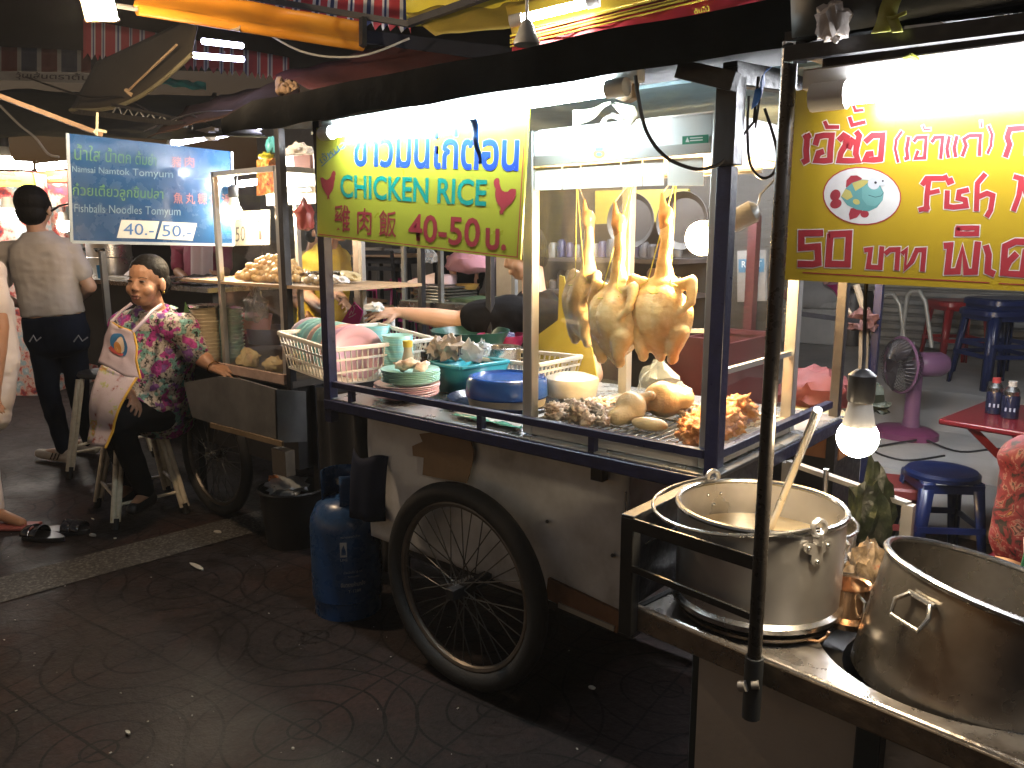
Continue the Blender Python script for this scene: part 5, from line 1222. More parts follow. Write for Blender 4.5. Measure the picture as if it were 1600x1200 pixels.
# --- fish noodle sign
yf = 1.345
def S2(x, y, d=0.): return PY(x, y, yf - .0004 - d * .4)
q = [(1244, 142), (1660, 72), (1660, 458), (1224, 437)]
t = thing('fish_noodle_sign', 'glossy amber yellow fish noodle sign with red lettering and a cartoon fish', 'sign', tuple(PY(1400, 300, yf)))
m = MB(); m.poly([PY(x, y, yf) for x, y in q], .006, (0, -1, 0)); m.build('sign_board', glossy_sign('sign_amber', (.38, .26, .016)), t)
Z2 = lambda u, v: (1210 + u / 3.872, 150 + v / 3.872)
big = [[(200, 240), (192, 330), (196, 388), (178, 398)], [(186, 252), (210, 240)],
       [(250, 288), (262, 246), (300, 238), (348, 238), (338, 320), (336, 390)], [(336, 388), (300, 392), (252, 390), (268, 345), (290, 338)],
       (24, [(306, 158), (318, 188), (385, 188)]),
       [(396, 262), (420, 238), (440, 250), (428, 300), (402, 345), (392, 390), (450, 392), (506, 390), (492, 350), (498, 290), (470, 270), (452, 310)], [(500, 300), (514, 240), (500, 222)],
       (24, [(456, 132), (470, 176), (545, 158)]), (18, [(480, 62), (490, 90), (535, 84)]),
       [(556, 272), (592, 240), (655, 236), (648, 320), (642, 384)], [(640, 382), (600, 386), (548, 386), (566, 352), (590, 350)]]
mid = [[(812, 252), (800, 320), (806, 376), (792, 380)], [(846, 272), (862, 252), (918, 248), (908, 374), (852, 378), (868, 335)], (12, [(898, 180), (908, 204), (944, 200)]),
       [(954, 276), (972, 250), (1018, 248), (1006, 374)], [(1058, 248), (1044, 318), (1052, 368)], [(1104, 246), (1088, 312), (1096, 364)],
       [(1138, 360), (1160, 300), (1146, 262), (1178, 240), (1246, 238), (1240, 356)], (12, [(1250, 150), (1252, 186)]),
       (18, [(770, 216), (738, 262), (730, 320), (748, 398)]), (18, [(1296, 182), (1316, 232), (1310, 300), (1290, 345)])]
ka = [[(1400, 362), (1424, 292), (1408, 250), (1424, 200), (1540, 190), (1530, 350)]]
fish = [[(936, 498), (924, 590), (918, 690)], [(898, 532), (922, 498), (1022, 498), (1040, 490)], (28, [(920, 590), (992, 574)]), (28, [(880, 688), (932, 674)]),
        [(1046, 580), (1042, 668), (1076, 672)], (40, [(1052, 520), (1072, 512)]), [(1168, 568), (1118, 580), (1112, 618), (1154, 628), (1160, 664), (1092, 672)],
        [(1272, 476), (1228, 528), (1222, 688)], [(1226, 614), (1286, 588), (1322, 602), (1308, 690), (1288, 724)]]
nn = [[(1456, 488), (1494, 500), (1480, 600), (1448, 688)], [(1490, 496), (1540, 640), (1570, 690)], [(1600, 480), (1570, 690)]]
fifty = [[(284, 828), (228, 830), (164, 830), (162, 918), (262, 910), (266, 1010), (230, 1018), (152, 1016)], [(340, 838), (452, 832), (442, 1018), (326, 1016), (338, 846)]]
baht = [[(552, 932), (582, 928), (568, 1034), (640, 1038), (650, 918)], [(676, 950), (700, 930), (748, 928), (740, 1046)], [(778, 950), (800, 930), (790, 1046), (832, 1000), (862, 932), (906, 930), (896, 1054)]]
pise = [(30, [(1108, 798), (1226, 798), (1224, 834), (1106, 834), (1108, 804)]), [(1036, 906), (1064, 904), (1046, 1062), (1110, 1060), (1138, 920), (1160, 1064), (1212, 1062), (1230, 892)],
        [(1282, 914), (1296, 960), (1290, 1060), (1322, 1074)], [(1384, 1076), (1396, 910), (1460, 880), (1540, 884)], [(1460, 960), (1420, 1000), (1390, 1072), (1500, 1080), (1520, 940)]]
def zl2(lines): return [(l[0] / 3.872, [Z2(*p) for p in l[1]]) if isinstance(l, tuple) else [Z2(*p) for p in l] for l in lines]
def widen(lines, k): return [((l[0] / 3.872 + k), [Z2(*p) for p in l[1]]) if isinstance(l, tuple) else [Z2(*p) for p in l] for l in lines]
outl = pm('white_outline', (.66, .62, .58), .35)
for lines, w in ((big, 36), (mid, 22), (ka, 34), (fish, 32), (nn, 32), (fifty, 40), (baht, 30), (pise, 40)):
    strokes('letter_outline', widen(lines, 3.0), S2, outl, t, w / 3.872 + 3.0, 0.)
    strokes('lettering', zl2(lines), S2, red_ink, t, w / 3.872, .0007)
strokes('rule_line', [[Z2(172, 1068), Z2(1300, 1130)], [Z2(1358, 1134), Z2(1700, 1152)]], S2, red_ink, t, 1.6)
E_ = lambda cx, cy, rx, ry, a=0: [Z2(*p) for p in ell2(cx, cy, rx, ry, a)]
flatpoly('emblem_outline', [E_(530, 605, 238, 176, 5)], S2, red_ink, t)
flatpoly('emblem_ground', [E_(530, 605, 231, 169, 5)], S2, pm('emblem_white', (.58, .58, .56), .35), t, .0003)
finr = pm('fin_red', (.30, .035, .05), .4)
flatpoly('fish_fin', [[Z2(*p) for p in ((432, 548), (436, 510), (462, 482), (500, 480), (530, 498), (520, 520), (470, 545), (440, 568))], E_(368, 600, 30, 36, 30), E_(372, 652, 36, 28, -20), [Z2(*p) for p in ((462, 680), (450, 715), (456, 750), (500, 735), (535, 690), (500, 672))], E_(546, 714, 26, 22)], S2, finr, t, .0006)
flatpoly('fish_body', [[Z2(*p) for p in ((402, 610), (430, 560), (470, 525), (530, 505), (590, 510), (640, 540), (662, 585), (655, 630), (620, 675), (570, 698), (500, 688), (440, 660))]], S2, pm('fish_teal', (.10, .27, .27), .4), t, .0010)
flatpoly('fish_patch', [[Z2(*p) for p in ((404, 606), (430, 562), (460, 575), (475, 610), (440, 630))], [Z2(*p) for p in ((470, 528), (530, 507), (580, 512), (540, 545), (490, 575))], E_(496, 640, 22, 16, 20)], S2, pm('fish_yellow', (.42, .38, .12), .4), t, .0014)
flatpoly('fish_face', [[Z2(*p) for p in ((530, 555), (570, 530), (630, 545), (658, 590), (650, 635), (610, 668), (560, 660), (530, 620))]], S2, pm('fish_teal_light', (.14, .33, .32), .4), t, .0018)
flatpoly('fish_eye', [E_(602, 528, 37, 37), E_(652, 516, 24, 28)], S2, pm('eye_white', (.5, .52, .55), .3), t, .0022)
flatpoly('fish_pupil', [E_(612, 524, 8, 8), E_(656, 514, 6, 6)], S2, blackpaint, t, .0027)
strokes('fish_mouth', [[Z2(570, 600), Z2(610, 612), Z2(645, 605), Z2(660, 585)]], S2, pm('fish_line', (.03, .10, .11), .5), t, 1.0, .0025)
# --- blue sign, hanging across the lane
XB = -4.02
def S3(x, y, d=0.): return PX(x, y, XB + .0012 + d)
q = [(105, 208), (362, 237), (365, 383), (112, 378)]
t = thing('blue_noodle_sign', 'blue painted Fishballs Noodles sign with scuffed glossy face hanging above the seated woman', 'sign', tuple(PX(235, 300, XB)))
m = MB(); m.poly([PX(x, y, XB) for x, y in q], .012, (1, 0, 0)); m.build('sign_board', pm('sign_blue', (.010, .052, .155), .26, 0, .25, 4, rvar=.1, coat=.3, bump=.12, bscale=9), t)
m = MB()
for a_, b_ in ((0, 3), (2, 3), (1, 2)): m.bar(S3(*q[a_]), S3(*q[b_]), .008, .014)
m.build('sign_edge', pm('pale_edge_blue', (.30, .36, .42), .5), t)
Z3 = lambda u, v: (90 + u / 5.714, 190 + v / 5.714)
gi = pm('sign_green_ink', (.07, .18, .09), .3); wi = pm('sign_pale_ink', (.16, .26, .36), .3); ri = pm('sign_red_ink', (.24, .10, .12), .3); bi = pm('sign_blue_ink', (.03, .12, .36), .35)
def bq(*a): return [Z3(*p) for p in a]
text_quad('lettering', 'น้ำใส น้ำตก ต้มยำ', bq((150, 195), (885, 285), (880, 395), (150, 340)), S3, gi, t, -.002)
text_quad('lettering', 'Namsai Namtok Tomyum', bq((130, 395), (1030, 435), (1030, 525), (130, 465)), S3, wi, t, -.004)
text_quad('lettering', 'ก๋วยเตี๋ยวลูกชิ้นปลา', bq((135, 545), (945, 590), (942, 720), (135, 690)), S3, gi, t, .004)
text_quad('lettering', 'Fishballs Noodles Tomyum', bq((150, 735), (1098, 765), (1096, 862), (150, 830)), S3, wi, t, -.004)
for s, x in (('豬', 1020), ('肉', 1135)): text_quad('lettering', s, bq((x, 308), (x + 85, 313), (x + 85, 412), (x, 406)), S3, ri, t, .004)
for i, s in enumerate('魚丸粿條湯'): x = 1035 + i * 108; text_quad('lettering', s, bq((x, 632 + i * 3), (x + 85, 635 + i * 3), (x + 85, 735 + i * 3), (x, 730 + i * 3)), S3, ri, t, .004)
flatpoly('price_patch', [bq((570, 876), (908, 890), (868, 1046), (528, 1038)), bq((935, 892), (1244, 908), (1205, 1062), (888, 1048))], S3, pm('price_white', (.50, .54, .54), .4), t)
text_quad('price', '40.-', bq((590, 905), (862, 915), (858, 1015), (590, 1010)), lambda x, y: S3(x, y, .0012), bi, t, .0)
text_quad('price', '50.-', bq((935, 920), (1200, 930), (1196, 1030), (935, 1024)), lambda x, y: S3(x, y, .0012), bi, t, .0)
strokes('rule_line', [[Z3(1215, 512), Z3(1490, 512)]], S3, wi, t, .5)
m = MB(); m.tube([PX(151, 212, XB), PX(152, 176, XB)], .006, 6); m.tube([PX(146, 208, XB), PX(150, 203, XB), PX(166, 206, XB)], .007, 6); m.one('string_tie', 'pale cloth tie holding the top of the blue sign to the wooden pole', 'string', pm('pale_tie', (.40, .40, .26), .7), tuple(PX(151, 200, XB)))
# --- board with white letters in the cabinet's background
yy = 3.6
m = MB(); q = [PY(1152, 392, yy), PY(1196, 390, yy), PY(1196, 470, yy), PY(1152, 472, yy)]; m.poly(q, .02, (0, -1, 0)); bo = m.one('white_poster', 'white poster board with a blue ROUT heading seen behind the cabinet', 'poster', pm('poster_white', (.18, .18, .18), .6), tuple(q[0]))
flatpoly('blue_band', [[(1154, 405), (1194, 404), (1194, 425), (1154, 426)]], lambda x, y, d=0: PY(x, y, yy - .004 - d), pm('poster_blue', (.03, .12, .22), .5), bo)
text_quad('lettering', 'ROUT', ((1159, 408), (1190, 407), (1190, 417), (1159, 418)), lambda x, y: PY(x, y, yy - .007), pm('poster_text', (.5, .55, .55), .5), bo, .01)
# ================================================================ dining area and shop behind
zfd = .56
redp = pm('red_plastic', (.24, .015, .018), .32, 0, .15, 6); bluep = pm('blue_plastic', (.007, .015, .068), .32, 0, .15, 6); pinkp = pm('pink_plastic', (.55, .03, .20), .35, 0, .15, 6); darkred = pm('dark_red_plastic', (.20, .035, .03), .4, 0, .2, 6)
def stool(name, loc, h, w, mat, label, rz=0, group=None, rnd_=False):
    """moulded plastic stool: seat with cut corners, four splayed legs, low stretchers"""
    t = thing(name, label, 'stool', (0, 0, 0), group); m = MB()
    if rnd_: m.lathe([(0, h - .035), (w * .44, h - .035), (w * .5, h - .03), (w * .5, h - .012), (w * .46, h), (w * .30, h - .003), (w * .28, h - .006), (0, h - .006)], (0, 0, 0), 36)
    else:
        pr = []
        for k in range(48):
            a = 2 * math.pi * k / 48; ca, sa = math.cos(a), math.sin(a); e = (abs(ca) ** 5 + abs(sa) ** 5) ** -.2; pr.append((ca * e, sa * e))
        rings = []
        for f, z in ((.0, h - .004), (.40, h - .004), (.46, h), (.5, h - .012), (.505, h - .045), (.47, h - .045), (.46, h - .02)):
            rings.append([m.bm.verts.new((x * w * f, y * w * f, z)) for x, y in pr] if f else None)
        c0_ = m.bm.verts.new((0, 0, h - .004))
        for k in range(48): m.face([c0_, rings[1][k], rings[1][(k + 1) % 48]], True)
        for a_, b_ in zip(rings[1:], rings[2:]):
            for k in range(48): m.face([a_[k], a_[(k + 1) % 48], b_[(k + 1) % 48], b_[k]], True)
    m.build('seat', mat, t)
    for sx in (-1, 1):
        for sy in (-1, 1):
            m = MB(); top = V((sx * w * .40, sy * w * .40, h - .03)); bot = V((sx * w * .50, sy * w * .50, 0))
            p = [top + V((-sx * .05, 0, 0)), top, top + V((0, -sy * .05, 0))]; q = [bot + V((-sx * .032, 0, 0)), bot, bot + V((0, -sy * .032, 0))]
            for i in range(2): m.poly([p[i], p[i + 1], q[i + 1], q[i]])
            m.build('leg', mat, t, solid=.006)
    m = MB(); m2 = MB()
    for i in range(4):
        a = [(-1, -1), (1, -1), (1, 1), (-1, 1)]; p, q = a[i], a[(i + 1) % 4]; k = .455; m.bar((p[0] * w * k, p[1] * w * k, h * .42), (q[0] * w * k, q[1] * w * k, h * .42), .008, .03)
        m2.bar((p[0] * w * .405, p[1] * w * .405, h - .06), (q[0] * w * .405, q[1] * w * .405, h - .06), .008, .04)
    m.build('stretcher', mat, t); m2.build('apron_rim', mat, t)
    t.location = loc; t.rotation_euler.z = rz
    return t
def zfloor(y): return .002 if y < YE else (.3 if y < 5.5 else (.45 if y > 6.1 else .3 + .15 * (y - 5.5) / .6))
def onfloor(px, py, z): p = PZ(px, py, z); return V((p.x, p.y, z))
p = onfloor(1488, 572, .45); stool('plastic_stool', p, .55, .40, redp, 'red plastic stool standing in front of the roller shutter', R(38))
p = onfloor(1550, 603, .45); s0 = stool('plastic_stool', p, .56, .42, bluep, 'lower blue plastic stool of the two nested by the shutter', R(44))
s1 = copy_tree(s0); s1.location = p + V((.02, .01, .075)); s1['label'] = 'upper blue plastic stool of the two nested by the shutter'
for s in (s0, s1): s['group'] = 'nested blue stools by the shutter'
p = onfloor(1472, 858, 0.0); p = PD(1472, 740, 3.62); 
bs = stool('plastic_stool', (p.x, p.y, .002), p.z + .02, .325, bluep, 'round topped blue plastic stool near the red table', R(35), None, True)
p = PD(1398, 752, 3.75); stool('plastic_stool', (p.x, p.y, .002), p.z, .27, darkred, 'dull dark red stool beside the round topped blue stool', R(20))
# pink fan
fb = onfloor(1413, 682, .3); t = thing('electric_fan', 'pink electric fan with a dark cage standing on the grey shop floor', 'fan', tuple(fb)); fanp = pm('fan_pink', (.15, .07, .13), .35, 0, .1, 6); m = MB()
m.lathe([(0, 0), (.19, 0), (.19, .035), (.15, .06), (.05, .075), (0, .076)], fb, 36, sy=.8); m.build('fan_base', pm('fan_magenta', (.15, .04, .10), .35), t)
m = MB(); m.lathe([(.055, .06), (.045, .12), (.042, .40), (0, .40)], fb + V((.03, 0, 0)), 20); m.build('fan_neck', fanp, t)
fd = -RV[0] * .97 - DV[0] * .12, -RV[1] * .97 - DV[1] * .12
ax = V((fd[0], fd[1], 0)).normalized(); hc = fb + V((.03, 0, .45))
m = MB(); m.lathe([(0, -.13), (.06, -.125), (.075, -.09), (.075, .03), (.06, .05), (0, .05)], hc - ax * .06, 20, frame(-ax) @ Matrix.Rotation(math.pi, 3, 'X')); m.build('fan_motor', fanp, t)
cg = hc + ax * .10; rot = frame(ax); m = MB(); Rf = .165
for k in range(40):
    a = 2 * math.pi * k / 40; e = rot @ V((math.cos(a), math.sin(a), 0)); m.tube([cg - ax * .07 + e * .05, cg - ax * .055 + e * Rf * .8, cg + e * Rf, cg + ax * .05 + e * Rf * .8, cg + ax * .075 + e * .04], .0022, 4)
m.build('fan_cage', pm('cage_dark', (.03, .028, .032), .4), t)
m = MB(); m.tube([cg + rot @ V((math.cos(a) * Rf, math.sin(a) * Rf, 0)) for a in [2 * math.pi * k / 40 for k in range(40)]], .009, 8, closed=True); m.build('cage_ring', fanp, t)
m = MB()
for k in range(3):
    a0 = 2 * math.pi * k / 3; m.grid(lambda u, v: cg + rot @ V((math.cos(a0 + 1.5 * (v - .5)) * (.03 + .14 * u), math.sin(a0 + 1.5 * (v - .5)) * (.03 + .14 * u), .03 * (v - .5))), 5, 6)
m.build('fan_blades', pm('blade_smoke', (.05, .045, .055), .3), t, solid=.002)
m = MB(); m.tube(cr([fb + V((.15, -.1, .02)), fb + V((.35, -.2, .006)), fb + V((.55, .05, .006)), fb + V((.9, -.1, .006)), fb + V((1.3, -.3, .006))]), .006, 6); m.tube(cr([fb + V((.1, -.13, .02)), fb + V((-.05, -.45, .006)), fb + V((.15, -.6, .006)), fb + V((.3, -.35, .006))]), .006, 6)
m.one('floor_cable', 'thin dark cables trailing over the shop floor from the pink fan', 'cable', blackpaint, tuple(fb + V((.15, -.1, .02))))
# red folding table
tc_ = PD(1466, 654, 3.35); zt_ = tc_.z; t = thing('red_table', 'red folding table with two dark bottles at the right edge', 'table', (tc_.x + .35, tc_.y + .1, .002))
c2_ = PZ(1560, 618, zt_); ee = (c2_ - tc_); ee.z = 0; e1 = V((.80, -.12, 0)); m = MB(); cs = [tc_, tc_ + e1, tc_ + e1 + ee.normalized() * .6, tc_ + ee.normalized() * .6]; cs = [V((q.x, q.y, zt_)) for q in cs]; m.poly(cs, .026, (0, 0, 1)); m.build('tabletop', pm('table_red', (.10, .008, .011), .25, 0, .15, 5), t, bevel=.008)
cc = sum(cs, V()) / 4
for a_, b_ in ((0, 2), (1, 3), (2, 0), (3, 1)):
    m = MB(); p0 = cs[a_].lerp(cc, .25) - V((0, 0, .027)); p1 = cs[b_].lerp(cc, .3); m.bar(p0, V((p1.x, p1.y, .004)), .03, .03); m.build('leg', pm('table_leg_red', (.22, .02, .03), .4), t)
dkb = pm('dark_sauce', (.010, .012, .03), .15); 
for px, py, capm, lab in ((1552, 645, pm('red_cap', (.25, .03, .03), .4), 'dark sauce jar with a red cap on the red table'), (1577, 652, pm('grey_cap', (.30, .28, .25), .4), 'dark sauce jar with a grey cap on the red table')):
    p = PZ(px, py, zt_ + .002); t = thing('sauce_jar', lab, 'jar', tuple(p)); m = MB(); r_ = .034; m.lathe([(0, 0), (r_, 0), (r_, .09), (r_ * .9, .10)], p, 20); m.build('jar_body', dkb, t); m = MB(); m.lathe([(r_ * .95, .098), (r_ * .97, .115), (r_ * .5, .135), (0, .135)], p, 20); m.build('silver_collar', chrome, t); m = MB(); m.lathe([(r_ * .5, .134), (r_ * .5, .158), (0, .16)], p, 16); m.build('cap', capm, t)
    m = MB(); vv = (EYE - p); aa = math.atan2(vv.y, vv.x)
    for da in (-.5, .0, .45): q = p + V((r_ * 1.02 * math.cos(aa + da), r_ * 1.02 * math.sin(aa + da), .03)); m.bar(q, q + V((0, 0, .016)), .007, .001)
    m.build('jar_print', pm('jar_print', (.25, .27, .35), .5), t)
# foam box, bags, chair frames by the shutter
fx = onfloor(1290, 540, .45); foam = pm('foam_white', (.50, .50, .48), .7, 0, .2, 6)
t = thing('foam_box', 'large white foam ice box on the floor behind the yellow fish sign', 'box', tuple(fx)); m = MB(); m.bx(fx + V((-.48, 0, 0)), fx + V((.16, .5, .36))); m.build('box_body', foam, t, bevel=.02); m = MB(); m.bx(fx + V((-.50, -.02, .363)), fx + V((.18, .52, .44))); m.build('box_lid', foam, t, bevel=.02)
c = PY(1262, 462, fx.y + .1); crumple(c, (.30, .2, .2), 201, .25, 4, .3).one('white_bag', 'white plastic bag with printed red strawberries on the foam box', 'plastic bag', foam, tuple(c)); wb = bpy.data.objects['white_bag']
m = MB()
for dx, dz, r_ in ((-.05, .02, .06), (.03, .03, .065), (-.01, -.02, .055)): m.poly([c + V((-.06 + dx + r_ * math.cos(a), -.26, dz + r_ * math.sin(a) * .9)) for a in [2 * math.pi * k / 14 for k in range(14)]], .01, (0, -1, 0))
m.build('strawberry_print', pm('print_red', (.40, .07, .05), .5), wb)
c = PY(1303, 462, fx.y + .2); crumple(c, (.17, .15, .2), 205, .4, 4, .4).one('magenta_bag', 'magenta plastic bag beside the white strawberry bag', 'plastic bag', pinkp, tuple(c))
c = PY(1288, 438, fx.y + .15); crumple(c, (.15, .1, .07), 208, .5, 6, .1).one('pink_bag', 'pale pink crumpled bag on top of the magenta bag', 'plastic bag', bagmat('pale_pink_bag', (.6, .35, .42), .8), tuple(c))
c = PY(1330, 500, fx.y + .3); m = MB(); m.lathe([(0, -.35), (.2, -.35), (.22, .25), (.2, .3), (0, .32)], c, 20); m.one('black_sack', 'tall black rubbish sack beside the foam box', 'sack', pm('black_sack_m', (.012, .012, .013), .35, bump=.3), (c.x, c.y, c.z - .35))
grey_tube = pm('grey_tube_paint', (.36, .37, .34), .4, .3)
def chair_frame(px, py, label):
    y = 6.55; m = MB(); a = PY(px - 16, py + 78, y); b = PY(px - 6, py + 6, y); c = PY(px + 12, py, y); d_ = PY(px + 22, py + 16, y); e = PY(px + 32, py + 88, y)
    m.tube([a, b, b.lerp(c, .3) + V((0, 0, .02)), c, d_, e], .016, 10); m.one('chair_frame', label, 'chair frame', grey_tube, tuple(a))
chair_frame(1384, 460, 'left grey bent tube chair frame leaning at the shutter'); chair_frame(1424, 455, 'right grey bent tube chair frame leaning at the shutter')
# blue post with tied dry stalks
p = PD(1372, 480, 3.4); m = MB(); pb_ = PD(1362, 600, 3.4); m.bar((p.x, p.y, .25), (p.x, p.y, 2.2), .03, .03); m.one('blue_post', 'navy steel post standing behind the hanging bulb', 'post', navy, (p.x, p.y, .25))
y_ = p.y - .05; m = MB(); q = lambda x, y: PY(x, y, y_)
m.tube([q(1338, 445), q(1352, 490), q(1350, 560), q(1345, 620)], .014, 8); m.tube([q(1320, 475), q(1330, 492), q(1346, 500)], .008, 6); m.tube([q(1350, 500), q(1348, 600)], .02, 8)
m.one('dry_stalks', 'bundle of dry stalks tied to the navy post', 'stalks', pm('dry_stalk', (.14, .11, .07), .7), tuple(q(1345, 620)))
c = q(1349, 502); crumple(c, (.06, .05, .055), 215, .7, 6).one('red_cloth_knot', 'rusty red knotted cloth tied round the dry stalks', 'cloth', pm('rust_cloth', (.05, .013, .009), .8), tuple(c))
m = MB(); a = PD(1216, 486, 2.9); b = PD(1340, 502, 3.3); m.bar(a, b, .018, .018); m.one('cross_bar', 'thin dark rail running from the cabinet to the tied stalks', 'rail', blackpaint, tuple(a))
c = q(1352, 622); crumple(c, (.07, .06, .09), 219, .5, 5).one('dark_leaves', 'bundle of dark leaves hanging on the navy post above the bulb', 'leaves', pm('dark_leaf', (.02, .028, .018), .6, bump=.3), tuple(c))
c = q(1372, 636); crumple(c, (.05, .04, .03), 223, .8, 6).one('dark_leaves', 'small dark leafy scrap right of the hanging bulb neck', 'leaves', pm('dark_leaf', (.02, .03, .02)), tuple(c))
# red bundle, board, orange box by the chicken cart's right end
c = PD(1272, 612, 3.0); crumple(c, (.14, .1, .09), 227, .4, 4).one('red_cloth_bundle', 'bright red cloth bundle lying behind the right end of the chicken cart', 'cloth', pm('red_cloth', (.08, .006, .007), .7, 0, .4, 9), tuple(c))
sb2 = thing('side_table', 'low wooden side table with a pale cutting board behind the cabinet', 'table', tuple(PD(1270, 680, 2.75))); c = PD(1262, 655, 2.75)
m = MB(); m.bx((c.x - .14, c.y - .1, c.z - .01), (c.x + .14, c.y + .22, c.z)); m.build('cutting_board', pm('olive_board', (.32, .30, .18), .45), sb2); m = MB(); m.bx((c.x - .15, c.y - .11, c.z - .10), (c.x + .15, c.y + .23, c.z - .012)); m.build('box_body', pm('orange_wood', (.34, .14, .05), .5), sb2); m = MB(); m.bx((c.x - .13, c.y - .08, 0), (c.x + .13, c.y + .2, c.z - .102)); m.build('stand', blackpaint, sb2)
c = PD(1300, 642, 2.95); crumple(c, (.05, .04, .015), 231, .6, 7).one('paper_scrap', 'crumpled white paper at the edge of the pale cutting board', 'paper', white_pl, tuple(c))
# red crate and things seen through the cabinet
c = PY(1086, 580, 3.0); t = thing('red_crate', 'dark red plastic crate standing behind the hanging chickens', 'crate', tuple(c)); m = MB(); z1_ = PY(1090, 535, 3.0).z
for lo_, hi_ in (((-.13, 0, .3), (-.115, .4, z1_)), ((.115, 0, .3), (.13, .4, z1_)), ((-.115, 0, .3), (.115, .015, z1_)), ((-.115, .385, .3), (.115, .4, z1_))): m.bx((c.x + lo_[0], c.y + lo_[1], lo_[2]), (c.x + hi_[0], c.y + hi_[1], hi_[2]))
m.build('crate_side', pm('crate_red', (.05, .005, .007), .5), t); m = MB(); m.bx((c.x - .14, c.y - .01, z1_), (c.x + .14, c.y + .02, z1_ + .02)); m.bx((c.x - .14, c.y + .38, z1_), (c.x + .14, c.y + .41, z1_ + .02)); m.build('rim', pm('crate_red', (.2, .02, .03)), t); m = MB(); m.bx((c.x - .15, c.y + .03, 0), (c.x + .15, c.y + .37, .298)); m.build('stand', blackpaint, t)
for px, lab in ((990, 'dull round steel pan hanging left on the wall behind the cabinet'), (1070, 'dark round steel pan hanging right on the wall behind the cabinet')):
    c = PY(px, 345, 3.3); m = MB(); m.lathe([(0, 0), (.10, 0), (.13, .03), (.128, .033), (.1, .006), (0, .006)], c, 32, frame((0, -1, 0))); m.one('hanging_pan', lab, 'pan', pm('old_pan', (.05, .047, .045), .5, .6), tuple(c))
m = MB(); q = [PY(930, 298, 3.5), PY(1075, 295, 3.5), PY(1075, 345, 3.5), PY(930, 350, 3.5)]; m.poly(q, .02, (0, -1, 0)); m.one('yellow_banner', 'yellow banner on the stall wall behind the cabinet', 'banner', pm('banner_yellow', (.22, .17, .015), .5), tuple(q[0]))
t = thing('stall_shelf', 'dark stall shelf with jars and packets behind the hanging chickens', 'shelf', tuple(PY(950, 560, 3.4))); ysh = 3.4
for py in (402, 452, 520):
    m = MB(); a, b = PY(845, py, ysh), PY(1060, py, ysh); m.bx((a.x, ysh, a.z - .02), (b.x, ysh + .3, a.z)); m.build('shelf_board', pm('shelf_dark', (.07, .06, .06), .5), t)
rs = random.Random(11)
for py in (402, 452):
    for k in range(16):
        a = PY(850 + k * 13, py, ysh); w_, h_ = rs.uniform(.02, .03), rs.uniform(.05, .10); mt_ = [pm('packet_grey', (.06, .06, .07), .5), pm('packet_blue', (.03, .03, .08), .5), pm('packet_brown', (.20, .12, .08), .5), pm('packet_white', (.12, .12, .12), .5)][rs.randrange(4)]
        m = MB(); m.lathe([(0, 0), (w_, 0), (w_ * 1.02, h_ * .8), (w_ * .6, h_), (0, h_)], (a.x, ysh + .08, a.z), 10); m.one('packet', 'small jar or packet on the dark shelf behind the chickens', 'packet', mt_, (a.x, ysh + .08, a.z), group='jars and packets on the dark shelf')
m = MB(); a, b = PY(835, 600, 3.75), PY(1210, 600, 3.75); m.bx((a.x, 3.72, .0), (b.x, 3.78, 2.3)); m.one('partition_board', 'dull brown partition board behind the stall shelf', 'partition', pm('partition_brown', (.018, .015, .012), .7, 0, .35, 3), (a.x, 3.75, 0))
m = MB(); a = PY(1183, 350, 3.55); m.bx((a.x - .02, 3.5, 1.0), (a.x + .02, 3.55, 1.6)); m.one('red_board', 'narrow dark red board beside the white ROUT poster', 'board', pm('crate_red', (.2, .02, .02)), (a.x, 3.5, 1.0))

# ---------------------------------------------------------------- dining furniture
chm = pm('black_iron', (.015, .015, .016), .45); topm = pm('light_wood_top', (.45, .28, .14), .45, 0, .3, 4, dist=2)
def dining_table(px, py, D, w, label):
    c = PD(px, py, D); t = thing('dining_table', label, 'table', (c.x, c.y, zfd)); rz = R(8); ux, uy = V((math.cos(rz), math.sin(rz), 0)), V((-math.sin(rz), math.cos(rz), 0))
    m = MB(); m.box(c, (w, w * .7, .03), Matrix.Rotation(rz, 3, 'Z')); m.build('tabletop', topm, t, bevel=.004)
    for sx in (-1, 1):
        for sy in (-1, 1): m = MB(); q = c + ux * sx * w * .42 + uy * sy * w * .28; m.bar((q.x, q.y, zfd), (q.x, q.y, c.z - .016), .045, .045); m.build('leg', chm, t)
    m = MB(); m.box(c - V((0, 0, .045)), (w * .86, w * .58, .05), Matrix.Rotation(rz, 3, 'Z')); m.build('apron_frame', chm, t)
    return c
def dining_chair(px, py, D, rz, label, group):
    c = PD(px, py, D); hs = c.z - zfd; t = thing('dining_chair', label, 'chair', (0, 0, 0), group); w = .38
    m = MB(); m.box((0, 0, hs), (w, w, .025)); m.build('seat', topm, t, bevel=.004)
    for sx in (-1, 1):
        for sy in (-1, 1): m = MB(); m.bar((sx * w * .45, sy * w * .45, hs - .014), (sx * w * .5, sy * w * .5, 0), .022, .022); m.build('leg', chm, t)
    m = MB()
    for sx in (-1, 1): m.bar((sx * w * .47, w * .47, hs), (sx * w * .47, w * .56, hs + .42), .02, .02)
    for z in (.2, .3, .41): m.bar((-w * .47, w * (.47 + .2 * z), hs + z), (w * .47, w * (.47 + .2 * z), hs + z), .02, .03)
    m.build('backrest', chm, t)
    for s in (-1, 1):
        m = MB(); m.bar((s * w * .47, -w * .47, hs * .45), (s * w * .47, w * .47, hs * .45), .014); m.build('stretcher', chm, t); m = MB(); m.bar((-w * .47, s * w * .47, hs * .35), (w * .47, s * w * .47, hs * .35), .014); m.build('stretcher', chm, t)
    t.location = (c.x, c.y, zfd); t.rotation_euler.z = rz
    return t
c = dining_table(612, 398, 7.2, .85, 'black legged wooden dining table under the left part of the green sign')
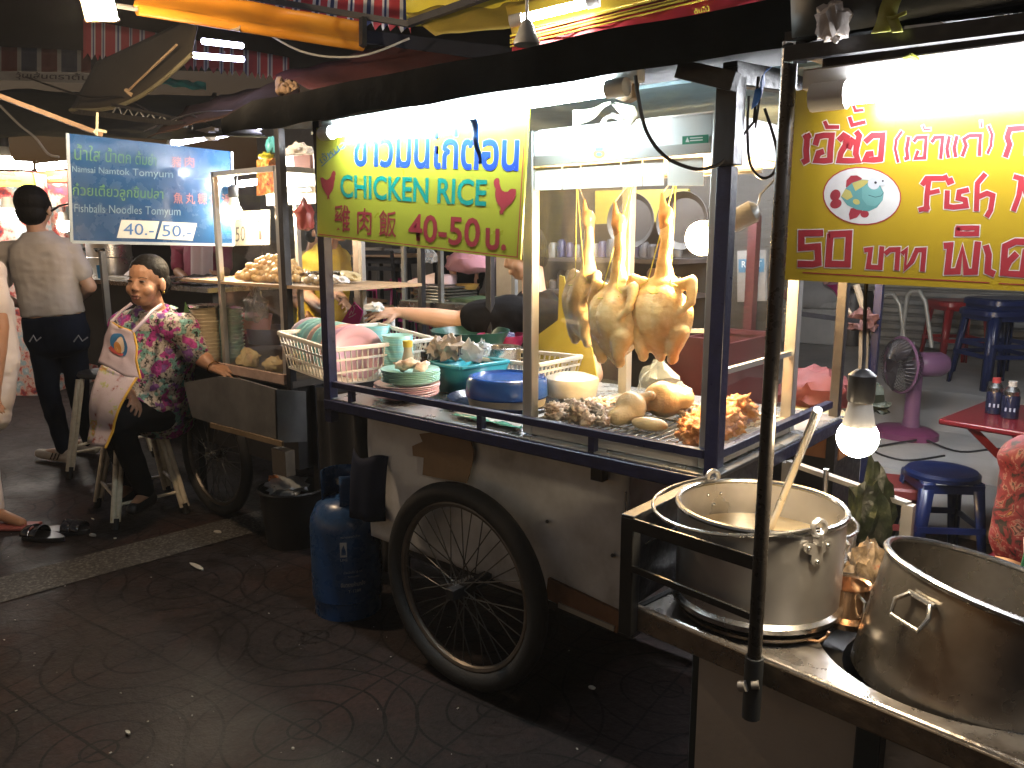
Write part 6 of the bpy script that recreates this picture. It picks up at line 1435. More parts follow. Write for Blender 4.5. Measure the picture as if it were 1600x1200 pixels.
m = MB(); q = PD(584, 388, 7.1); m.lathe([(0, 0), (.07, 0), (.09, .05), (0, .05)], (q.x, q.y, c.z + .016), 20, ); m.one('paper_bowl', 'pale bowl standing on the far dining table', 'bowl', pm('pale_bowl', (.6, .52, .4), .5), (q.x, q.y, c.z + .016))
m = MB(); q = PD(625, 390, 7.2); m.bx((q.x - .2, q.y, c.z + .016), (q.x + .2, q.y + .2, c.z + .05)); m.one('black_tray', 'black tray on the far dining table', 'tray', blackpaint, (q.x, q.y, c.z + .016))
dining_table(560, 400, 8.6, .8, 'second wooden dining table farther left behind the navy post')
dining_chair(603, 482, 5.9, R(200), 'nearest black iron dining chair with wooden seat', 'dining chairs')
dining_chair(660, 455, 7.6, R(160), 'black iron dining chair behind the grey post', 'dining chairs')
dining_chair(560, 470, 7.2, R(170), 'black iron dining chair beside the seated yellow vendor', 'dining chairs')
dining_chair(725, 462, 7.4, R(185), 'black iron dining chair next to the waiter', 'dining chairs')
for i, (px, py, D, lab) in enumerate(((590, 440, 7.8, 'pink plastic stool under the far dining table'), (640, 435, 8.2, 'magenta plastic stool right of the far dining table'), (628, 485, 6.6, 'magenta plastic stool behind the nearest dining chair'))):
    p = PD(px, py, D); stool('plastic_stool', (p.x, p.y, zfd), p.z - zfd, .36, pinkp, lab, R(20 * i + 10))
# serving stand with stacked trays
y_ = 3.05; c = PY(700, 480, y_); zs_ = PY(700, 474, y_).z; t = thing('tray_stand', 'metal serving stand with perforated shelf holding stacked trays', 'stand', (c.x, y_ + .2, 0))
x0_, x1_ = PY(625, 470, y_).x, PY(800, 470, y_).x
m = MB(); m.bx((x0_, y_, zs_ - .02), (x1_, y_ + .42, zs_)); m.build('shelf', pm('stand_shelf', (.20, .21, .18), .4, .5), t)
m = MB(); m.bx((x0_, y_ - .006, zs_ - .045), (x1_, y_ - .001, zs_ - .004)); m.build('front_edge', chrome, t)
for x in (x0_ + .02, PY(685, 450, y_).x, x1_): m = MB(); m.bar((x, y_ + .02, .0), (x, y_ + .02, 1.72), .024, .024); m.build('upright', pm('grey_post', (.2, .2, .19)), t)
m = MB(); 
for x in [PY(px, 470, y_).x for px in (620, 640, 655, 668)]: m.bx((x, y_ + .01, zs_ - .1), (x + .02, y_ + .03, zs_ - .05))
for i in range(5):
    q = PY(681, 466 - i * 6, y_ + .1); m = MB(); m.bx((q.x - .14, y_ + .06, zs_ + .002 + i * .017), (q.x + .13, y_ + .3, zs_ + .013 + i * .017)); m.one('serving_tray', 'dark serving tray in the stack on the metal stand', 'tray', pm('dark_steel_tray', (.16, .15, .13), .3, .7), (q.x, y_ + .06, zs_ + i * .017), group='serving trays stacked on the stand', bevel=.003)
q = PY(660, 442, y_ + .15); m = MB(); m.poly([q + V((-.11, -.06, 0)), q + V((.0, -.1, .005)), q + V((.1, .0, 0)), q + V((0, .1, .055))], .004, (0, 0, 1)); m.one('folded_napkin', 'folded pale pink napkin on top of the tray stack', 'napkin', pm('napkin_pink', (.66, .52, .48), .8), tuple(q))
q = PY(700, 448, y_ + .2); m = MB(); m.lathe([(0, 0), (.05, 0), (.052, .05), (.02, .055), (0, .05)], (q.x, q.y, zs_ + .088), 24, frame((.3, -1, .1)) if False else None); m.one('tissue_roll', 'pink tissue roll on the tray stack beside the napkin', 'tissue roll', pm('tissue_pink', (.6, .45, .46), .8), (q.x, q.y, zs_ + .088))
q = PY(730, 448, y_ + .25); m = MB(); m.lathe([(0, 0), (.05, 0), (.07, .03), (.068, .03), (.05, .005), (0, .005)], (q.x, q.y, zs_ + .06), 24); m.one('yellow_dish', 'orange yellow dish at the right of the tray stack', 'dish', pm('orange_dish', (.5, .27, .06), .4), (q.x, q.y, zs_ + .06))
q = PY(740, 464, y_ + .2); m = MB(); m.bx((q.x - .12, y_ + .08, zs_ + .001), (q.x + .14, y_ + .35, zs_ + .02)); m.one('green_mat', 'dull green board under the tray stack on the stand', 'board', pm('dull_green', (.08, .14, .07), .5), (q.x, y_ + .08, zs_))
m = MB(); a = PY(560, 380, 2.75); m.bar((a.x, 2.75, .3), (a.x, 2.75, 1.8), .045, .045); m.one('steel_post', 'pale brown steel post rising behind the plate basket', 'post', pm('brownish_post', (.26, .20, .16), .5, .2), (a.x, 2.75, .3))
m = MB(); a = PY(768, 420, 3.6); m.bar((a.x, 3.6, .3), (a.x, 3.6, 2.0), .04, .04); m.one('steel_post', 'dark steel post right of the hanging pink bag', 'post', blackpaint, (a.x, 3.6, .3))
c = PY(735, 410, 3.3); crumple(c, (.17, .1, .085), 240, .35, 5, .2).one('pink_bag', 'translucent pink plastic bag hanging below the right part of the green sign', 'plastic bag', bagmat('pink_film', (.60, .30, .36), .6), tuple(c))
c = PY(671, 400, 3.2); crumple(c, (.05, .04, .06), 244, .5, 6, .4).one('plastic_bag', 'small clear bag hanging left of the pink bag', 'plastic bag', clear, tuple(c))
m = MB(); a = PY(790, 440, 3.9); m.bx((a.x - .12, 3.88, .4), (a.x + .3, 3.92, 2.0)); m.one('steel_cabinet', 'pale steel cabinet side behind the vendor in black', 'cabinet', pm('pale_cabinet', (.40, .36, .30), .35, .5), (a.x, 3.9, .4))

# ---------------------------------------------------------------- bright stalls beyond the standing man
def far_stall(px0, px1, pyt, pyb, D, label, bodym):
    a, b = PD(px0, pyb, D), PD(px1, pyb, D); t = thing('far_stall', label, 'stall', tuple((a + b) / 2)); e = (b - a); e.z = 0; n_ = V((e.y, -e.x, 0)).normalized()
    zt_ = PD(px0, pyt, D).z
    m = MB(); m.poly([V((a.x, a.y, 0)), V((b.x, b.y, 0)), V((b.x, b.y, zt_)), V((a.x, a.y, zt_))], .4, n_); m.build('stall_body', bodym, t); return t
goods = pm('stall_goods', (.6, .3, .25), .5, 0, .5, 9, stops=[(.3, (.10, .05, .08)), (.42, (.5, .06, .05)), (.5, (.75, .5, .4)), (.58, (.3, .45, .5)), (.68, (.8, .75, .7))])
D1 = 7.6
far_stall(-60, 56, 268, 480, D1, 'bright food stall with a yellow sign beyond the standing man', goods); far_stall(57, 112, 268, 480, D1 + .5, 'food stall with an orange red sign beside the blue sign', goods)
dd = D1 - .02
def fs(name, q, D, mat, label): 
    m = MB(); p = [PD(x, y, D) for x, y in q]; m.poly(p, .03, -V((DV[0], DV[1], 0))); return m.one(name, label, 'sign', mat, tuple(p[0]))
o = fs('stall_sign', [(-60, 266), (50, 270), (54, 292), (-60, 290)], dd - .06, pm('far_yellow', (.70, .60, .06), .5), 'yellow stall sign at the far left edge')
text_quad('lettering', 'NSTER', ((0, 268), (24, 269), (24, 274), (0, 273)), lambda x, y: PD(x, y, dd - .064), blackpaint, o, .02); text_quad('lettering', 'mer Thailand', ((0, 279), (33, 280), (33, 284), (0, 283)), lambda x, y: PD(x, y, dd - .064), blackpaint, o, .01)
o = fs('stall_sign', [(56, 268), (110, 266), (110, 284), (57, 286)], dd + .44, pm('far_orange', (.62, .14, .04), .5), 'orange red stall sign next to the blue sign edge')
text_quad('lettering', 'ก๋วยเตี๋ยว', ((66, 275), (96, 273), (96, 279), (66, 281)), lambda x, y: PD(x, y, dd + .43), white_pl, o, .01)
fs('food_poster', [(60, 287), (110, 286), (110, 322), (60, 324)], dd + .44, pm('food_poster_m', (.5, .1, .1), .4, 0, .5, 7, stops=[(.35, (.15, .08, .16)), (.47, (.6, .08, .06)), (.55, (.7, .5, .4)), (.65, (.7, .68, .6))]), 'red food poster under the orange stall sign')
ft = em('far_tube', (1., .97, .93), 22.)
tube_lamp('tube_lamp', PD(-60, 256, D1 - .25), PD(52, 259, D1 - .25), .035, ft, 'bright tube lamp over the yellow stall sign', caps=False); tube_lamp('tube_lamp', PD(56, 262, D1 + .25), PD(112, 256, D1 + .25), .035, ft, 'bright tube lamp over the orange stall sign', caps=False)
bulb('light_bulb', PD(8, 252, 6.6), .06, em('left_bulb_glow', (1., .80, .55), 60.), 'glaring bulb hanging at the far left edge', True, [PD(10, 225, 6.6), PD(4, 180, 6.6)])
bulb('light_bulb', PD(14, 335, 7.0), .075, em('left_bulb_low', (1., .95, .88), 60.), 'glaring white bulb left of the standing man', False); bulb('light_bulb', PD(100, 352, 7.4), .06, em('left_bulb_low2', (1., .85, .7), 40.), 'small glaring bulb between the standing man and the blue sign', False)

# ================================================================ overhead
def sheet(name, corners, label, cat, mat, n=(16, 8), amp=.02, sag=0., solid=.004, group=None):
    """cloth or board between four 3D corners tl,tr,br,bl"""
    tl_, tr, br, bl = [V(c) for c in corners]; m = MB(); nr = (tr - tl_).cross(bl - tl_).normalized()
    m.grid(lambda u, v: tl_.lerp(tr, u).lerp(bl.lerp(br, u), v) + nr * (amp * noise.noise(V((u * 5, v * 4, len(name)))) + sag * math.sin(math.pi * u) * math.sin(math.pi * v)), n[0], n[1])
    return m.one(name, label, cat, mat, tuple(tl_), solid=solid, group=group)
def striped(name, axis, freq, cols):
    m, nt, out = new_mat(name); b = nt.nodes.new('ShaderNodeBsdfPrincipled'); b.inputs['Roughness'].default_value = .7; nt.links.new(b.outputs[0], out.inputs[0])
    uv = nt.nodes.new('ShaderNodeUVMap'); sx = nt.nodes.new('ShaderNodeSeparateXYZ'); nt.links.new(uv.outputs[0], sx.inputs[0])
    mu = nt.nodes.new('ShaderNodeMath'); mu.operation = 'MULTIPLY'; mu.inputs[1].default_value = freq; fr = nt.nodes.new('ShaderNodeMath'); fr.operation = 'FRACT'
    nt.links.new(sx.outputs[0], mu.inputs[0]); nt.links.new(mu.outputs[0], fr.inputs[0]); r = ramp(nt, fr.outputs[0], cols); r.color_ramp.interpolation = 'CONSTANT'; nt.links.new(r.outputs[0], b.inputs[0]); return m
def uvgrid(name, corners, label, mat, n=24, scallop=0., D=None, cat='awning'):
    tl_, tr, br, bl = [V(c) for c in corners]; m = MB(); uvl = m.bm.loops.layers.uv.new('UVMap'); nv = 4; g = []
    for i in range(n + 1):
        u = i / n; row = []
        for j in range(nv + 1):
            v = j / nv; p = tl_.lerp(tr, u).lerp(bl.lerp(br, u), v); 
            if scallop and j == nv: p = p + (tl_ - bl).normalized() * (scallop * (i % 2))
            row.append((m.bm.verts.new(p + V((0, .012 * math.sin(u * 40), 0))), (u, v)))
        g.append(row)
    for i in range(n):
        for j in range(nv):
            k = [g[i][j], g[i + 1][j], g[i + 1][j + 1], g[i][j + 1]]; f = m.face([q[0] for q in k], True)
            for l, q in zip(f.loops, k): l[uvl].uv = q[1]
    return m.one(name, label, cat, mat, tuple(tl_), solid=.003)
red_w = [(0, (.42, .04, .05)), (.42, (.6, .6, .58)), (.58, (.02, .03, .10)), (.76, (.6, .6, .58)), (.90, (.42, .04, .05))]
D2 = 5.2
uvgrid('striped_awning', [PD(345, -30, D2), PD(640, -30, D2), PD(640, 52, D2 - .1), PD(330, 20, D2 - .1)], 'red white and navy striped awning above the orange roll', striped('stripes_top', 0, 11, red_w), 44, .05)
uvgrid('striped_awning', [PD(130, 30, 6.2), PD(450, 90, 6.2), PD(450, 128, 6.1), PD(130, 92, 6.1)], 'dark striped awning valance behind the brown tarpaulin', striped('stripes_mid', 0, 16, [(0, (.21, .025, .03)), (.5, (.27, .27, .28)), (.62, (.03, .03, .09)), (.72, (.27, .27, .28)), (.85, (.21, .025, .03))]), 60, .05)
aw = uvgrid('striped_awning', [PD(-60, 70, 6.6), PD(140, 80, 6.6), PD(140, 113, 6.5), PD(-60, 110, 6.5)], 'red and dark striped awning valance at the far left', striped('stripes_left', 0, 3.2, [(0, (.06, .018, .015)), (.42, (.15, .15, .14)), (.5, (.02, .025, .04)), (.92, (.15, .15, .14))]), 30)
m = MB(); m.poly([PD(x, y, 6.45) for x, y in ((-60, 110), (140, 115), (138, 130), (-60, 122))], .01, -V((DV[0], DV[1], 0))); vb = m.one('valance_board', 'grey valance strip with dark Thai lettering at the far left', 'banner', pm('valance_grey', (.20, .20, .19), .6), tuple(PD(0, 112, 6.45)))
text_quad('lettering', 'วุ้นเส้นตราต้น', ((25, 112), (140, 115), (139, 129), (24, 124)), lambda x, y: PD(x, y, 6.43), blackpaint, vb, .01)
# orange rolled awning
om = pm('orange_vinyl', (.60, .25, .02), .28, 0, .2, 4, bump=.15, bscale=5)
a, b = V(PD(214, 14, 3.9)), V(PD(566, 72, 4.7)); t = thing('orange_awning_roll', 'shiny orange rolled awning sheet hanging above the violet tubes', 'awning', tuple((a + b) / 2))
at_, bt_ = V(PD(210, -30, 3.95)), V(PD(566, 34, 4.75)); m = MB()
m.grid(lambda u, v: at_.lerp(bt_, u).lerp(a.lerp(b, u), v) + V((DV[0], DV[1], 0)) * (.03 * math.sin(v * 5) + .016 * math.sin((u * 22 + v * 4)) * math.exp(-((u - .45) * 3) ** 2)), 50, 10); m.build('vinyl_sheet', om, t, solid=.003)
m = MB(); m.tube([a, b], .028, 16); m.build('bottom_roll', om, t); m = MB(); m.tube([a - (b - a).normalized() * .09, a], .012, 10); m.build('roll_end_pin', alu_dull, t); m = MB(); m.tube([bt_ + V((0, 0, .02)), b + V((0, 0, .0))], .014, 8); m.build('roll_rod', alu_dull, t)
m = MB(); m.poly([PD(360, 38, 4.18), PD(376, 40, 4.2), PD(374, 48, 4.2), PD(360, 46, 4.18)], .02, -V((DV[0], DV[1], 0))); m.build('tape_mark', pm('tape_grey', (.35, .28, .2), .5), t)
# dark brown tarpaulin flap with rope
tp = pm('brown_tarp', (.05, .042, .03), .6, 0, .3, 5, bump=.15); t = thing('brown_tarpaulin', 'dark brown tarpaulin flap tied with a rope under the awnings', 'tarpaulin', tuple(PD(210, 120, 4.9))); m = MB()
P_ = lambda x, y, D: PD(x, y, D)
tl_, tr, br, bl = P_(150, 98, 5.4), P_(312, 22, 4.7), P_(300, 85, 4.5), P_(110, 172, 5.2); mid_ = P_(205, 150, 4.9)
m.grid(lambda u, v: tl_.lerp(tr, u).lerp(bl.lerp(br, u), v) + V((0, 0, -.10 * math.sin(math.pi * u) * v * v)), 20, 10); m.build('tarp_sheet', tp, t, solid=.006); m = MB(); m.tube([bl.lerp(br, u) + V((0, 0, -.10 * math.sin(math.pi * u))) for u in [k / 16 for k in range(17)]], .012, 8); m.build('tarp_hem', pm('hem_olive', (.22, .20, .12), .7), t)
m = MB(); m.tube([P_(276, 70, 4.55), P_(200, 142, 4.85)], .007, 6); m.tube([P_(196, 140, 4.84), P_(202, 146, 4.84), P_(207, 149, 4.84)], .012, 6); m.build('rope', pm('rope_tan', (.45, .33, .2), .8), t)
m = MB(); m.bar(P_(115, 174, 5.2), P_(290, 195, 4.4), .03, .03); m.one('dark_pole', 'dark horizontal pole below the brown tarpaulin', 'pole', blackpaint, tuple(P_(115, 174, 5.2)))
m = MB(); m.bar(P_(-60, 128, 4.0), P_(160, 211, 4.35), .03, .022); m.one('wooden_pole', 'pale wooden batten slanting down to the top of the blue sign', 'pole', wood, tuple(P_(0, 155, 4.1)))
m = MB(); m.tube(cr([P_(0, 165, 5.2), P_(30, 195, 5.2), P_(55, 215, 5.2), P_(75, 240, 5.2), P_(92, 245, 5.2)]), .008, 6); m.one('slack_rope', 'slack grey rope hanging at the upper left', 'rope', alu_dull, tuple(P_(0, 165, 5.2)))
m = MB(); m.tube([P_(80, 330, 4.6), P_(92, 322, 4.6), P_(108, 318, 4.4)], .006, 6); m.one('hose', 'thin black hose bending behind the standing man to the blue sign', 'hose', blackpaint, tuple(P_(80, 330, 4.6)))
dgrey = pm('dark_grey_tarp', (.05, .052, .05), .6, 0, .4, 5, bump=.2); olive = pm('olive_roof', (.085, .085, .06), .6, 0, .4, 4)
sheet('roof_sheet', [P_(-80, 140, 7.2), P_(330, 150, 7.2), P_(420, 215, 4.9), P_(-80, 215, 5.6)], 'dull olive stall roof lining over the blue sign', 'roof', olive, amp=.05)
sheet('green_tarpaulin', [P_(258, 122, 6.0), P_(322, 130, 6.0), P_(322, 141, 5.9), P_(252, 132, 5.9)], 'strip of green tarpaulin behind the brown flap', 'tarpaulin', pm('green_tarp', (.02, .16, .12), .6))
sheet('brown_roof', [P_(300, 165, 5.4), P_(460, 120, 5.0), P_(470, 150, 4.2), P_(230, 215, 4.2)], 'dark brown stall roof sheet left of the black canopy', 'roof', pm('brown_roof_m', (.03, .018, .014), .95, 0, .4, 6, bump=.2, spec=.05), amp=.03)
sheet('maroon_roof', [P_(430, 118, 4.9), P_(625, 66, 4.9), P_(800, 100, 4.4), P_(520, 150, 3.8)], 'dull maroon canvas roof behind the black canopy', 'roof', pm('maroon_canvas', (.06, .02, .018), .95, 0, .3, 6, bump=.15, spec=.05), amp=.03)
sheet('navy_beam', [P_(560, 46, 5.0), P_(800, 74, 4.4), P_(800, 100, 4.4), P_(560, 66, 5.0)], 'dark navy beam below the yellow stall awning', 'beam', pm('beam_navy', (.01, .012, .02), .8, spec=.1), amp=0, solid=.05)
sheet('brown_box', [P_(434, 128, 4.6), P_(464, 135, 4.6), P_(466, 142, 4.5), P_(434, 142, 4.5)], 'small tattered brown box on the left end of the canopy', 'box', card, amp=.04, solid=.03)
m = MB(); m.bar(P_(345, -12, 4.9), P_(640, 38, 4.5), .03, .03); m.bar(P_(640, 36, 4.5), P_(800, -20, 4.2), .035, .035); m.bar(P_(567, 28, 4.55), P_(567, 72, 4.5), .03, .03); m.one('awning_frame', 'dark steel awning frame bars crossing the striped awning', 'frame', blackpaint, tuple(P_(570, 20, 4.6)))
t_ = thing('roof_truss', 'thin steel roof truss under the dark stall roof left of the black canopy', 'truss', tuple(P_(250, 180, 4.8))); m = MB()
ta_, tb_, tc2, td_ = P_(175, 163, 4.9), P_(300, 190, 4.6), P_(175, 178, 4.9), P_(300, 200, 4.6); m.bar(ta_, tb_, .016, .016); m.build('chord', blackpaint, t_); m = MB(); m.bar(tc2, td_, .016, .016); m.build('chord', blackpaint, t_); m = MB()
zz = [(ta_ if k % 2 else tc2).lerp(tb_ if k % 2 else td_, k / 14) for k in range(15)]; m.tube(zz, .005, 5); m.build('web', grey_tube, t_)
for k, (pts_, lb) in enumerate((([(300, 180, 4.5), (345, 200, 4.4), (400, 192, 4.3), (455, 168, 4.2)], 'dark sagging cable above the right end of the blue sign'), ([(225, 205, 4.6), (300, 178, 4.6), (380, 172, 4.5), (470, 150, 4.4)], 'thin dark cable running along the brown stall roof'), ([(40, 120, 5.0), (130, 150, 5.0), (190, 152, 4.9), (240, 178, 4.8)], 'loose dark cable crossing below the brown tarpaulin'), ([(385, 30, 4.7), (470, 80, 4.6), (560, 88, 4.5), (640, 60, 4.5)], 'pale cable drooping under the orange awning roll'))):
    m = MB(); m.tube(cr([P_(*p) for p in pts_]), .006, 6); m.one('overhead_cable', lb, 'cable', grey_tube if k == 3 else blackpaint, tuple(P_(*pts_[0])))
for px_, D_ in ((150, 5.6), (330, 5.3)):
    m = MB(); m.bar(P_(px_, 170, D_), P_(px_ + 6, 150, D_ + 1.2), .03, .05); m.one('roof_rafter', 'dark roof rafter %s the brown tarpaulin' % ('left of' if px_ < 200 else 'right of'), 'rafter', blackpaint, tuple(P_(px_, 170, D_)))
# yellow stall awning with red fascia and tube
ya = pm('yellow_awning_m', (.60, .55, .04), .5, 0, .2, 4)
sheet('yellow_awning', [P_(632, -60, 4.6), P_(960, -60, 4.2), P_(900, 40, 4.0), P_(636, 40, 4.8)], 'bright yellow stall awning over the black canopy', 'awning', ya, amp=.03); sheet('yellow_awning', [P_(634, 20, 4.7), P_(800, -8, 4.4), P_(905, 30, 3.9), P_(680, 56, 4.4)], 'underside sheet of the yellow awning with shade put into its darker colour', 'awning', pm('shaded_yellow_sheet', (.30, .24, .04), .6), amp=.02)  # second sheet: underside shade painted as a darker yellow
fa, fb_, fc, fd_ = P_(800, 55, 3.6), P_(1260, -60, 3.3), P_(1260, -8, 3.25), P_(800, 98, 3.55)
rf = uvgrid('red_fascia', [fa, fb_, fc, fd_], 'red fascia board with yellow lines above the black canopy', pm('fascia_red', (.42, .03, .05), .4, 0, .15, 5), 20, 0, cat='fascia board')
sheet('yellow_fascia', [P_(790, 10, 3.8), P_(1260, -140, 3.4), P_(1260, -62, 3.32), P_(800, 53, 3.62)], 'gold board behind the tube lamp above the red fascia', 'fascia board', pm('gold_board', (.50, .36, .04), .4, 0, .3, 4), amp=.01)
m = MB()
for k, wv in ((.06, .008), (.20, .005), (.30, .008), (.44, .005)): m.bar(fa.lerp(fd_, k) - V((0, .012, 0)), fb_.lerp(fc, k) - V((0, .012, 0)), .01, wv)
m.build('gold_line', pm('gold_line_m', (.6, .45, .05), .4), rf)
m = MB(); m.bar(fd_ - V((0, .012, 0)) + (fb_ - fa) * .35, fc - V((0, .012, 0)), .012, .014); m.build('white_edge', pm('edge_white', (.75, .75, .76), .4), rf)
text_quad('lettering', 'ต้นไม้', ((1084, 14), (1108, 8), (1109, 17), (1085, 22)), lambda x, y: PD(x, y, 3.28), pm('gold_line_m', (.6, .45, .05)), rf, .01)
tube_lamp('tube_lamp', P_(808, 31, 3.5), P_(925, 3, 3.4), .018, em('upper_tube', (1., .98, .86), 26.), 'bright tube lamp on the gold board above the canopy', body=None)
m = MB(); c = P_(823, 66, 3.3); m.lathe([(.05, -.01), (.052, 0), (.02, .075), (.006, .085), (.006, .2)], c, 24); m.one('pendant_lamp', 'small white cone shaped pendant lamp hanging above the canopy', 'lamp', pm('shade_white', (.62, .64, .62), .3), tuple(c))
# flood light on the left
RV3 = V((RV[0], RV[1], 0)); c = P_(157, 14, 3.3); t = thing('flood_light', 'square flood light glowing at the top left of the lane', 'flood light', tuple(c)); n_ = (EYE + V((1.2, -1.5, -.8)) - c).normalized(); rot = frame(n_, RV3)
m = MB(); m.box(c, (.10, .075, .06), rot); m.build('glowing_lens', em('flood_glow', (1., .72, .46), 330.), t); 
for sx in (-1, 1):
    for sy in (-1, 1): m = MB(); q = c + rot @ V((sx * .054, sy * .041, 0)); m.bar(q - n_ * .04, q + n_ * .04, .007); m.build('frame_bar', pm('lamp_frame_amber', (.35, .25, .12), .4), t)
m = MB(); m.tube([c + rot @ V((sx_ * .056, sy_ * .043, .034)) for sx_, sy_ in ((-1, -1), (1, -1), (1, 1), (-1, 1))], .003, 5, closed=True); m.build('lamp_frame', pm('lamp_frame_amber', (.35, .25, .12), .4), t); m = MB(); m.box(c + rot @ V((0, .055, 0)) if (rot @ V((0, 1, 0))).z > 0 else c - rot @ V((0, .055, 0)), (.11, .03, .07), rot); m.build('lamp_housing', blackpaint, t); m = MB(); m.tube([c + V((0, 0, .07)), c + V((0, 0, .5))], .012, 8); m.build('bracket', blackpaint, t)
tvi = em('tube_blue', (.66, .66, 1.), 13.)
tube_lamp('tube_lamp', P_(313, 64, 4.6), P_(382, 72, 4.9), .016, tvi, 'upper violet tube below the orange awning roll', caps=False); tube_lamp('tube_lamp', P_(298, 86, 4.6), P_(384, 93, 4.9), .016, tvi, 'lower violet tube below the orange awning roll', caps=False)
vt0, vt1 = PY(1215, 177, 3.0), PY(1145, 184, 3.0); vx = vt0.x; vz = vt0.z  # tube lengthened past its visible part, second one added to light the shop
tube_lamp('tube_lamp', (vx - 1.25, 3.0, vz), (vx + .05, 3.0, vz), .02, em('violet_tube_inner', (.92, .94, 1.), 105.), 'violet white tube seen between the dark post sleeve and the tall pole', body=((0, .03, .035), .04, .03, white_pl))
tube_lamp('tube_lamp', (vx + .14, 3.0, vz), (vx + 1.35, 3.0, vz), .02, em('violet_tube_inner', (.9, .9, 1.), 42.), 'violet white tube added out of sight behind the top of the fish noodle sign', body=((0, .03, .035), .04, .03, white_pl))
# dark sheet added to block the sky over the lane, unseen shop roof
sheet('dark_awning', [P_(-160, -160, 9.0), P_(900, -160, 9.0), P_(900, 110, 8.4), P_(-160, 110, 8.4)], 'huge nearly black sheet added high behind the striped valances to block the sky', 'awning', pm('sky_block_black', (.016, .014, .013), .9, 0, .5, 2, spec=.05), amp=.05)
sheet('shop_roof', [V((-3.4, 3.3, 2.9)), V((3, 3.3, 2.9)), V((3, 9.5, 3.9)), V((-3.4, 9.5, 3.9))], 'dark corrugated shop roof behind the carts', 'roof', pm('shop_roof_m', (.06, .06, .06), .7, 0, .3, 3), amp=.02)
sheet('dark_banner', [P_(1525, -40, 1.32), P_(1700, -60, 1.32), P_(1700, 26, 1.32), P_(1556, 30, 1.32)], 'dark slate banner with white lettering at the upper right corner', 'banner', pm('slate_banner', (.06, .075, .085), .5), n=(4, 4), amp=.0)
bo = bpy.data.objects['dark_banner']; text_quad('lettering', 'ว๑', ((1556, 14), (1597, 12), (1597, 28), (1556, 30)), lambda x, y: PD(x, y, 1.314), white_pl, bo, .02)
# ---------------------------------------------------------------- litter and slippers on the paving
def slipper(p, rz, label):
    t = thing('slipper', label, 'slipper', (0, 0, 0), 'pair of black slippers'); m = MB(); out = []
    for k in range(28):
        a = 2 * math.pi * k / 28; x = .13 * math.cos(a); y = (.046 + .008 * math.cos(a)) * math.sin(a) * (1 - .15 * math.cos(2 * a)); out.append(V((x, y, .024)))
    m.poly(out, .022, (0, 0, 1)); m.build('sole', pm('slipper_black', (.012, .012, .014), .35), t, bevel=.004)
    for x0_ in (.0, .05):
        m = MB(); m.grid(lambda u, v: V((x0_ + .045 * v, .05 * math.cos(math.pi * u), .022 + .05 * math.sin(math.pi * u) * (1 - .25 * v))), 14, 3); m.build('strap', pm('strap_shiny', (.014, .014, .02), .2), t, solid=.004)
    t.location = p; t.rotation_euler.z = rz
p = PZ(68, 842, .002); slipper(p, R(205), 'left black double strap slipper lying on the paving'); p = PZ(104, 832, .002); slipper(p, R(35), 'right black slipper lying askew beside the other one')
rl = random.Random(9); lm = pm('litter_pale', (.42, .40, .35), .8)
b = MB()
for i in range(70):
    px, py = rl.uniform(0, 1000), rl.uniform(800, 1198); p = PZ(px, py, .002); s = rl.uniform(.001, .004); b.box((p.x, p.y, .002 + s * .3), (s * 2, s, s * .6), Matrix.Rotation(rl.uniform(0, 3), 3, 'Z'))
tag(b.build('litter', lm, None, (0, 0, 0)), kind='stuff')
for (px, py, sx, sy, lab) in ((145, 837, .05, .02, 'largest pale paper scrap beside the slippers'), (180, 842, .016, .012, 'small pale crumb in front of the stool leg'), (340, 832, .05, .025, 'yellowish leaf scrap on the pebbled strip'), (145, 812, .03, .008, 'thin white scrap near the left stool leg'), (200, 1146, .022, .008, 'white scrap on the dark paving at the lower left'), (925, 1076, .02, .016, 'pale scrap in the shadow under the chicken cart'), (308, 886, .11, .02, 'broken tile edge on the pebbled strip'), (458, 1171, .008, .006, 'tiny white crumb at the bottom of the paving')):
    p = PZ(px, py, .004); m = MB(); m.poly([p + V((sx * math.cos(a) * (.5 + .2 * rl.random()), sy * math.sin(a) * (.5 + .2 * rl.random()), .006)) for a in [2 * math.pi * k / 9 for k in range(9)]], .004, (0, 0, 1)); m.one('litter_scrap', lab, 'litter', lm, tuple(p))
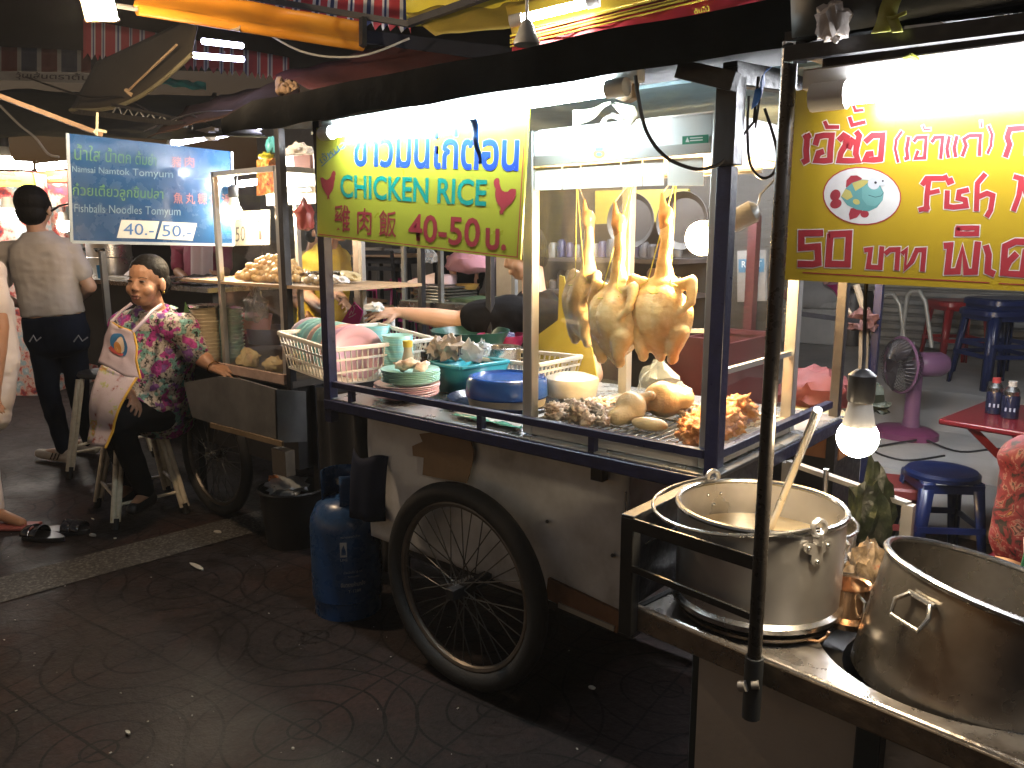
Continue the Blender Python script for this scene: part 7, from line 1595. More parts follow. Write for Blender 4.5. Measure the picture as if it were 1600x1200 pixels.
# ================================================================ people
skin_m = pm('skin_tan', (.38, .20, .115), .5, 0, .22, 14, sss=.1, rvar=.08, bump=.12, bscale=90); skin_l = pm('skin_light', (.50, .31, .21), .45, 0, .15, 9, sss=.12, rvar=.06)
hairm = pm('black_hair', (.006, .005, .0045), .6, 0, .3, 60, bump=.35, bscale=130, spec=.12); VW = V((DV[0], DV[1], 0)); RW = V((RV[0], RV[1], 0)); UP = V((0, 0, 1))
def hand_prims(wr, d_, nrm, side, curl=.35, spread=.0, s=1.):
    d_, nrm = V(d_).normalized(), V(nrm).normalized(); lat = d_.cross(nrm).normalized() * side; P = []
    L = (.9, 1.0, .95, .75)
    for i in range(4):
        k = wr + d_ * .078 * s + lat * (i - 1.5) * .0195 * s; P.append(('c', wr + lat * (i - 1.5) * .012 * s, k, .014 * s, .0105 * s))
        dd = (d_ + lat * (i - 1.5) * (.10 + spread)).normalized(); a = curl; d1 = (dd * math.cos(a) - nrm * math.sin(a)); d2 = (dd * math.cos(a * 2.2) - nrm * math.sin(a * 2.2))
        m_ = k + d1 * .042 * L[i] * s; P += [('c', k, m_, .0095 * s, .0085 * s), ('c', m_, m_ + d2 * .038 * L[i] * s, .0085 * s, .0068 * s)]
    b = wr + d_ * .02 * s - lat * .022 * s; t1 = b + (d_ * .7 - lat * .75 - nrm * .2).normalized() * .042 * s; P += [('c', b, t1, .0135 * s, .0105 * s), ('c', t1, t1 + (d_ * .95 - lat * .3 - nrm * .2).normalized() * .034 * s, .0105 * s, .008 * s)]
    return P
def head_parts(c, f, u, s=1.):
    f = V(f).normalized(); u = V(u).normalized(); x = f.cross(u).normalized(); u = x.cross(f); M3 = Matrix((x, f, u)).transposed() * s; T = lambda p: c + M3 @ V(p); Rt = Matrix((x, f, u)).transposed()
    e = lambda p, r: ('e', T(p), tuple(q * s for q in r), Rt)
    P = [e((0, -.012, .03), (.076, .092, .084)), e((0, .028, -.03), (.064, .062, .082)), e((0, .042, -.078), (.046, .037, .033)), ('c', T((0, .086, .004)), T((0, .097, -.026)), .0075 * s, .0115 * s), e((0, .090, -.033), (.0185, .010, .0085)), e((.037, .054, -.036), (.028, .028, .03)), e((-.037, .054, -.036), (.028, .028, .03)),
         e((0, .062, .022), (.046, .016, .018)), e((0, .084, -.060), (.022, .011, .006)), e((0, .082, -.069), (.019, .011, .006)), e((.079, -.004, -.012), (.011, .021, .031)), e((-.079, -.004, -.012), (.011, .021, .031))]
    return P, T, Rt
def person(name, label, J, shirt, trousers, sk=skin_m, vox=.006, sleeve=.55, hair='short', belly=1., group=None, girth=1., face=False, shoes=None, hands=(None, None), fat=1., legs_clothed=1., hem0=-.22, thigh=.094):
    base = J['hipL'].lerp(J['hipR'], .5); t = thing(name, label, 'person', (base.x, base.y, max(0., min(J['ankL'].z, J['ankR'].z) - .08)), group)
    nk, pv = J['neck'], base; xr = (J['shR'] - J['shL']).normalized(); up = (nk - pv).normalized(); fw = up.cross(xr).normalized(); xr = fw.cross(up); Rt = Matrix((xr, fw, up)).transposed()
    def torso(g, k0=-.3, k1=2.):
        L = (nk - pv).length; q = lambda k, rx, ry, f=0.: (pv + up * (L * k) + fw * f, rx * girth + g, ry * girth + g); bf = .03 * (belly - 1) * 2.4
        rg = [q(-.22, .10, .09), q(-.16, .150, .115), q(0, .172, .125 + .02 * (belly - 1)), q(.2, .158, .118 * (.4 + .6 * belly), bf), q(.4, .155, .115 * (.5 + .5 * belly), bf), q(.58, .160, .116 * (.7 + .3 * belly), bf * .7), q(.76, .168, .112), q(.90, .150, .088), q(.98, .085, .066), q(1.03, .060, .056)]
        ks = [-.22, -.16, 0, .2, .4, .58, .76, .90, .98, 1.03]; rg = [r_ for r_, k in zip(rg, ks) if k0 <= k <= k1]
        return [('l', rg, Rt)] + ([] if k1 < 1 else [('c', J['shL'], J['shL'].lerp(J['shR'], .5), .060 * girth + g, .07 * girth + g), ('c', J['shR'], J['shL'].lerp(J['shR'], .5), .060 * girth + g, .07 * girth + g)])
    hp, T, Rh = head_parts(J['head'], J['fwd'], J.get('hup', UP), J.get('hs', 1.))
    B = torso(-.004) + hp + [('c', T((0, -.025, -.05)), nk.lerp(pv, .04), .05, .056)]
    for s, k in (('L', -1), ('R', 1)):
        sh, el, wr = J['sh' + s], J['el' + s], J['wr' + s]; B += [('c', sh, el, .047 * fat, .039 * fat), ('c', el, el.lerp(wr, .4), .039 * fat, .036 * fat), ('c', el.lerp(wr, .4), wr, .036 * fat, .024)]
        hd = hands[0 if s == 'L' else 1]; d_ = (wr - el).normalized()
        if hd: B += hand_prims(wr, *hd)
        else: B += hand_prims(wr, d_, d_.orthogonal(), k)
        hi, kn, an, to = J['hip' + s], J['kne' + s], J['ank' + s], J['toe' + s]; B += [('c', hi, kn, .078, .052), ('c', kn, kn.lerp(an, .35), .050, .05), ('c', kn.lerp(an, .35), an, .05, .034), ('c', an, to, .034, .026)]
    link_mesh('body', blob(B, vox, 2), sk, t)
    S = torso(.012, hem0)
    for s in 'LR': sh, el = J['sh' + s], J['el' + s]; S += [('c', sh, sh.lerp(el, sleeve), .062 * fat, .063 * fat)]
    if J.get('hem'): S += J['hem']
    link_mesh('shirt', blob(S, .009, 3, lambda p: noise.noise_vector(p * 9) * .006 + noise.noise_vector(V((p.x * 20, p.y * 20, p.z * 34))) * .0035), shirt, t)
    Q = torso(.007, -.3, .25)
    for s in 'LR':
        hi, kn, an = J['hip' + s], J['kne' + s], J['ank' + s]; Q += [('c', hi, kn, thigh, thigh * .74), ('c', kn, kn.lerp(an, .4), .066, .062), ('c', kn.lerp(an, .4), kn.lerp(an, .93 * legs_clothed), .062, .052)]
    link_mesh('trousers', blob(Q, .011, 3, lambda p: noise.noise_vector(p * 12) * .006), trousers, t)
    if hair:
        e = lambda p, r: ('e', T(p), tuple(q * J.get('hs', 1.) for q in r), Rh)
        H = {'short': [e((0, -.020, .036), (.087, .100, .090)), e((0, -.046, -.03), (.074, .066, .066)), e((.066, .012, .012), (.022, .035, .045)), e((-.066, .012, .012), (.022, .035, .045))], 'bun': [e((0, -.025, .047), (.0835, .095, .083)), e((0, -.066, -.02), (.066, .045, .06)), e((0, -.135, -.015), (.042, .038, .045)), e((.064, -.042, .004), (.020, .036, .045)), e((-.064, -.042, .004), (.020, .036, .045))]}[hair]
        link_mesh('hair', blob(H, .005, 2, lambda p: noise.noise_vector(p * 70) * .0015), hairm, t)
    if face:
        for k in (-1, 1):
            m = MB(); m.ell(T((k * .030, .0835, .004)), (.0150, .0055, .0048), Rh, 12, 8); m.build('eye', pm('eye_dark', (.03, .02, .016), .15), t)
            m = MB(); m.tube([T((k * .014, .0875, .019)), T((k * .032, .085, .025)), T((k * .050, .073, .019))], [.0016, .0024, .0012], 6); m.build('eyebrow', pm('brow', (.035, .022, .016), .6), t)
        m = MB(); m.tube([T((-.021, .080, -.0665)), T((-.010, .0915, -.0605)), T((0, .0935, -.0612)), T((.010, .0915, -.0605)), T((.021, .080, -.0665))], [.002, .004, .0042, .004, .002], 8); m.build('upper_lip', pm('lips_brown', (.17, .06, .05), .5), t)
        m = MB(); m.tube([T((-.020, .079, -.068)), T((-.009, .0895, -.0735)), T((0, .0915, -.0745)), T((.009, .0895, -.0735)), T((.020, .079, -.068))], [.002, .0045, .005, .0045, .002], 8); m.build('lower_lip', pm('lips_brown', (.17, .06, .05)), t)
        m = MB(); m.ell(T((0, .0895, -.0672)), (.016, .004, .0035), Rh, 12, 6)
        for k in (-1, 1): m.ell(T((k * .0065, .1005, -.0375)), (.0035, .0035, .0025), Rh, 8, 6)
        m.build('mouth_line', pm('mouth_dark', (.02, .008, .007), .6), t)
    if shoes:
        for s in 'LR':
            an, to = J['ank' + s], J['toe' + s]; d_ = (to - an); d_.z = 0; d_.normalize(); a = V((an.x, an.y, an.z - .035)) - d_ * .035; b_ = V((to.x, to.y, an.z - .035)) + d_ * .02
            q = link_mesh('shoe', blob([('c', a, a.lerp(b_, .5) , .040, .040), ('c', a.lerp(b_, .5), b_, .040, .032), ('c', a + UP * .03, a.lerp(b_, .3) + UP * .03, .036, .034)], .006, 2), shoes, t)
            for v in q.data.vertices:
                if v.co.z + woff(t).z < .004: v.co.z = .004 - woff(t).z
    t['_T'] = 0; del t['_T']
    return t, T, Rh
# ---- seated woman
def floral():
    m, nt, out = new_mat('floral_blouse'); b = nt.nodes.new('ShaderNodeBsdfPrincipled'); b.inputs['Roughness'].default_value = .75; nt.links.new(b.outputs[0], out.inputs[0])
    base = ramp(nt, noise_node(nt, 55, 4, .7).outputs['Fac'], [(.40, (.05, .045, .04)), (.46, (.38, .34, .30)), (.6, (.52, .48, .44))])
    def layer(prev, scale, lo, hi, col, loc):
        n = noise_node(nt, scale, 2, .5); mp = nt.nodes.new('ShaderNodeMapping'); mp.inputs['Location'].default_value = loc; tc = nt.nodes.new('ShaderNodeTexCoord'); nt.links.new(tc.outputs['Object'], mp.inputs[0]); nt.links.new(mp.outputs[0], n.inputs['Vector'])
        r = ramp(nt, n.outputs['Fac'], [(lo, (0, 0, 0)), (hi, (1, 1, 1))]); mx = nt.nodes.new('ShaderNodeMixRGB'); nt.links.new(r.outputs[0], mx.inputs[0]); nt.links.new(prev, mx.inputs[1])
        n2 = noise_node(nt, scale * 4, 3, .6); c2 = ramp(nt, n2.outputs['Fac'], [(.4, tuple(q * .55 for q in col)), (.6, col)]); nt.links.new(c2.outputs[0], mx.inputs[2]); return mx.outputs[0]
    c = layer(base.outputs[0], 19, .54, .57, (.20, .42, .38), (3, 1, 0)); c = layer(c, 16, .54, .57, (.46, .05, .30), (7, 4, 2)); c = layer(c, 42, .60, .65, (.03, .03, .035), (1, 9, 5)); c = layer(c, 18, .60, .63, (.26, .10, .36), (11, 2, 8))
    nt.links.new(c, b.inputs[0]); return m
W = {'head': PD(229, 440, 4.06), 'fwd': -VW * .97 - RW * .14 + UP * .02, 'hs': 1.08, 'hup': UP + RW * .06, 'neck': PD(243, 486, 4.12), 'shL': PD(287, 514, 4.06), 'shR': PD(195, 510, 4.16), 'elL': PD(316, 562, 3.98), 'wrL': PD(330, 580, 3.98),
     'elR': PD(182, 583, 4.2), 'wrR': PD(205, 618, 3.98), 'hipL': PD(262, 640, 4.22), 'hipR': PD(228, 632, 4.36), 'kneL': PD(182, 655, 3.86), 'kneR': PD(168, 640, 4.05), 'ankL': PD(228, 772, 4.1), 'ankR': PD(205, 760, 4.25), 'toeL': PD(210, 790, 3.98), 'toeR': PD(186, 776, 4.1)}
W['hem'] = [('c', W['hipL'] + UP * .03, W['hipL'].lerp(W['kneL'], .45) + UP * .04, .115, .10), ('c', W['hipR'] + UP * .03, W['hipR'].lerp(W['kneR'], .4) + UP * .04, .11, .09)]
W['wrL'] = PD(333, 574, 4.02); W['elL'] = PD(312, 556, 4.08)
blouse = floral(); black_tr = pm('black_trousers', (.008, .008, .009), .95, 0, .3, 10, spec=.08)
wt, T, Rh = person('person', 'seated woman with dark hair in a bun wearing a floral blouse and pink apron', W, blouse, black_tr, skin_m, .0052, .75, 'bun', 1.5, None, 1.22, True, pm('black_shoe', (.01, .01, .011), .5), thigh=.112, hands=((RW * .9 - VW * .35 - UP * .18, UP * .9 - VW * .3, 1, .3, .12), None), fat=1.2)
# collar, straps, apron
m = MB(); nk = W['neck']
ring_ = [nk + V((0, 0, .012)) + (RW * math.cos(a) * .078 - VW * math.sin(a) * .07) + UP * (.03 * math.cos(a) * .6 - .03 * max(0, math.sin(a))) for a in [2 * math.pi * k / 24 + R(105) for k in range(23)]]
for p, q in zip(ring_, ring_[1:]):
    o1, o2 = (p - nk) * .42 - UP * .03, (q - nk) * .42 - UP * .03; m.poly([p, q, q + o2, p + o1])
m.build('collar', blouse, wt, solid=.004)
apr = pm('apron_pink', (.48, .39, .43), .75, 0, .18, 9, bump=.15, bscale=20); pip = pm('apron_piping', (.60, .34, .04), .6)
def ap(u, v):
    tl_, tr, br, bl = PD(173, 502, 3.93), PD(210, 519, 3.84), PD(217, 592, 3.80), PD(153, 566, 3.84); p = tl_.lerp(tr, u).lerp(bl.lerp(br, u), v); return p - VW * .03 * math.sin(math.pi * u) + V((0, 0, 0)) + noise.noise_vector(V((u * 3, v * 3, 4))) * .012
m = MB(); m.grid(ap, 16, 16); apo = m.build('apron', apr, wt, solid=.003)
def ap2(u, v):
    tl_, tr, br, bl = PD(158, 570, 3.84), PD(214, 590, 3.79), PD(162, 700, 3.70), PD(136, 692, 3.80); tr2 = PD(190, 618, 3.74); p = tl_.lerp(tr, u).lerp(bl.lerp(br, u), v); return p - VW * (.05 * math.sin(math.pi * min(1, v * 1.3)) ) + RW * .02 * math.sin(u * 9) * v
m = MB(); m.grid(ap2, 16, 18); m.build('apron_skirt', pm('apron_print', (.55, .42, .42), .75, 0, .3, 14, stops=[(.36, (.25, .06, .05)), (.42, (.44, .36, .38)), (.58, (.48, .40, .43)), (.62, (.35, .40, .16)), (.66, (.5, .22, .06)), (.70, (.48, .39, .43))]), wt, solid=.003)
m = MB(); m.tube([ap(0, 0), ap(.5, 0), ap(1, 0), ap(1, .3), ap(1, .6), ap(1, 1)], .0055, 6); m.tube([ap2(1, k / 8) for k in range(9)], .006, 6); m.build('apron_piping', pip, wt)
m = MB(); m.tube([ap(.02, 0), PD(190, 486, 3.96), PD(206, 474, 3.98)], .008, 6); m.tube([ap(.98, 0), PD(224, 502, 3.86), PD(238, 486, 3.93), PD(252, 476, 4.02)], .009, 6); m.build('apron_strap', apr, wt)
fnl = lambda u, v, d=.006: ap(u, v) - VW * d - RW * d * .4
def aell(cu, cv, ru, rv, d, a0=0, a1=360, n=20): return [fnl(cu + ru * math.cos(R(a0 + (a1 - a0) * k / n)), cv + rv * math.sin(R(a0 + (a1 - a0) * k / n)), d) for k in range(n + (0 if a1 - a0 == 360 else 1))]
for nm_, pts, mt_ in (('badge_ring', aell(.55, .36, .27, .25, .006), pm('badge_blue', (.03, .14, .32), .5)), ('badge_centre', aell(.62, .34, .13, .17, .0075), pm('badge_cream', (.60, .48, .36), .5)), ('badge_figure', aell(.55, .42, .12, .12, .009), pm('badge_orange', (.55, .24, .06), .5)), ('badge_ribbon', [fnl(u, v, .0095) for u, v in ((.24, .54), (.42, .6), (.66, .58), (.72, .50), (.5, .52), (.34, .46))], pm('badge_red', (.5, .08, .07), .5))):
    m = MB(); m.poly(pts); m.build(nm_, mt_, wt)
gold = pm('gold', (.55, .33, .07), .25, 1)
m = MB(); wr = W['wrL']; d_ = (wr - W['elL']).normalized(); rot = frame(d_); m.tube([wr + d_ * .0 + rot @ V((math.cos(a) * .033, math.sin(a) * .033, 0)) for a in [2 * math.pi * k / 24 for k in range(24)]], .003, 6, closed=True); m.build('bracelet', gold, wt)
m = MB(); m.ell(T((.083, -.004, -.045)), .006, None, 10, 6); m.ell(T((-.083, -.004, -.045)), .006, None, 10, 6); m.build('earring', gold, wt)
# stool she sits on
stm = pm('chipped_cream_paint', (.42, .36, .26), .6, 0, .5, 22, bump=.2, stops=[(.26, (.16, .12, .085)), (.38, (.58, .51, .38)), (.65, (.70, .63, .49))])
def tall_stool(name, feet, zs, label):
    c = sum(feet, V()) / 4; t = thing(name, label, 'stool', (c.x, c.y, 0)); tops = [V((c.x + (f.x - c.x) * .56, c.y + (f.y - c.y) * .56, zs)) for f in feet]
    for f, p in zip(feet, tops):
        l_ = thing('leg', None, None, tuple(f - t.location)); l_.parent = t; s_ = (tops[0] - tops[1]).normalized() * .011
        m = MB(); f2 = f.lerp(p, .08); m.tube([f2 + s_ * 1.15, p + s_ * 1.15], .0145, 10); m.tube([f2 - s_ * 1.15, p - s_ * 1.15], .0145, 10); m.build('leg_tube', stm, l_); m = MB(); m.tube([f, f.lerp(p, .12)], .020, 10); m.build('rubber_foot', rubber, l_)
    m = MB(); q = lambda i, k: feet[i].lerp(tops[i], k)
    for i in range(4):
        j = (i + 1) % 4; m.tube([q(i, .26 + .06 * (i % 2)), q(j, .26 + .06 * (i % 2))], .009, 8)
    m.build('stretcher', stm, t); m = MB(); m.lathe([(0, zs), (.16, zs), (.17, zs + .012), (.16, zs + .03), (0, zs + .034)], (c.x, c.y, 0), 30); m.build('seat', pm('seat_dark', (.03, .025, .022), .5), t)
zst = W['hipL'].z - .115
f0, f1, f2, f3 = PZ(180, 828, 0), PZ(292, 802, 0), PZ(264, 772, 0), PZ(152, 792, 0); tall_stool('tall_stool', [f0, f1, f2, f3], zst, 'tall stool of chipped cream metal tubes under the seated woman')
g0, g1 = PZ(108, 748, 0), PZ(170, 735, 0); tall_stool('tall_stool', [g0, g1, g1 + V((-.1, .36, 0)), g0 + V((-.1, .36, 0))], .62, 'second chipped metal stool behind the apron of the seated woman')
# ---- standing man, back turned
D = 5.2
Mn = {'hs': 1.17, 'head': PD(52, 326, D), 'fwd': VW * .9 - RW * .25 - UP * .08, 'neck': PD(60, 366, D), 'shL': PD(8, 396, D + .02), 'shR': PD(108, 390, D + .05), 'elL': PD(-4, 462, D), 'elR': PD(140, 448, D + .05), 'wrL': PD(30, 476, D + .24), 'wrR': PD(120, 470, D + .3),
      'hipL': PD(66, 522, D), 'hipR': PD(112, 522, D + .05), 'kneL': PD(76, 612, D - .04), 'kneR': PD(122, 612, D + .1), 'ankL': PD(102, 706, D + .02), 'ankR': PD(142, 700, D + .25), 'toeL': PD(66, 714, D + .1), 'toeR': PD(106, 708, D + .35)}
Mn['ankL'].z = .085; Mn['ankR'].z = .085; Mn['toeL'].z = .05; Mn['toeR'].z = .05
grey_t = pm('grey_tshirt', (.42, .39, .36), .85, 0, .15, 6, bump=.2, bscale=18); jeans = pm('navy_jeans', (.010, .015, .030), .9, 0, .35, 9, bump=.1, spec=.1); sneak = pm('cream_sneaker', (.55, .48, .40), .6, 0, .15, 20)
mt_, T2, _ = person('person', 'standing man seen from behind in grey T-shirt and navy jeans', Mn, grey_t, jeans, skin_l, .0065, .62, 'short', 1., None, 1.12, False, sneak, fat=1.1, hem0=.1)
m = MB()
for px0_, px1_ in ((46, 64), (115, 137)):
    D_ = D - .19 if px0_ < 100 else D - .16; a_, b_, c_, e_ = PD(px0_, 534, D_), PD(px0_ + (px1_ - px0_) * .35, 524, D_), PD(px0_ + (px1_ - px0_) * .62, 533, D_), PD(px1_, 527, D_); m.tube([a_, b_, c_, e_], .0045, 6)
m.build('pocket_stitching', pm('pale_thread', (.40, .40, .40), .7), mt_)
m = MB(); an, to = Mn['ankL'], Mn['toeL']; d_ = (to - an); d_.z = 0; d_.normalize(); sd = -VW
for k in (.02, .05, .08): m.tube([an + d_ * k + sd * .046 + UP * -.005, an + d_ * (k + .03) + sd * .046 - UP * .05], .004, 5)
m.build('shoe_stripes', pm('stripe_brown', (.05, .03, .025), .6), mt_)
# ---- person in white cut by the left edge
D = 4.05
Lp = {'head': PD(-61, 330, D), 'fwd': VW, 'neck': PD(-56, 390, D), 'shL': PD(-111, 420, D), 'shR': PD(-13, 425, D), 'elL': PD(-126, 520, D), 'elR': PD(1, 510, D - .05), 'wrL': PD(-121, 600, D), 'wrR': PD(-5, 600, D - .1), 'hipL': PD(-81, 590, D), 'hipR': PD(-33, 590, D), 'kneL': PD(-76, 690, D), 'kneR': PD(-31, 690, D), 'ankL': PD(-61, 785, D), 'ankR': PD(-11, 785, D), 'toeL': PD(-31, 800, D - .08), 'toeR': PD(31, 797, D - .05)}
for k in ('ankL', 'ankR'): Lp[k].z = .07
for k in ('toeL', 'toeR'): Lp[k].z = .03
Lp['hem'] = [('c', PD(-9, 480, D), PD(-3, 560, D), .09, .10), ('c', PD(-3, 560, D), PD(-11, 650, D), .10, .085)]
lp_, _, _ = person('person', 'person in loose white clothes cut off by the left edge', Lp, pm('white_linen', (.62, .56, .54), .85, 0, .12, 8, bump=.3, bscale=14), pm('white_linen', (.6, .5, .5)), skin_m, .008, .6, 'short')
m = MB(); a_ = Lp['toeR']; m.box(V((a_.x, a_.y, .011)) - RW * .07, (.30, .11, .018), Matrix.Rotation(math.atan2(RW.y, RW.x), 3, 'Z')); m.build('sandal_sole', pm('sandal_red', (.25, .06, .05), .6), lp_, bevel=.006)
# ---- vendor in black reaching over the counter
Bv = {'head': PY(818, 396, 2.86), 'fwd': -RW * .9 - VW * .3 - UP * .3, 'neck': PY(836, 462, 2.84), 'shR': PY(800, 490, 2.72), 'shL': PY(900, 500, 2.88), 'elR': PY(716, 502, 2.58), 'wrR': PY(622, 488, 2.40), 'elL': PY(925, 585, 2.75), 'wrL': PY(890, 640, 2.62), 'hipR': PY(818, 690, 2.88), 'hipL': PY(872, 690, 2.93), 'kneR': PY(842, 800, 2.85), 'kneL': PY(895, 800, 2.9), 'ankR': PY(842, 900, 2.9), 'ankL': PY(895, 900, 2.95), 'toeR': PY(825, 910, 2.8), 'toeL': PY(880, 910, 2.85)}
Bv['hem'] = [('c', Bv['shR'], Bv['shR'].lerp(Bv['elR'], .66), .085, .080), ('c', Bv['shR'].lerp(Bv['elR'], .2) - UP * .05, Bv['shR'].lerp(Bv['elR'], .6) - UP * .035, .08, .06)]
blk_t = pm('black_tshirt', (.006, .006, .007), .95, 0, .2, 10, bump=.15, spec=.08)
bv_, _, _ = person('person', 'vendor in black T-shirt and yellow apron reaching an arm over the crockery', Bv, blk_t, black_tr, skin_l, .0052, .5, 'short', hands=(None, (-RW * .95 - VW * .32 - UP * .02, UP * .8 - VW * .5, 1, .22, .06)), fat=1.22)
yap = pm('yellow_apron_m2', (.50, .40, .02), .5, 0, .2, 8, bump=.15); ya_ = Bv['neck'].y - .17
m = MB(); m.poly([PY(x, y, ya_) for x, y in ((874, 430), (881, 432), (893, 500), (925, 545), (940, 640), (842, 640), (838, 525), (872, 500))], .006, (0, -1, 0)); m.build('apron', yap, bv_)
# ---- vendor in yellow between the carts
Yv = {'head': PY(528, 345, 3.02), 'fwd': RW * .9 - VW * .3 - UP * .3, 'neck': PY(512, 385, 3.05), 'shR': PY(488, 408, 2.95), 'shL': PY(530, 404, 3.2), 'elR': PY(480, 462, 2.88), 'wrR': PY(506, 486, 2.70), 'elL': PY(515, 448, 2.95), 'wrL': PY(538, 470, 2.72), 'hipR': PY(488, 530, 3.05), 'hipL': PY(515, 530, 3.1), 'kneR': PY(488, 640, 3.05), 'kneL': PY(515, 640, 3.1), 'ankR': PY(488, 740, 3.05), 'ankL': PY(515, 740, 3.1), 'toeR': PY(500, 750, 3.0), 'toeL': PY(528, 750, 3.0)}
person('person', 'vendor in a yellow shirt working between the two carts', Yv, pm('yellow_shirt', (.55, .38, .03), .8, 0, .2, 8, bump=.2), black_tr, skin_m, .007, .45, 'short')
Ov = {k: (v + V((-.50, .25, -.06)) if isinstance(v, V) and k not in ('fwd',) else v) for k, v in Yv.items()}
person('person', 'vendor in an olive yellow shirt half hidden behind the fish balls', Ov, pm('olive_shirt', (.34, .30, .10), .8, 0, .2, 8), black_tr, skin_m, .009, .45, 'short')
# ---- vendor in maroon with clear apron
Mv = {'head': PY(318, 330, 3.5), 'fwd': -VW, 'neck': PY(316, 365, 3.5), 'shR': PY(280, 385, 3.5), 'shL': PY(350, 385, 3.5), 'elR': PY(278, 425, 3.42), 'wrR': PY(290, 434, 3.3), 'elL': PY(352, 425, 3.42), 'wrL': PY(340, 428, 3.3), 'hipR': PY(300, 480, 3.5), 'hipL': PY(335, 480, 3.5), 'kneR': PY(300, 560, 3.5), 'kneL': PY(335, 560, 3.5), 'ankR': PY(300, 640, 3.5), 'ankL': PY(335, 640, 3.5), 'toeR': PY(300, 650, 3.4), 'toeL': PY(335, 650, 3.4)}
mv_, _, _ = person('person', 'vendor in a maroon shirt and clear plastic apron behind the foil tray', Mv, pm('maroon_shirt', (.20, .02, .06), .8, 0, .2, 8), black_tr, skin_m, .009, .75, 'short')
m = MB(); m.grid(lambda u, v: PY(302 + 38 * u, 385 + 70 * v, 3.34) + V((0, -.02 * math.sin(u * 14) - .02, 0)), 20, 6); m.build('plastic_apron', bagmat('clear_apron', (.7, .68, .7), .35), mv_)
# ---- waiter far inside, trousers and arm visible
D = 6.4
Wt = {'head': PD(722, 268, D), 'fwd': VW + RW * .4, 'neck': PD(722, 305, D), 'shR': PD(752, 322, D), 'shL': PD(700, 322, D), 'elR': PD(752, 380, D), 'wrR': PD(745, 425, D - .1), 'elL': PD(700, 385, D - .05), 'wrL': PD(710, 436, D - .16), 'hipR': PD(733, 430, D), 'hipL': PD(710, 430, D), 'kneR': PD(733, 490, D), 'kneL': PD(710, 490, D), 'ankR': PD(733, 548, D), 'ankL': PD(710, 548, D), 'toeR': PD(736, 555, D + .1), 'toeL': PD(712, 555, D + .1)}
person('person', 'waiter in black trousers standing far inside the dining area', Wt, blk_t, black_tr, skin_m, .010, .5, 'short')
# ---- woman in red at the right edge
D = 1.95
def redprint():
    m, nt, out = new_mat('red_batik'); b = nt.nodes.new('ShaderNodeBsdfPrincipled'); b.inputs['Roughness'].default_value = .7; nt.links.new(b.outputs[0], out.inputs[0])
    r = ramp(nt, noise_node(nt, 16, 4, .65, dist=1.2).outputs['Fac'], [(.40, (.006, .003, .004)), (.45, (.11, .004, .011)), (.53, (.13, .007, .015)), (.56, (.22, .11, .10)), (.59, (.008, .004, .006)), (.62, (.13, .006, .015)), (.67, (.22, .15, .03)), (.72, (.2, .17, .12))]); nt.links.new(r.outputs[0], b.inputs[0]); return m
Rw = {'head': PD(1690, 560, D), 'fwd': -RW * .9 + VW * .2, 'neck': PD(1690, 650, D), 'shL': PD(1610, 720, D), 'shR': PD(1770, 720, D + .1), 'elL': PD(1583, 868, D - .03), 'wrL': PD(1562, 960, D - .12), 'elR': PD(1780, 870, D), 'wrR': PD(1700, 950, D - .2), 'hipL': PD(1660, 960, D), 'hipR': PD(1730, 960, D), 'kneL': PD(1560, 990, D - .1), 'kneR': PD(1600, 1000, D + .1), 'ankL': PD(1570, 1180, D - .1), 'ankR': PD(1610, 1190, D + .1), 'toeL': PD(1530, 1200, D - .1), 'toeR': PD(1570, 1205, D + .1)}
rw_, _, _ = person('person', 'person in red batik sleeve and green apron cut off by the right edge', Rw, redprint(), black_tr, skin_l, .006, .86, 'short')
m = MB(); m.grid(lambda u, v: PD(1588 + 22 * u + 30 * (1 - v), 800 + 110 * v, D - .17), 3, 6); m.build('apron_edge', pm('green_apron', (.02, .16, .08), .7), rw_, solid=.004); m = MB(); m.grid(lambda u, v: PD(1600 + 120 * u, 840 + 110 * v, D - .16), 6, 6); m.build('apron', pm('pale_apron', (.6, .5, .45), .7), rw_, solid=.004)
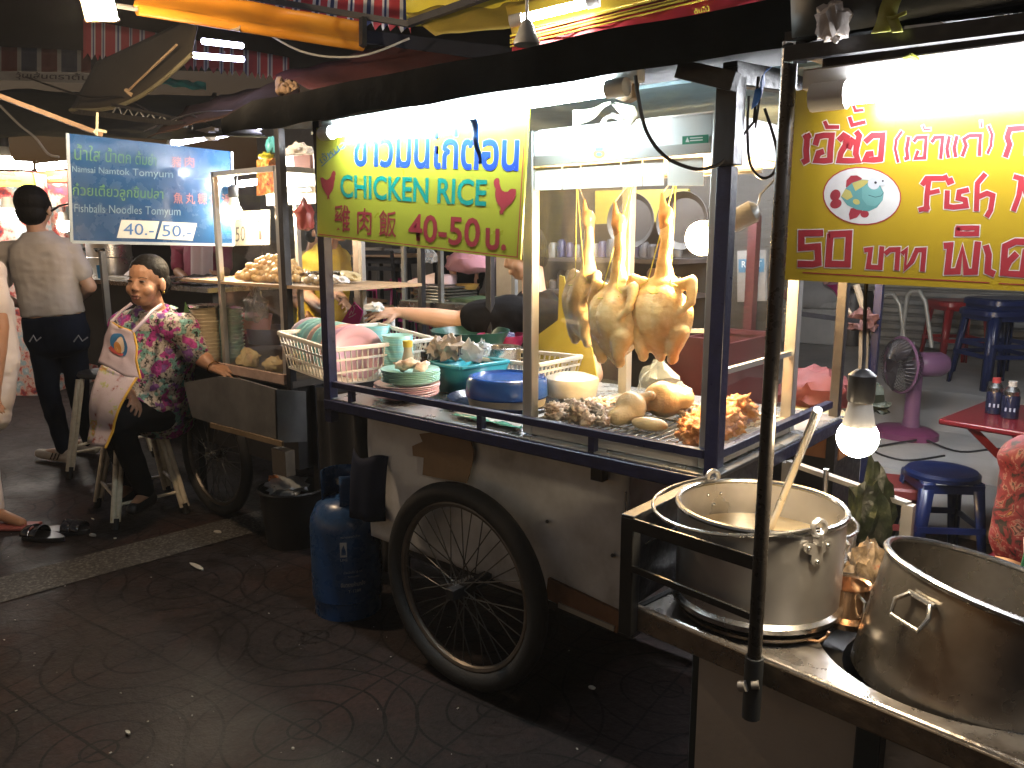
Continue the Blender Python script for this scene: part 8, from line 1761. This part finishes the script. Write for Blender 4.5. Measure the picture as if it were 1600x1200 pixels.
# ================================================================ camera, world, render settings
cd = bpy.data.cameras.new('camera'); cam = bpy.data.objects.new('camera', cd); COL.objects.link(cam); scene.camera = cam
cam.location = EYE; cd.sensor_fit = 'HORIZONTAL'; cd.sensor_width = 36; cd.lens = 36 * F / 1600; cd.clip_start = .05; cd.clip_end = 300
fwd = V((DV[0] * math.cos(PIT), DV[1] * math.cos(PIT), -math.sin(PIT))); rgt = V((RV[0], RV[1], 0)); upv = rgt.cross(fwd)
cam.rotation_euler = Matrix((rgt, upv, -fwd)).transposed().to_euler()
w = bpy.data.worlds.new('World'); scene.world = w; w.use_nodes = True; nt = w.node_tree
bg = nt.nodes['Background']; sky = nt.nodes.new('ShaderNodeTexSky'); sky.sky_type = 'NISHITA'; sky.sun_disc = False; sky.sun_elevation = R(-4); sky.sun_rotation = R(200)
tint = nt.nodes.new('ShaderNodeMixRGB'); tint.blend_type = 'MULTIPLY'; tint.inputs[0].default_value = 1; tint.inputs[2].default_value = (1., .82, .62, 1); nt.links.new(sky.outputs[0], tint.inputs[1]); nt.links.new(tint.outputs[0], bg.inputs[0]); bg.inputs[1].default_value = SKY
sun = bpy.data.lights.new('sun', 'SUN'); sun.energy = .004; sun.angle = R(10); sun.color = (1, .9, .8); so = bpy.data.objects.new('sun', sun); COL.objects.link(so); so.rotation_euler = (R(60), 0, R(20))
vs = scene.view_settings; vs.view_transform = 'Standard'; vs.look = 'None'; vs.exposure = EXPO; vs.gamma = 1; vs.use_curve_mapping = False
scene.cycles.use_adaptive_sampling = True; scene.cycles.adaptive_threshold = .015
scene.cycles.use_denoising = True; scene.cycles.denoiser = 'OPENIMAGEDENOISE'
scene.cycles.max_bounces = 8; scene.cycles.diffuse_bounces = 4; scene.cycles.glossy_bounces = 4; scene.cycles.transparent_max_bounces = 24; scene.cycles.sample_clamp_indirect = 6; scene.cycles.caustics_reflective = False; scene.cycles.caustics_refractive = False
hb_ = MB(); hb_.bx((-31, -11, -1.3), (13, 25, 5.6)); hz_ = hb_.build('haze', None, None, (0, 0, 0)); hz_['kind'] = 'stuff'  # thin haze volume added for a soft glow round the lamps
hm_, hnt, hout = new_mat('haze_air'); pv_ = hnt.nodes.new('ShaderNodeVolumePrincipled'); pv_.inputs['Color'].default_value = (.9, .93, .95, 1); pv_.inputs['Density'].default_value = HAZE; pv_.inputs['Anisotropy'].default_value = .35; hnt.links.new(pv_.outputs[0], hout.inputs['Volume']); hz_.data.materials.append(hm_)
